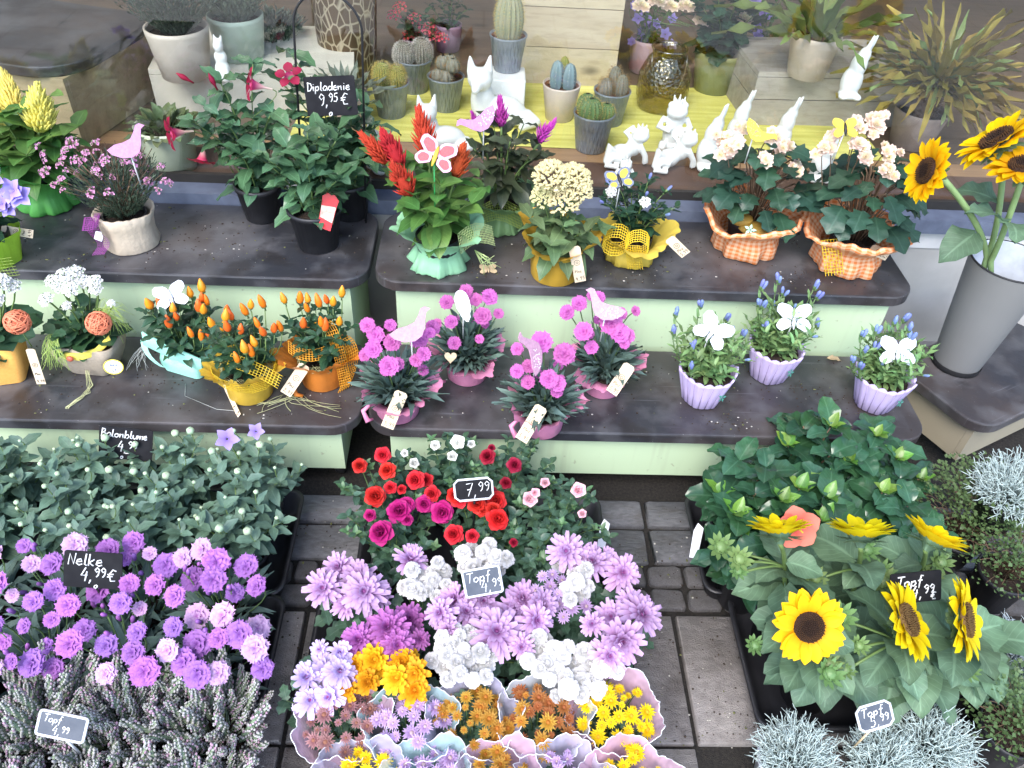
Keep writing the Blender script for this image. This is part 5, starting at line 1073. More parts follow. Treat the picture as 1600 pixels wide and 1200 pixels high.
def gentian(label, u, v, seed, fl):
    t = potted('gentian_plant', label, 'potted plant', u, v, Z1); r = random.Random(seed); obj('pot', LP, t, RZ(.35+seed*.2)); obj('flutes', GROm, t, RZ(.35+seed*.2)); soil(t, .054, .078)
    tips = bush(t, L_gen, 26, .105, .085, 7, .036, 2, .075, .1, (.7, 0), r, M_cal, .0012, .03, .8, name='leaf')
    for k, (p, d) in enumerate(tips):
        if k % 6 == 0: flower(t, F_gen[k % 2], p, d, .8, 'bud')
    for fu, fv, dy in fl:
        p = loc(t, atY(fu, fv, t.location.y+dy)); a = V((p.x*.5, p.y*.4, .085)); mb = MB(); pts = bez(a, V((p.x*.8, p.y*.8, p.z*.6)), p, 6); mb.tube(pts, .0012, 4); obj('stem', mb.mesh('stem', M_cal), t)
        for i in range(1, 6):
            for s in (0, pi): put_leaf(t, L_gen, pts[i], i*1.57+s, .7, .026, r)
        for m_ in range(2): obj('bud', F_gen[m_], t, facing(p+V((.005*m_, 0, -.006*m_)), V((r.uniform(-.3, .3), r.uniform(-.3, .1), 1)), r.uniform(.9, 1.2)))
    mb = MB(); rays(mb, 5, .011, .007, 0, .001, 0, 'ob', 0, .1, 2, 2); obj('felt_flower', mb.mesh('felt_flower', mat('teal_felt', (.08, .3, .24), rough=.9)), t, facing((.03, -.052, .05), (.5, -.8, .1))); return t
g1 = gentian('blue budded gentian in fluted lilac pot left of the pair', 1094, 622, 1, [(1053, 492, 0), (1092, 478, .02), (1050, 520, 0), (1080, 545, -.03), (1077, 575, -.05), (1140, 520, 0), (1132, 500, .03)])
g2 = gentian('blue budded gentian in fluted lilac pot at the back under the upper bench', 1198, 585, 2, [(1188, 450, .03), (1185, 478, .01), (1190, 480, 0), (1195, 512, -.03), (1158, 525, -.03), (1275, 465, .02), (1272, 450, .03), (1222, 460, .03), (1275, 510, 0), (1215, 440, .03)])
g3 = gentian('blue budded gentian in fluted lilac pot at the right bench end', 1362, 630, 3, [(1410, 500, .02), (1418, 515, .0), (1395, 505, .03), (1368, 520, .02), (1342, 575, -.04), (1348, 550, -.02), (1345, 525, .02), (1420, 530, 0), (1365, 545, 0), (1330, 565, -.02)])
for g_, u, v, lb, sp in ((g1, 1112, 520, 'white filigree butterfly folded in the left lilac pot', -.5), (g2, 1240, 500, 'white filigree butterfly in the back lilac pot', .1), (g3, 1402, 552, 'white filigree butterfly in the lilac pot at the bench end', .1)):
    pick('butterfly_pick', lb, 'butterfly pick', 'fly', [M_fil, M_fil], atY(u, v, g_.location.y-.02), .7, -.2, sp, .078, .06)
t = obj('dried_leaf', leaf_mb('ov', .45, .3, .8, .05).mesh('dried_leaf', leafmat('dried_leaf', (.45, .36, .2), veincol=(.3, .22, .1), trans=.1)), None, orient(at(1292, 560, Z1+.004), (1, -.1, 0), (0, 0, 1), .04)); tag(t, 'curled dry beige leaf lying on the lower shelf', 'leaf')
# ---------------------------------------------------------------- bucket of cut sunflowers
bp = at(1492, 568, .2); bp.z = .2015
t = thing('flower_bucket', 'tall grey plastic flower bucket on the askew stand', 'bucket', bp)
M_buck = mat('grey_bucket', (.17, .17, .165), (.15, .15, .148), rough=.5, scale=4); M_bin = mat('bucket_inside', (.5, .54, .6), rough=.4)
mb = MB(); mb.lathe([(.0555, 0), (.0605, .002), (.0605, .016)], 36, 1); mb.lathe([(.058, .014), (.0905, .31)], 36, 0, capb=False); mb.lathe([(.0905, .31), (.0925, .312), (.0915, .315), (.088, .314)], 36, 1, capb=False); mb.lathe([(.088, .314), (.056, .02), (.001, .02)], 36, 2, capb=False); obj('shell', mb.mesh('shell', [M_buck, M_rub, M_bin]), t)
mb = MB(); mb.lathe([(.068, .12), (.0005, .12)], 30, 0, capb=False); obj('water', mb.mesh('water', glassmat('bucket_water', (.8, .9, .85), .02, 1.33)), t)
rg = random.Random(44)
def cut_sunflower(label, head, hn, foot, mesh, s, leaves=()):
    hp = V(head); t = thing('cut_sunflower', label, 'sunflower', V(foot)); a = V((0, 0, 0)); c = hp-V(foot); n = V(hn).normalized(); b = c-n*.1-V((0, 0, .07)); c2 = c-n*.018*s
    mb = MB(); hd = V((c2.x, c2.y, 0)); o2 = V(foot)-bp; rm = hd.normalized()*.07-V((o2.x, o2.y, 0)); rm.z = .195; pts = [a.lerp(rm, q/4) for q in range(4)]+bez(rm, V((rm.x*.6+b.x*.4, rm.y*.6+b.y*.4, rm.z*.3+b.z*.7)), c2, 8); mb.tube(pts, [.0065]*len(pts), 8); obj('stem', mb.mesh('stem', mat('sunflower_stalk', (.22, .32, .13), (.17, .26, .1), rough=.6, scale=30, bump=.4)), t); obj('flower_head', mesh, t, facing(c, n, s, rg.uniform(0, 6)))
    for (k, az, el, ls) in leaves: put_leaf(t, [L_sun[0]], pts[k], az, el, ls, rg)
foot = bp+V((0, 0, .13))
by = bp.y
SUNH = [sunflower_head(5, [P_sun, M_disk, M_disk2, LM_sun]), sunflower_head(6, [P_sun, M_disk, M_disk2, LM_sun])]
cut_sunflower('cut sunflower facing left over the bench end, with dark disc', atY(1452, 268, by-.05), (-.95, .02, .16), foot+V((-.04, -.02, 0)), F_sun[0], 1.12, [(7, 3.6, -.5, .1)])
cut_sunflower('cut sunflower at the top right tilting up and left', atY(1560, 222, by+.02), (-.6, .3, .66), foot+V((.0, .03, 0)), SUNH[0], 1.4, [(9, 2.6, .1, .09)])
cut_sunflower('cut sunflower low at the right picture edge', atY(1600, 262, by-.06), (-.3, .05, .9), foot+V((.03, -.01, 0)), SUNH[1], 1.2, [(9, 4.4, .2, .1), (9, 3.2, .3, .1)])
# ---------------------------------------------------------------- trays of plants on the pavement
def tray(label, x0, x1, y0, y1, h=.05):
    cx, cy = (x0+x1)/2, (y0+y1)/2; t = thing('plant_tray', label, 'tray', (cx, cy, .0025)); a, b = (x1-x0)/2, (y1-y0)/2; mb = MB(); rows = []
    for ins, z in ((.012, 0), (.01, .002), (.002, h-.004), (-.006, h-.003), (-.006, h), (.004, h), (.014, .006), (.05, .005)): rows.append([(x, y, z) for x, y in rounded(-a+ins, -b+ins, a-ins, b-ins, .03-ins*.3, 5)])
    bb = mb.grid(rows, 0, True); n = len(rows[0]); mb.f.append(tuple(bb+7*n+i for i in range(n))); mb.m.append(0); mb.f.append(tuple(bb+i for i in reversed(range(n)))); mb.m.append(0)
    obj('tray_shell', mb.mesh('tray_shell', M_blackpot), t); return t
POT_S = pot_mesh(.036, .047, .085, M_blackpot, None, lip=.002); POT_M = pot_mesh(.043, .055, .1, M_blackpot, None, lip=.002)
def gplant(name, label, x, y, group=None, pot=None, h=.085, r=.043, z=.0085):
    t = thing(name, label, 'potted plant', (x, y, z), group); obj('pot', pot or POT_S, t); soil(t, r, h-.014); return t
def nearest(pl, p): return min(pl, key=lambda q: (q.location.x-p.x)**2+(q.location.y-p.y)**2)
tray('black tray of balloon flowers at the foot of the left bench', -1.06, -.385, .935, 1.205); tray('black tray of purple carnations at the left', -1.0, -.375, .695, .927); tray('black tray of heather at the lower left corner', -.96, -.37, .40, .687)
tray('black tray of miniature roses in front of the right bench', -.235, .292, .945, 1.205); tray('black tray of chrysanthemums in the middle', -.30, .318, .665, .935)
tray('black tray of hibiscus plants at the right bench foot', .502, 1.06, .955, 1.215); tray('black tray of potted sunflowers at the lower right', .545, .99, .665, .945)
r = random.Random(101)
ORD = ('leftmost', 'second from the left', 'second from the right', 'rightmost')
GB = 'balloon flower plants in the back left tray'
for i, x in enumerate((-.97, -.80, -.63, -.46)):
    for j, y in enumerate((1.005, 1.135)):
        t = gplant('balloon_flower_plant', f'budded balloon flower, {ORD[i]} in the {"front" if j == 0 else "back"} row of its tray', x+r.uniform(-.01, .01), y, GB)
        tips = bush(t, L_blue, 10, .145, .1, 6, .058, 3, .075, .15, (.45, -.2), r, azs=1.9)
        for k, (p, d) in enumerate(tips):
            q = p+V((r.uniform(-.012, .012), r.uniform(-.012, .012), r.uniform(.012, .035))); flower(t, F_balbud[0], q, V((r.uniform(-.4, .4), r.uniform(-.5, .1), 1)), r.choice((.4, .5, .6, .8, .95)), 'bud', p-V((0, 0, .01)), sr=.0009)
        if (i, j) == (3, 1):
            for u, v, s in ((355, 686, 1.1), (400, 674, .8)): flower(t, F_star[0], loc(t, atY(u, v, y)), V((.2, -.6, .8)), s, 'flower', (0, 0, .12))
CBUD = bud_mesh(P_nel, .0042, .02)
GN = 'purple carnation plants in the left tray'; nel = []
for i, x in enumerate((-.92, -.77, -.62, -.47)):
    for j, y in enumerate((.755, .865)):
        t = gplant('carnation_plant', f'purple carnation plant, {ORD[i]} in the {"front" if j == 0 else "back"} row of its tray', x+r.uniform(-.01, .01), y, GN); nel.append(t)
        for k in range(75):
            az = k*2.4; q = sqrt((k+.5)/75); put_leaf(t, L_carn, V((.05*q*cos(az), .05*q*sin(az), .075+.07*(1-q)*r.random())), az+r.uniform(-.5, .5), 1.3-1.0*q+r.uniform(-.2, .2), r.uniform(.06, .095), r, roll=.6)
pts = []
tries = 0
while len(pts) < 58 and tries < 6000:
    tries += 1; u, v = r.uniform(-15, 415), r.uniform(845, 1055)
    if 100 < u < 185 and 862 < v < 918: continue
    z = .205+.05*r.random()
    if all((u-a)**2+((v-b)*1.1)**2 > 29**2 for a, b in pts): pts.append((u, v)); p = at(u, v, z); t = nearest(nel, p); q = loc(t, p); flower(t, r.choice(F_nel if r.random() < .72 else F_nelp), q, V((r.uniform(-.35, .35), -.5+r.uniform(-.25, .25), .85)), r.choice((.6, .75, .85, .92, 1.0, 1.05)), 'flower', (q.x*.3, q.y*.3, .08), M_cal)
for t in nel:
    for k in range(7): q = V((r.uniform(-.06, .06), r.uniform(-.05, .05), r.uniform(.16, .23))); obj('bud', CBUD, t, facing(q, V((r.uniform(-.4, .4), r.uniform(-.6, .2), 1)), r.uniform(.8, 1.2))); mb = MB(); mb.tube(bez(V((q.x*.3, q.y*.3, .08)), V((q.x*.8, q.y*.8, q.z*.7)), q, 4), .001, 4); obj('stem', mb.mesh('stem', M_cal), t)
GH = 'heather plants in the lower left tray'
for i, x in enumerate((-.87, -.72, -.57, -.425)):
    for j, y in enumerate((.475, .625)):
        t = gplant('heather_plant', f'pale budded heather, {ORD[i]} in the {"front" if j == 0 else "back"} row of its tray', x+r.uniform(-.01, .01), y, GH)
        for k in range(62):
            az = k*2.4; q = sqrt((k+.5)/62); d = sph(az+r.uniform(-.3, .3), 1.5-.55*q+r.uniform(-.15, .15)); b = V((.045*q*cos(az), .045*q*sin(az), .07+.045*(1-q)*r.random())); b += d*.02
            obj('flower_spike', r.choice(F_hea), t, facing(b, d, r.uniform(.85, 1.35), r.uniform(0, 6)))
        mb = MB()
        for k in range(20): az = k*2.4; q = sqrt(k/20); mb.tube([V((.01*cos(az), .01*sin(az), .065)), V((.06*q*cos(az), .06*q*sin(az), .13))], .001, 3)
        obj('twigs', mb.mesh('twigs', M_hea), t, kind='stuff')
# roses
def rosebush(label, u, v, col, fl, n=9, h=.13):
    p = at(u, v, .2); t = gplant('rose_bush', label, p.x, p.y); bush(t, L_rose, n+3, h*1.1, .11, 7, .034, 3, .075, .1, (.3, -.3), r, sr=.0015, azs=1.7)
    bush(t, L_rosey, 6, h*1.2, .1, 2, .028, 4, .08, .85, (.7, .4), r, sr=.0012)
    for k, (fu, fv, s) in enumerate(fl): q = loc(t, at(fu, fv, .245+r.uniform(-.015, .02))); flower(t, F_rose[col][k % 2], q, V((r.uniform(-.3, .3), -.5+r.uniform(-.3, .2), .8)), s*r.uniform(.68, .95), 'flower', (q.x*.4, q.y*.4, .09), M_cal)
rosebush('scarlet miniature rose at the left end of the rose tray', 600, 760, 'red', [(562, 728, .95), (598, 711, .95), (606, 736, .95), (610, 762, .7), (586, 776, 1.15), (628, 765, .6), (650, 750, .9), (667, 750, .75), (676, 771, .9)])
rosebush('white miniature rose behind in the rose tray', 700, 722, 'white', [(680, 696, .75), (715, 692, .85), (736, 694, .6), (633, 708, .5), (646, 724, .6), (706, 714, .6)])
rosebush('crimson miniature rose at the back right of the rose tray', 800, 735, 'crimson', [(762, 714, .9), (803, 727, .85), (768, 700, .5), (790, 755, .6), (765, 770, .8)])
rosebush('magenta miniature rose at the front left of the rose tray', 612, 830, 'magenta', [(597, 833, 1.1), (624, 800, 1.15), (635, 790, .8), (578, 805, .6), (690, 800, 1.1), (663, 787, .85), (636, 812, .7)])
rosebush('orange red miniature rose at the front of the rose tray', 745, 815, 'red', [(710, 775, 1.05), (718, 780, .9), (745, 789, 1.1), (775, 783, 1.25), (776, 812, 1.2), (710, 835, .9), (738, 838, .75), (752, 796, .8), (770, 797, .8)])
rosebush('pink miniature rose at the right end of the rose tray', 875, 800, 'pink', [(827, 780, 1.0), (852, 754, .75), (903, 767, 1.0), (910, 803, .65), (835, 770, .7)], 11)
rosebush('leafy miniature rose with few blooms beside the pink one', 830, 850, 'crimson', [(802, 848, .5)], 10, .12)
# chrysanthemums
def mum(label, u, v, fl, heads, sc=1, z=.235, n=7, leaves=None, name='chrysanthemum_plant', hgt=.12):
    p = at(u, v, .2); t = gplant(name, label, p.x, p.y); bush(t, leaves or L_mum, n, hgt, .075, 4, .055, 2, .075, .15, (.3, -.3), r, sr=.0022)
    for k, (fu, fv, s) in enumerate(fl): q = loc(t, at(fu, fv, z+r.uniform(-.02, .02))); flower(t, heads[k % len(heads)], q, V((q.x*2.5+r.uniform(-.25, .25), q.y*2.5-.3+r.uniform(-.25, .2), .9)), s*r.uniform(.93, 1.07), 'flower', (q.x*.3, q.y*.3, .09))
    return t
mum('large lilac chrysanthemum at the left of the middle tray', 555, 925, [(505, 920, .95), (530, 888, .95), (560, 905, 1.05), (570, 925, 1.25), (640, 878, .98), (540, 945, .8), (595, 935, .7)], F_mum)
def scat(cx, cy, n, R, seed):
    rr = random.Random(seed); return [(cx+R*sqrt((k+.4)/n)*cos(k*2.4)+rr.uniform(-3, 3), cy+R*.85*sqrt((k+.4)/n)*sin(k*2.4)+rr.uniform(-3, 3), rr.uniform(.8, 1.2)) for k in range(n)]
mum('white pompon chrysanthemum between the lilac blooms, left', 670, 935, scat(672, 905, 13, 36, 1)+scat(648, 920, 5, 18, 9), F_pom)
mum('white pompon chrysanthemum behind the Topf sign', 755, 895, scat(752, 878, 14, 38, 2), F_pom)
mum('large lilac chrysanthemum in the centre of the middle tray', 770, 985, [(775, 990, 1.3), (815, 938, 1.1), (712, 940, 1.0), (690, 958, .9), (728, 958, .95), (835, 970, 1.0), (800, 955, 1.0), (845, 945, .9), (740, 1002, .85), (755, 940, .9), (700, 985, .6), (815, 1010, .7)], F_mum)
mum('large lilac chrysanthemum at the back right of the middle tray', 910, 885, [(885, 862, 1.15), (925, 880, 1.1), (905, 868, .9), (970, 895, 1.05), (945, 875, .7)], F_mum)
mum('large lilac chrysanthemum at the right edge of the middle tray', 965, 965, [(1000, 962, 1.2), (955, 965, 1.0), (970, 1000, 1.2), (950, 1025, 1.05), (925, 975, .7), (985, 940, .8)], F_mum, n=10)
mum('small lilac and white pompon chrysanthemum amid the lilac ones', 880, 935, scat(880, 920, 20, 50, 3), [F_pom[0], F_sm['lilac'][0], F_sm['lilac'][1], F_pom[1], F_sm['lilac'][0]])
mum('deep purple chrysanthemum above the golden one', 605, 990, [(562, 1003, 1.15), (608, 985, 1.2), (638, 970, 1.0), (618, 1008, 1.15), (590, 985, .9), (655, 1000, .6)], F_mumpur)
mum('golden yellow chrysanthemum in the middle tray', 605, 1050, [(560, 1040, 1.2), (585, 1030, 1.3), (628, 1035, 1.15), (650, 1050, 1.2), (620, 1060, 1.2), (645, 1078, 1.25), (575, 1065, 1.1), (600, 1045, 1.0), (545, 1078, .9), (638, 1025, .9)], F_mumyel)
mum('white pompon chrysanthemum in the front of the middle tray', 735, 1045, scat(725, 1030, 19, 52, 4)+scat(712, 1000, 7, 26, 5), F_pom)
mum('white pompon chrysanthemum at the front right of the middle tray', 880, 1050, scat(895, 1052, 17, 52, 6)+scat(850, 1025, 10, 30, 7)+[(842, 995, 1.1), (830, 985, 1), (850, 1002, 1.1), (965, 1050, .9)], F_pom)
mum('pale lilac chrysanthemum at the left front of the middle tray', 500, 1075, [(505, 1048, 1.05), (530, 1050, 1.0), (478, 1060, 1.0), (485, 1095, 1.05), (515, 1090, 1.05), (530, 1020, .8), (500, 1015, .6), (545, 1065, .8)], F_mumpal)
# paper sleeves of small mums
def film(name, col, op):
    m, t_, N, L, b = _nodes(name); b.inputs['Base Color'].default_value = (*col, 1); b.inputs['Roughness'].default_value = .12; _bump(N, L, b, _noise(N, L, 45, 4), .6, .006); tr = N.new('ShaderNodeBsdfTransparent'); mx = N.new('ShaderNodeMixShader'); tl = N.new('ShaderNodeBsdfTranslucent'); tl.inputs[0].default_value = (*col, 1); m2_ = N.new('ShaderNodeMixShader'); m2_.inputs[0].default_value = .4
    L.new(b.outputs[0], m2_.inputs[1]); L.new(tl.outputs[0], m2_.inputs[2])
    n = _noise(N, L, 22, 2); L.new(_math(N, L, 'ADD', _math(N, L, 'MULTIPLY', _ramp(N, L, n, .4, .6), .25), op), mx.inputs[0])
    L.new(tr.outputs[0], mx.inputs[1]); L.new(m2_.outputs[0], mx.inputs[2]); L.new(mx.outputs[0], N['Material Output'].inputs[0]); return m
FILM = {'pink': film('pink_sleeve_film', (.76, .5, .63), .6), 'lilac': film('lilac_sleeve_film', (.66, .62, .8), .5), 'teal': film('teal_sleeve_film', (.55, .78, .82), .55), 'clear': film('clear_sleeve_film', (.8, .82, .88), .4)}
M_rimw = mat('white_sleeve_edge', (.82, .82, .85), rough=.5)
def sleeve(label, u, v, col, fcol, n, seed, z=.19, R=.066):
    p = at(u, v, z); t = gplant('wrapped_chrysanthemum', label, p.x, p.y); rr = random.Random(seed); NN = 110; mb = MB(); rows = []; ph = rr.uniform(0, 6)
    for q, (rad, zz) in enumerate(((.045, .01), (.05, .06), (.058, .12), (R, .165), (R*1.1, .19), (R*1.2, .2))):
        cr = lambda a: .05*(q/5+.2)*noise.noise(V((cos(a)*5, sin(a)*5, seed+q*.5)))+.05*(q/5)*noise.noise(V((cos(a)*13, sin(a)*13, seed+q*.7)))
        rows.append([((rad*(1+cr(a)+(.03+.035*q/5)*sin(5*a+ph)+.02*q/5*sin(9*a)))*cos(a), (rad*(1+cr(a)+(.03+.035*q/5)*sin(5*a+ph)))*sin(a)*.92, zz+(q/5)**2*(.012*sin(4*a+ph)+.007*sin(7*a)+.012*noise.noise(V((cos(a)*7, sin(a)*7, seed*2.1))))) for a in [2*pi*j/NN for j in range(NN)]])
    mb.grid(rows, 0, True); s_ = obj('sleeve', mb.mesh('sleeve', FILM[col]), t); mb = MB(); mb.tube(rows[-1]+rows[-1][:1], .0008, 4, cap=False); obj('sleeve_edge', mb.mesh('sleeve_edge', M_rimw), s_)
    bush(t, L_mum, 7, .09, .05, 4, .035, 2, .075, .2, (.4, -.1), rr, sr=.0018)
    for k in range(n):
        az = k*2.4+rr.uniform(-.3, .3); q = sqrt((k+.4)/n); pp = V((R*.92*q*cos(az), R*.85*q*sin(az), .18+.03*(1-q*q)+rr.uniform(-.012, .012))); flower(t, rr.choice(F_sm[fcol] if isinstance(fcol, str) else fcol), pp, V((pp.x*5, pp.y*4-.25, .9)), rr.choice((.5, .75, .9, 1.05, 1.2)), 'flower', (pp.x*.4, pp.y*.4, .1), sr=.001)
sleeve('dusty pink small mum in pink paper sleeve, left end of the row', 535, 1128, 'pink', 'dusty', 26, 1); sleeve('lilac small mum in teal printed sleeve, second of the row', 640, 1135, 'teal', 'lilac', 24, 2)
sleeve('amber small mum in clear sleeve, middle of the row', 738, 1128, 'lilac', 'amber', 26, 3); sleeve('bronze and amber small mum in clear sleeve, right of the middle', 848, 1125, 'clear', F_sm['bronze']+[F_sm['amber'][0]], 28, 4); sleeve('lemon yellow small mum in pink paper sleeve, right end of the row', 960, 1118, 'pink', 'yellow', 30, 5)
for k, (u, col, fc, lb) in enumerate(((560, 'lilac', 'yellow', 'yellow small mum sleeve at the lower picture edge, left'), (670, 'teal', 'lilac', 'lilac small mum sleeve at the lower picture edge, second'), (780, 'pink', 'amber', 'amber small mum sleeve at the lower picture edge, middle'), (880, 'lilac', 'lilac', 'lilac small mum sleeve at the lower picture edge, fourth'), (985, 'pink', 'yellow', 'yellow small mum sleeve at the lower picture edge, right'))): sleeve(lb, u, 1232, col, fc, 22, 10+k)
# hibiscus
def hibiscus(label, u, v, seed, n=8, h=.17, z=.2):
    p = at(u, v, z); t = gplant('hibiscus_plant', label, p.x, p.y, pot=POT_M, h=.1, r=.05); rr = random.Random(seed); tips = bush(t, L_hib, n, h, .095, 6, .078, 2, .09, .12, (.4, -.35), rr, M_brstem, .003, .03, .8)
    for p_, d in tips:
        if rr.random() < .5: continue
        for k in range(4): put_leaf(t, L_hibnew, p_, k*2.4, .5+.12*k, .036*rr.uniform(.7, 1.2), rr)
    return t
h1 = hibiscus('glossy hibiscus plant at the left of the right hand tray', 1165, 770, 1); hibiscus('glossy hibiscus plant in the back middle below the lilac pots', 1265, 715, 2); h3 = hibiscus('glossy hibiscus plant with one coral bloom behind the sunflowers', 1260, 810, 3); hibiscus('glossy hibiscus plant at the back right near the bench end', 1375, 735, 4); hibiscus('dark hibiscus plant front right beside the wire vine', 1390, 815, 5, 7, .15); hibiscus('low hibiscus plant at the front left tray corner', 1185, 850, 6, 6, .1)
P_hib = petalmat('petal_hibiscus_coral', (.6, .1, .06), (.76, .23, .15), trans=.3); mb = MB(); rays(mb, 5, .038, .042, .4, .004, 0, 'ro', .6, .15, 5, 4, 0, .1); mb.tube([(0, 0, 0), (0, .003, .035)], [.0025, .0015], 6, 1); HB = mb.mesh('flower', [P_hib, M_yel]); q = loc(h3, at(1243, 822, .37)); flower(h3, HB, q, V((-.1, -.75, .55)), 1.0, 'flower', (0, 0, .15))
# potted sunflowers
def potsun(label, u, v, n, mesh, s, seed, z=.40, lv=9, base=None, ll=.115):
    hd = at(u, v, z); b = base or (hd.x, hd.y); t = gplant('potted_sunflower', label, b[0], b[1], pot=POT_M, h=.1, r=.05); rr = random.Random(seed); c = loc(t, hd); nn = V(n).normalized(); a = V((0, 0, .08)); pts = bez(a, V((c.x*.6, c.y*.6, c.z*.8)), c-nn*.018*s, 8); mb = MB(); mb.tube(pts, [.0055, .0055, .005, .005, .0045, .0045, .004, .004, .004], 7); obj('stem', mb.mesh('stem', M_stem), t)
    obj('flower_head', mesh, t, facing(c, nn, s, rr.uniform(0, 6)))
    for k in range(lv): i = 2+(k*4)//lv; put_leaf(t, L_sun, pts[min(5, i)], k*2.3+seed, .35-.12*(k % 4)-(.5 if k < lv/2 else 0)+rr.uniform(-.2, .2), ll*rr.uniform(.5, 1.15)*(1.05-.05*i), rr, roll=.4)
    for k in range(8 if n[1] < 0.01 else 5):                    # big lower leaves hanging out over the pot
        az = -pi/2+(k-3.5)*.55+rr.uniform(-.2, .2); put_leaf(t, L_sun, V((.02*cos(az), .02*sin(az), .13+.09*rr.random())), az, rr.uniform(-.35, .25), rr.uniform(.085, .125), rr, roll=.4)
    for k in range(3):                                          # closed buds with pointed bracts
        e = c+V((rr.choice((-1, 1))*rr.uniform(.045, .07), rr.uniform(-.03, .05), -rr.uniform(.06, .12))); obj('bud', SUNBUD, t, facing(e, V((e.x-c.x, -.4, .8)), rr.uniform(.7, 1.1))); mb = MB(); mb.tube(bez(pts[4], pts[5], e-V((0, 0, .008)), 4), .0025, 5); obj('stem', mb.mesh('stem', M_stem), t)
mb = MB(); mb.ell((0, 0, 0), (.012, .012, .009), 10, 6)
rays(mb, 11, .022, .009, .6, .008, -.004, 'la', -.5, .2, 3, 2); rays(mb, 8, .016, .007, 1.0, .005, .0, 'la', -.5, .2, 3, 2); SUNBUD = mb.mesh('bud', leafmat('sunflower_bud', (.16, .26, .09), vein=.1))
SH = [sunflower_head(20+i, [P_sunl, M_diskb, M_diskb, LM_sun], .052, 20, .4) for i in range(2)]
potsun('potted sunflower with dark disc facing the viewer', 1262, 978, (0, -.75, .66), F_sun[0], 1.0, 1, .40, 14, (.66, .75))
potsun('potted sunflower with brown disc turned right, beside the facing one', 1412, 970, (.62, -.2, .72), F_sun[1], 1.08, 2, .39, 13, (.80, .74)); potsun('potted sunflower with brown disc at the right edge of the tray', 1502, 968, (.72, -.38, .55), F_sun[2], 1.12, 3, .39, 12, (.91, .76))
potsun('potted sunflower seen from the side, back left of the tray', 1218, 833, (-.05, .72, .68), SH[0], 1.0, 4, .42, 11, (.63, .87)); potsun('potted sunflower seen from the side, back middle of the tray', 1345, 838, (.05, .7, .7), SH[1], 1.05, 5, .42, 9, (.76, .87)); potsun('potted sunflower tilting away at the back right of the tray', 1455, 845, (.45, .5, .75), SH[0], 1.05, 6, .41, 8, (.88, .88))
# silver cushion bush, wire vine
M_sil = mat('silver_twig', (.46, .55, .52), (.37, .45, .43), rough=.7, scale=60); M_sil2 = mat('silver_blue_twig', (.46, .53, .56), (.35, .42, .45), rough=.7, scale=60)
M_wp = mat('white_plastic_pot', (.6, .64, .68), rough=.4)
POT_W = pot_mesh(.05, .062, .09, M_wp, None, lip=.002)
def cushion(label, u, v, z, seed, R=.08, H=.11, m=None, pot=None, n=170):
    p = at(u, v, z); t = gplant('cushion_bush', label, p.x, p.y, pot=pot or POT_S); obj('foliage', wirebush(seed, m or M_sil, R, n, H), t, T((0, 0, .06)), kind='stuff'); return t
cushion('silvery cushion bush in white pot beside the paving at the lower edge', 1248, 1180, .12, 1, .075, .11, pot=POT_W); cushion('silvery cushion bush under the octagonal sign at the lower edge', 1385, 1185, .12, 2, .07, .1); cushion('silvery cushion bush right of the octagonal sign', 1462, 1160, .12, 3, .075, .115)
cushion('frosty cushion bush on the wire vine at the right picture edge', 1590, 755, .3, 4, .085, .13, M_sil, n=200).location.z = .17; cushion('blue grey cushion bush at the right picture edge beside the sunflowers', 1592, 1020, .15, 5, .085, .13, M_sil2)
M_vine = leafmat('wire_vine_leaf', (.11, .17, .06), vein=.05, ov=.0, trans=.3)
def wirevine(label, u, v, z, seed, R=.13, H=.2, n=1500):
    p = at(u, v, z); t = gplant('wire_vine', label, p.x, p.y, pot=POT_M, h=.1, r=.05); rr = random.Random(seed)
    def fn(q):
        az = q.uniform(0, 6.283); k = q.random()**.5; e = q.uniform(-.5, 1.4); return V((R*k*cos(az)*cos(e*.8), R*k*sin(az)*cos(e*.8), .08+H*.5+H*.55*k*sin(e))), V((cos(az), sin(az), q.uniform(-.3, .8)))
    obj('foliage', scatterleaf(seed, n, fn, .0085, M_vine, .9), t, kind='stuff'); mb = MB()
    for k in range(70):
        az = k*2.4; q = sqrt((k+.5)/70); e = V((R*1.02*q*cos(az), R*1.02*q*sin(az), .08+H*(1-.5*q)*rr.uniform(.7, 1.1))); mb.tube(bez(V((.01*cos(az), .01*sin(az), .08)), V((e.x*.5, e.y*.5, e.z*1.05)), e, 5), .0007, 3)
    obj('twigs', mb.mesh('twigs', M_brstem), t, kind='stuff'); return t
wirevine('green wire vine tangle between hibiscus and the askew stand', 1520, 800, .18, 1, .13, .19, 1900); wirevine('green wire vine below the frosty cushion bush', 1590, 870, .16, 2, .11, .16, 1200); wirevine('dark wire vine at the lower right corner', 1580, 1140, .1, 3, .1, .13, 1300)
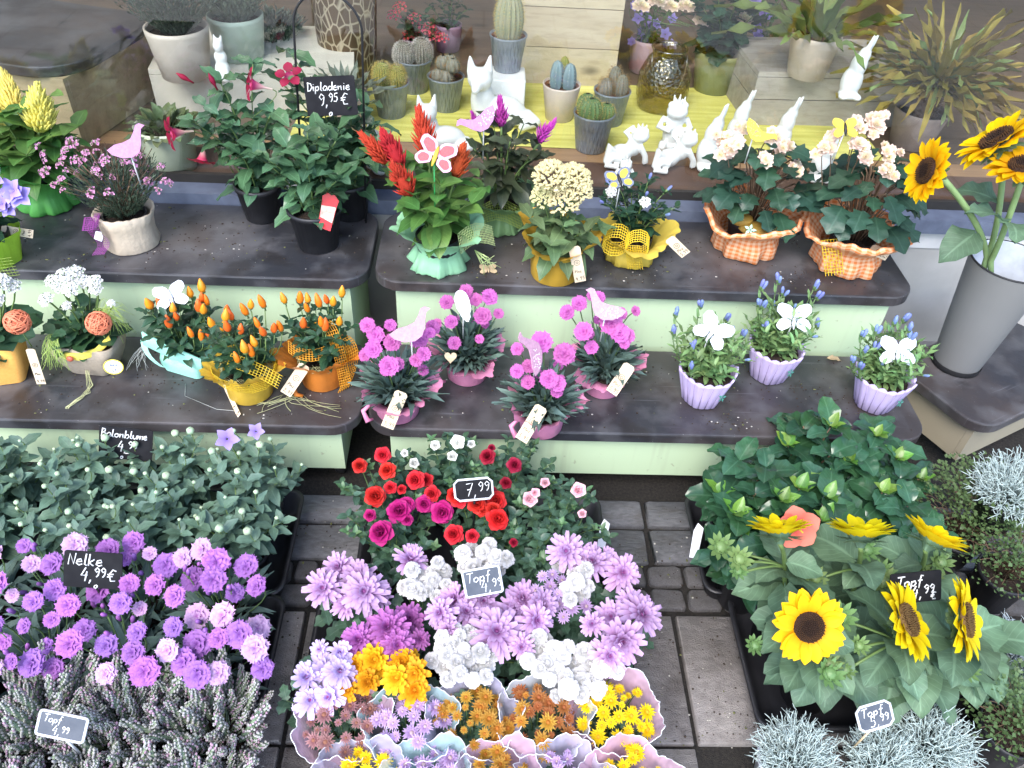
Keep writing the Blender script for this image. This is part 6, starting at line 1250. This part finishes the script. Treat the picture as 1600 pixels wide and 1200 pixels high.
# signs on sticks and paper labels
sign('black slate reading Balonblume 4,99 at the back of the balloon flowers', atY(197, 693, 1.185), [('Balonblume', .03, .68, .24), ('4,^99', .34, .26, .32), ('_', .5, .2, .3), ('o', .4, .02, .16)], .108, .07, .5, .05, -.13, stick=.15)
sign('black slate reading Nelke 4,99 with euro sign in the purple carnations', at(146, 890, .27), [('Nelke', .06, .62, .32), ('4,^99', .28, .2, .36), ('€', .74, .2, .34), ('o', .52, .0, .18)], .098, .066, .6, .05, -.1, stick=.15)
M_slate2 = mat('grey_blue_slate', (.05, .06, .08), (.08, .09, .11), rough=.5, scale=30)
sign('small white framed slate reading Topf 4,99 in the heather', at(98, 1134, .27), [('Topf', .1, .58, .3), ('4,^99', .32, .14, .36)], .072, .038, .75, .0, -.2, True, .1, sm=M_frame, slate=M_slate2)
sign('white framed octagonal slate reading 7,99 among the roses', at(740, 764, .30), [('7,^99', .26, .2, .6)], .074, .044, .5, 0, .12, True, .14, .008)
sign('white framed slate reading Topf 4,99 among the chrysanthemums', at(754, 908, .285), [('Topf', .08, .52, .36), ('4,^99', .42, .12, .42)], .066, .05, .6, 0, .2, True, .14, slate=M_slate2)
sign('black slate reading Topf 4,99 behind the sunflower heads', at(1430, 917, .36), [('Topf', .12, .55, .34), ('4,^99', .4, .15, .4), ('€', .78, .05, .25)], .088, .055, .55, 0, .12, stick=.2)
sign('white framed octagonal slate over the silvery cushion bushes', at(1366, 1118, .24), [('Topf', .12, .54, .34), ('5,^99', .3, .12, .4)], .058, .046, .6, 0, .32, True, .13, .008, sm=M_wood, slate=M_slate2)
for lb, u, v, z, a in (('white paper label on the right rim of the rose tray', 942, 838, .075, -.2), ('white paper label on the left rim of the hibiscus tray', 1088, 845, .11, -.25)):
    mb = MB(); mb.extrude([(-.008, -.038), (.009, -.036), (.01, .03), (-.004, .038), (-.01, .02)], 0, .0008); o = obj('paper_label', mb.mesh('paper_label', M_whitep, False)); o.matrix_basis = board(at(u, v, z), 1.0, 0, a); tag(o, lb, 'label')
# ---------------------------------------------------------------- inside the shop window
ZI = .4305
def figure(name, label, cat, me, loc_, rot=0, s=1, m=None):
    o = obj(name, me); o.location = loc_; o.rotation_euler.z = rot; o.scale = (s, s, s); return tag(o, label, cat)
def inpot(u, v, z=ZI): p = at(u, v, z); p.z = z+.001; return p
# striped cloth
m_, t_, N, L, b = _nodes('yellow_green_cloth'); c = N.new('ShaderNodeTexCoord'); mp = N.new('ShaderNodeMapping'); mp.inputs['Scale'].default_value = (2.5, 45, 1); L.new(c.outputs['Object'], mp.inputs[0]); n = _noise(N, L, 1.4, 4, vec=mp.outputs[0])
L.new(_mix(N, L, _ramp(N, L, n, .35, .65), (.72, .68, .2), (.56, .52, .11)), b.inputs['Base Color']); b.inputs['Roughness'].default_value = .8; _bump(N, L, b, n, .3, .004); M_cloth = m_
mb = MB(); rows = [[(-.55+1.75*i/30, 2.2+.48*j/10, .4335+.0015*noise.noise(V((i*.5, j*.6, 3)))) for i in range(31)] for j in range(11)]; mb.grid(rows); rows2 = [[(x, y, z-.002) for x, y, z in r_] for r_ in rows[:1]]+[rows[0]]; mb.grid(rows2); o = obj('table_cloth', mb.mesh('table_cloth', M_cloth)); tag(o, 'yellow green streaked cloth laid on the window display floor', 'cloth')
# boxes
W_grey = woodmat('grey_weathered_wood', (.42, .38, .33), (.32, .28, .24), (3, 14, 14), .6); W_pale = woodmat('pale_pine', (.55, .46, .33), (.46, .37, .25), (2, 12, 12), .6); W_dim = woodmat('brown_pine', (.42, .33, .2), (.33, .25, .15), (2, 12, 12), .6); W_cream = mat('cream_board', (.7, .66, .58), rough=.6, scale=8)
def crate(label, x0, x1, y0, y1, z0, z1, m, planks=2, rot=0, name='wooden_crate', top=None, plankdir='z'):
    cx, cy = (x0+x1)/2, (y0+y1)/2; t = thing(name, label, 'crate', (cx, cy, z0)); t.rotation_euler.z = rot; a, b_, h = (x1-x0)/2, (y1-y0)/2, z1-z0; th = .015; g_ = .0025
    def pl(lo, hi, nm='plank', mm=None): mb = MB(); mb.box(lo, hi); obj(nm, mb.mesh(nm, mm or m, False), t)
    for k in range(planks):
        za, zb = h*k/planks+g_/2, h*(k+1)/planks-g_/2-(.0155 if k == planks-1 else 0)
        pl((-a, -b_, za), (a, -b_+th, zb)); pl((-a, b_-th, za), (a, b_, zb)); pl((-a, -b_+th+.001, za), (-a+th, b_-th-.001, zb)); pl((a-th, -b_+th+.001, za), (a, b_-th-.001, zb))
    npl = max(1, int(2*b_/.11))
    for k in range(npl): pl((-a, -b_+2*b_*k/npl+.001, h-.015), (a, -b_+2*b_*(k+1)/npl-.001, h), mm=top)
    return t
crate('knotty pine crate standing at the back of the yellow cloth', .11, .44, 2.66, 2.95, ZI, .80, W_pale, 3); crate('grey wooden box right of the glass lantern', .82, 1.30, 2.42, 2.72, ZI, .60, W_grey, 2, .06)
crate('low pale box under the beige planter at the left', -.98, -.40, 2.36, 2.72, ZI, .56, W_cream, 1, .12)
t = bench('dark topped rounded display shelf on the far left inside the window', -1.7, -1.06, 2.06, 2.52, .65, W_dim, .432, -.25, .03, (-1.06, 2.06), rad=.13)
for ch in [c_ for c_ in t.children if c_.name.startswith('caster')]: bpy.data.objects.remove(ch)
t = thing('white_pedestal', 'white square pedestal under the tall cactus', 'pedestal', inpot(790, 172)); obj('block', slab_mesh(-.055, -.055, .055, .055, 0, .115, .006, M_porc), t)
# galvanised pots with cacti
m_, t_, N, L, b = _nodes('embossed_zinc'); uv = N.new('ShaderNodeUVMap'); s_ = N.new('ShaderNodeSeparateXYZ'); L.new(uv.outputs[0], s_.inputs[0])
d1 = _math(N, L, 'SINE', _math(N, L, 'MULTIPLY', _math(N, L, 'ADD', _math(N, L, 'MULTIPLY', s_.outputs[0], 24), _math(N, L, 'MULTIPLY', s_.outputs[1], 9)), 6.283)); d2 = _math(N, L, 'SINE', _math(N, L, 'MULTIPLY', _math(N, L, 'SUBTRACT', _math(N, L, 'MULTIPLY', s_.outputs[0], 24), _math(N, L, 'MULTIPLY', s_.outputs[1], 9)), 6.283))
hh_ = _math(N, L, 'MAXIMUM', d1, d2); L.new(_mix(N, L, _ramp(N, L, _noise(N, L, 30), .35, .65), (.3, .33, .37), (.22, .25, .29)), b.inputs['Base Color']); b.inputs['Roughness'].default_value = .5; b.inputs['Metallic'].default_value = .35; _bump(N, L, b, hh_, .5, .003); M_zinc = m_
ZP = MB(); ZP.lathe([(.04, 0), (.041, .002), (.0545, .098), (.057, .1), (.057, .104), (.053, .104), (.045, .05)], 36); ZPOT = ZP.mesh('pot', M_zinc); BP = MB(); BP.lathe([(.038, 0), (.04, .002), (.0545, .1), (.055, .104), (.051, .104), (.045, .05)], 36); M_rosep = mat('blush_ceramic', (.62, .52, .46), rough=.4, scale=10); BPOT = BP.mesh('pot', M_rosep)
M_tpot = mat('terracotta_liner', (.3, .11, .055), rough=.7)
def cactus_col(t, x, y, r0, h, n, m, spm, sp=2, z0=.09, dens=10, spl=.006, bulge=.5, lean=(0, 0), top=None):
    mb = MB(); prof = [(max(.0008, r0*(sin(pi*min(1, .12+q*.88)**(1.0))**.4 if bulge < .6 else (1-(abs(q-.45)/.56)**2.4)**.5 if abs(q-.45) < .555 else .02)), h*q) for q in [i/14 for i in range(15)]]
    mb.lathe(prof, n*6, 0, lambda a, tt, r_, z_: (r_*(1+.09*cos(n*a)), z_)); o = obj('cactus_body', mb.mesh('cactus_body', m), t, T((x, y, z0)) @ RX(lean[0]) @ RY(lean[1]))
    sp_ = MB(); rr = random.Random(int(x*1e4+h*1e3))
    for k in range(n):
        a = 2*pi*k/n
        for i in range(dens):
            q = (i+.5)/dens; j = min(13, int(q*14)); R_ = prof[j][0]*1.09; p = V((R_*cos(a), R_*sin(a), h*q))
            for _ in range(sp+2): d = (V((cos(a), sin(a), .5*(q-.4)))+V((rr.uniform(-.9, .9), rr.uniform(-.9, .9), rr.uniform(-.9, .9)))).normalized(); sp_.tube([p, p+d*spl*rr.uniform(.6, 1.4)], [.00045, .00015], 3, cap=False)
    obj('spines', sp_.mesh('spines', spm), o, kind='stuff')
M_spy = mat('yellow_spines', (.62, .47, .14), rough=.6); M_spw = mat('white_spines', (.66, .6, .54), rough=.6); M_spb = mat('brown_spines', (.4, .26, .12), rough=.6)
C_gy = mat('cactus_golden', (.3, .27, .06), (.2, .22, .06), rough=.7, scale=30); C_g = mat('cactus_green', (.09, .15, .05), (.12, .19, .06), rough=.6, scale=20); C_bl = mat('cactus_blue', (.16, .23, .25), (.22, .29, .3), rough=.5, scale=30); C_gr = mat('cactus_grey', (.22, .2, .16), (.16, .16, .12), rough=.7, scale=30)
def cpot(label, u, v, pot, build, z=ZI, s=1):
    t = thing('potted_cactus', label, 'cactus', inpot(u, v, z)); t.scale = (s, s, s); obj('pot', pot, t); soil(t, .049, .088, M_redsoil); mb = MB(); mb.lathe([(.051, .085), (.0515, .098), (.0495, .098), (.049, .085)], 30, capb=False); obj('pot_liner', mb.mesh('pot_liner', M_tpot), t); build(t); return t
cpot('twin golden spined cactus in zinc pot nearest the glass at left', 612, 180, ZPOT, lambda t: [cactus_col(t, -.02, -.005, .027, .075, 20, C_gy, M_spy, 3, .085, 14, .007, .4), cactus_col(t, .022, -.005, .024, .068, 20, C_gy, M_spy, 3, .085, 14, .007, .4)])
cpot('two white woolly ball cacti in zinc pot behind the golden twins', 648, 142, ZPOT, lambda t: [cactus_col(t, -.03, -.01, .03, .07, 22, C_gr, M_spw, 4, .085, 14, .006, .4), cactus_col(t, .025, .01, .031, .075, 22, C_gr, M_spw, 4, .085, 14, .006, .4)])
def brainy(t):
    for k in range(7): cactus_col(t, .03*cos(k*2.4)*(k/7)**.5, .03*sin(k*2.4)*(k/7)**.5, .02, .04, 9, C_gr, M_spb, 2, .085+.035*(k % 2), 7, .006, .8)
cpot('lumpy brown cactus in zinc pot beside the white fox', 697, 170, ZPOT, brainy)
cpot('tall ribbed cactus in zinc pot on the white pedestal', 792, 108, ZPOT, lambda t: cactus_col(t, 0, 0, .04, .14, 16, mat('cactus_tall', (.24, .25, .14), (.3, .28, .18), rough=.6), M_spy, 2, .085, 16, .007, .4), ZI+.1165)
def blue2(t): cactus_col(t, -.017, -.002, .019, .085, 7, C_bl, M_spw, 1, .085, 8, .003, .4); cactus_col(t, .019, -.006, .019, .08, 7, C_bl, M_spw, 1, .085, 8, .003, .4); cactus_col(t, .004, .018, .015, .09, 7, C_gy, M_spy, 2, .085, 8, .004, .4)
cpot('blue column cactus pair in blush pot', 873, 185, BPOT, blue2, ZI, 1.05)
cpot('three spiny brown cacti in zinc pot behind the barrel cacti', 950, 192, ZPOT, lambda t: [cactus_col(t, x, y, .019, h_, 12, C_gr, M_spb, 3, .085, 9, .009, .4) for x, y, h_ in ((-.022, -.005, .055), (.005, .015, .085), (.025, -.005, .068))])
cpot('yellow green barrel cacti in zinc pot at the front of the cloth', 922, 232, ZPOT, lambda t: [cactus_col(t, x, y, r_, h_, 14, C_g, M_spy, 2, .082, 10, .005, .8) for x, y, r_, h_ in ((-.012, -.01, .029, .062), (.03, -.005, .022, .048), (-.02, .022, .025, .062))], ZI, 1.06)
# ceramic figurines
def frogloc(u, v): return inpot(u, v, .4375)
figure('frog_figurine', 'white crowned frog king figurine standing with folded arms', 'figurine', FROG_UP, frogloc(1046, 232), 0, s=1.12, m=M_porc); figure('frog_figurine', 'white crowned frog figurine reclining, left one', 'figurine', FROG_LIE, inpot(968, 255, .4375), .1, s=.98, m=M_porc); figure('frog_figurine', 'white crowned frog figurine reclining below the standing frog king', 'figurine', FROG_LIE, inpot(1042, 262, .4375), .15, s=.98, m=M_porc)
figure('frog_figurine', 'white frog figurine half hidden behind the yellow butterfly pick', 'figurine', FROG_UP, inpot(972, 292, .4375), 0, s=.62, m=M_porc)
for u, v, rz, s, lb in ((1100, 262, .3, .95, 'white long eared ceramic hare behind the left begonia'), (1145, 225, .1, .85, 'white long eared ceramic hare standing further back'), (1215, 235, 0, .85, 'white long eared ceramic hare before the grey wooden box'), (1275, 280, 0, .85, 'white long eared ceramic hare between the two begonias')): figure('hare_figurine', lb, 'figurine', BUN, inpot(u, v, .4375), rz, s=s, m=M_porc)
figure('hare_figurine', 'white long eared ceramic hare standing on the grey wooden box', 'figurine', BUN, inpot(1322, 152, .601), 0, s=.9, m=M_porc)
figure('fox_figurine', 'white ceramic fox lying before the white pedestal', 'figurine', FOX, inpot(775, 195, .4375), .1, s=1.25, m=M_porc); figure('fox_figurine', 'white ceramic fox with raised head behind the scarlet plumes', 'figurine', FOX, inpot(690, 232, .4375), .1, s=.95, m=M_porc); figure('fox_figurine', 'small white ceramic fox beside the black wire hoop', 'figurine', FOX, inpot(590, 262, .4375), 1.2, s=.9, m=M_porc)
figure('figurine', 'white upright ceramic figurine between beige and mint planters', 'figurine', BUST, inpot(352, 128, .561), 0, s=1.0, m=M_porc)
figure('fox_figurine', 'white ceramic animal glimpsed behind the front mandevilla', 'figurine', FOX, inpot(430, 285, .4375), 0, s=.8, m=M_porc)
# planters
def planter(label, u, v, z, r0, r1, h, col, fol, seed, fm, ht=.1, sp=.1, n=1500, sz=.016, W=.4, name='planter_plant', bl=None):
    t = thing(name, label, 'potted plant', inpot(u, v, z)); m = mat('glazed_'+label.split()[0]+str(seed), col, rough=.4, scale=9); obj('pot', pot_mesh(r0, r1, h, m, None, rim=.006, n=36), t); soil(t, r1*.92, h-.02)
    if fol == 'needle':
        def fn(q): az = q.uniform(0, 6.283); k = sqrt(q.random()); e = q.random(); R = (r1*.4+sp*e)*k; return V((R*cos(az), R*sin(az), h-.02+ht*e*(1-.3*k*k))), V((cos(az)*.8, sin(az)*.8, .9))
        obj('foliage', scatterleaf(seed, n, fn, sz, fm, W), t, kind='stuff')
    elif fol == 'bush': bush(t, fm, n, ht, sp, 5, sz, 2, h-.02, .15, (.4, -.3), random.Random(seed))
    elif fol == 'rosette':
        rr = random.Random(seed)
        for k in range(n): az = k*2.4; q = sqrt((k+.5)/n); put_leaf(t, fm, V((sp*.5*q*cos(az), sp*.5*q*sin(az), h-.02+.02*(1-q))), az, 1.35-1.1*q, sz*rr.uniform(.8, 1.2), rr)
    return t
M_need = mat('dark_needles', (.05, .075, .05), (.085, .11, .08), rough=.5, scale=50); M_needg = mat('grey_needles', (.16, .2, .15), (.1, .14, .1), rough=.5, scale=50)
planter('beige planter with dark bushy heath on the low pale box', 292, 118, .561, .065, .085, .135, (.58, .5, .43), 'needle', 1, M_need, .14, .11, 2600, .02, .22); planter('mint planter with grey green shrub behind the white figurine', 378, 88, .561, .065, .08, .12, (.42, .5, .42), 'needle', 2, M_needg, .13, .1, 1600, .022, .4)
planter('celadon planter with fleshy succulent behind the pink heath', 272, 262, ZI, .06, .075, .12, (.4, .45, .33), 'rosette', 3, leafset('leaf', leafmat('leaf_succulent', (.15, .2, .09), vein=.05), 'ov', .5, fold=.4), .05, .12, 60, .05)
planter('terracotta pot with blue green succulent behind the wire hoop', 440, 120, ZI, .05, .06, .1, (.42, .26, .17), 'needle', 4, M_need, .12, .07, 1300, .025, .25); planter('small clay pot with grey rosette behind the slate', 470, 160, ZI, .045, .055, .09, (.5, .38, .3), 'rosette', 5, leafset('leaf', LM_grey, 'la', .35), .05, .1, 40, .06); planter('blush pot with grey spiky rosette right of the slate', 545, 200, ZI, .05, .062, .11, (.6, .47, .42), 'rosette', 6, leafset('leaf', leafmat('leaf_grey_spike', (.22, .25, .2), vein=.05), 'la', .2, bend=.3), .05, .1, 45, .085)
t = planter('purple pot with red flowering kalanchoe before the tall patterned vase', 655, 100, ZI, .045, .055, .09, (.26, .12, .2), 'bush', 7, L_kal, .1, .08, 8, .045)
for k, (u, v) in enumerate(((648, 30), (660, 45), (640, 55), (672, 45), (655, 70), (678, 55), (625, 12), (615, 25), (690, 60))): flower(t, F_kalred[0], loc(t, atY(u, v, t.location.y-.02)), V((0, -.5, .9)), 1.1, 'flower_cluster', (0, 0, .12))
planter('mauve pot with dark leaves right of the red kalanchoe', 700, 78, ZI, .04, .05, .09, (.32, .2, .28), 'bush', 8, L_dark, .1, .08, 6, .045)
m_, t_, N, L, b = _nodes('brown_gold_mosaic_vase'); c = N.new('ShaderNodeTexCoord'); v = N.new('ShaderNodeTexVoronoi'); v.feature = 'DISTANCE_TO_EDGE'; v.inputs['Scale'].default_value = 42; mp = N.new('ShaderNodeMapping'); mp.inputs['Scale'].default_value = (1, 1, .55); L.new(c.outputs['Object'], mp.inputs[0]); L.new(mp.outputs[0], v.inputs[0]); e = _ramp(N, L, v.outputs['Distance'], .02, .1)
L.new(_mix(N, L, e, (.5, .42, .3), (.13, .085, .05)), b.inputs['Base Color']); b.inputs['Metallic'].default_value = .5; b.inputs['Roughness'].default_value = .3; _bump(N, L, b, e, -.8, .006); M_mos = m_
t = thing('patterned_vase', 'tall brown and gold vase with cell pattern', 'vase', inpot(548, 128)); mb = MB(); mb.lathe([(.075, 0), (.08, .003), (.09, .1), (.1, .25), (.095, .42), (.08, .5), (.075, .5), (.085, .4)], 48); obj('body', mb.mesh('body', M_mos), t)
# glass lantern
t = thing('glass_lantern', 'amber tinted glass lantern jar with embossed diamonds and wire handle', 'lantern', inpot(1030, 168)); mb = MB(); PR = [(.065, 0), (.072, .006), (.082, .05), (.08, .11), (.062, .155), (.05, .168), (.051, .185), (.054, .188)]
mb.lathe(PR, 48, 0, lambda a, tt, r_, z_: (r_*(1+.022*abs(sin(14*a+z_*90))*abs(sin(14*a-z_*90))*(1 if .004 < z_ < .15 else 0)), z_)); mb.lathe([(r_-.004, z_) for r_, z_ in PR[1:]], 48, 0, capb=False)
obj('jar', mb.mesh('jar', glassmat('amber_glass', (.78, .72, .52), .05, 1.5, 95, .06)), t); mb = MB(); mb.lathe([(.05, .184), (.056, .186), (.057, .19), (.054, .193), (.05, .19)], 40, capb=False); obj('rim', mb.mesh('rim', glassmat('rim_glass', (.8, .78, .66), .05, 1.5, None, .15)), t); mb = MB(); mb.tube([(.055*cos(a), -.02-.05*sin(a), .175-.11*sin(a)) for a in [pi*i/14 for i in range(15)]], .0012, 5); obj('wire_handle', mb.mesh('wire_handle', M_steel), t)
# right hand planters
t = planter('olive green planter with peach begonia behind the lantern', 1112, 140, ZI, .062, .08, .13, (.27, .29, .14), 'bush', 11, L_beg, .2, .14, 10, .085)
for u, v in ((1000, 10), (1045, 10), (1160, 30), (1070, 10), (1095, 32), (1025, 2)):
    p = loc(t, atY(u, v, t.location.y))
    for k in range(3): flower(t, F_beg[k], p+V((.012*k-.01, -.005*k, .006*(k % 2))), V((0, -.6, .7)), 1.15, 'flower', (p.x*.5, p.y*.5, .2) if k == 0 else None)
for lb, u, v, du in (('violet bellflower in pink pot left of the olive planter', 1005, 110, (985, 1050)), ('violet bellflower in pink pot right of the olive planter', 1180, 120, (1150, 1215))):
    t = planter(lb, u, v, ZI, .05, .06, .11, (.5, .33, .36), 'bush', 12+u, L_ov, .18, .12, 9, .035); rr = random.Random(u)
    for k in range(16): p = loc(t, atY(rr.uniform(*du), rr.uniform(0, 85), t.location.y+rr.uniform(-.05, .03))); flower(t, F_star[k % 2], p, V((rr.uniform(-.5, .5), -.6, .5)), rr.uniform(.8, 1.2), 'flower', (p.x*.4, p.y*.4, .14))
L_yuc = leafset('leaf', leafmat('leaf_dracaena', (.19, .25, .08), vein=.1), 'gr', .11, rows=7, bend=1.1, fold=.35); L_yel = leafset('leaf', leafmat('leaf_palm_ochre', (.34, .27, .06), vein=.15), 'gr', .085, rows=6, bend=.5, fold=.4)
t = planter('beige planter with long strap leaves on the grey wooden box', 1258, 118, .601, .055, .072, .12, (.55, .46, .38), 'rosette', 21, L_yuc, .1, .1, 26, .26)
t = thing('palm_plant', 'spiky ochre and green palm in dark pot behind the bucket of sunflowers', 'potted plant', inpot(1420, 225)); obj('pot', pot_mesh(.06, .078, .11, mat('taupe_clay_pot', (.28, .22, .2), rough=.6), None, n=36), t); soil(t, .07, .09); mb = MB(); mb.tube([(0, 0, .08), (.01, 0, .13), (.015, .01, .19)], [.03, .026, .02], 9)
rr = random.Random(9)
for k in range(220): a = rr.uniform(0, 6.28); z = rr.uniform(.09, .19); p = V((.026*cos(a)+.01, .026*sin(a), z)); mb.tube([p, p+V((cos(a), sin(a), .6))*.014], [.0016, .0004], 3)
obj('trunk', mb.mesh('trunk', M_brstem), t)
for k in range(150): az = k*2.4; q = sqrt((k+.5)/150); put_leaf(t, L_yel if k % 3 else L_yuc, V((.015+.01*cos(az), .01*sin(az), .19)), az+rr.uniform(-.2, .2), 1.4-1.7*q, rr.uniform(.2, .3) if k % 3 else rr.uniform(.14, .22), rr)

# ---------------------------------------------------------------- crumbs, petals and bits fallen on the shelves
M_crumb = mat('dry_soil_crumb', (.06, .042, .03), (.03, .022, .017), rough=.95, scale=200); M_bit = mat('pale_plant_bit', (.55, .52, .46), rough=.8); M_bitg = mat('dry_green_bit', (.16, .17, .06), rough=.8); M_bitp = mat('fallen_pink_petal', (.55, .2, .42), rough=.7)
def crumbs(name, x0, x1, y0, y1, z, n, seed):
    rr = random.Random(seed); mb = MB(); cl = [(rr.uniform(x0, x1), rr.uniform(y0, y1)) for _ in range(16)]
    for i in range(n):
        if rr.random() < .6: c = rr.choice(cl); x, y = rr.gauss(c[0], .035), rr.gauss(c[1], .022)
        else: x, y = rr.uniform(x0, x1), rr.uniform(y0, y1)
        if not (x0 < x < x1 and y0 < y < y1): continue
        k = rr.random(); s = rr.uniform(.0006, .0022)*(1.5 if k > .93 else 1); m_ = 0 if k < .74 else 1 if k < .86 else 2
        mb.ell((x, y, z+s*.4), (s*rr.uniform(.7, 1.8), s*rr.uniform(.7, 1.5), s*(.6 if m_ == 0 else .3)), 5, 3, m_)
    o = obj(name, mb.mesh(name, [M_crumb, M_bit, M_bitg, M_bitp])); o['kind'] = 'stuff'; return o
crumbs('soil_crumbs', -1.15, -.27, 1.27, 1.53, Z1, 420, 1); crumbs('soil_crumbs', -1.2, -.27, 1.57, 1.85, Z2, 420, 2); crumbs('soil_crumbs', -.22, 1.02, 1.27, 1.53, Z1, 520, 3); crumbs('soil_crumbs', -.22, 1.03, 1.57, 1.85, Z2, 480, 4)
crumbs('pavement_litter', -.4, -.2, .6, 1.22, .0015, 260, 5); crumbs('pavement_litter', .28, .56, .5, 1.22, .0015, 300, 6)
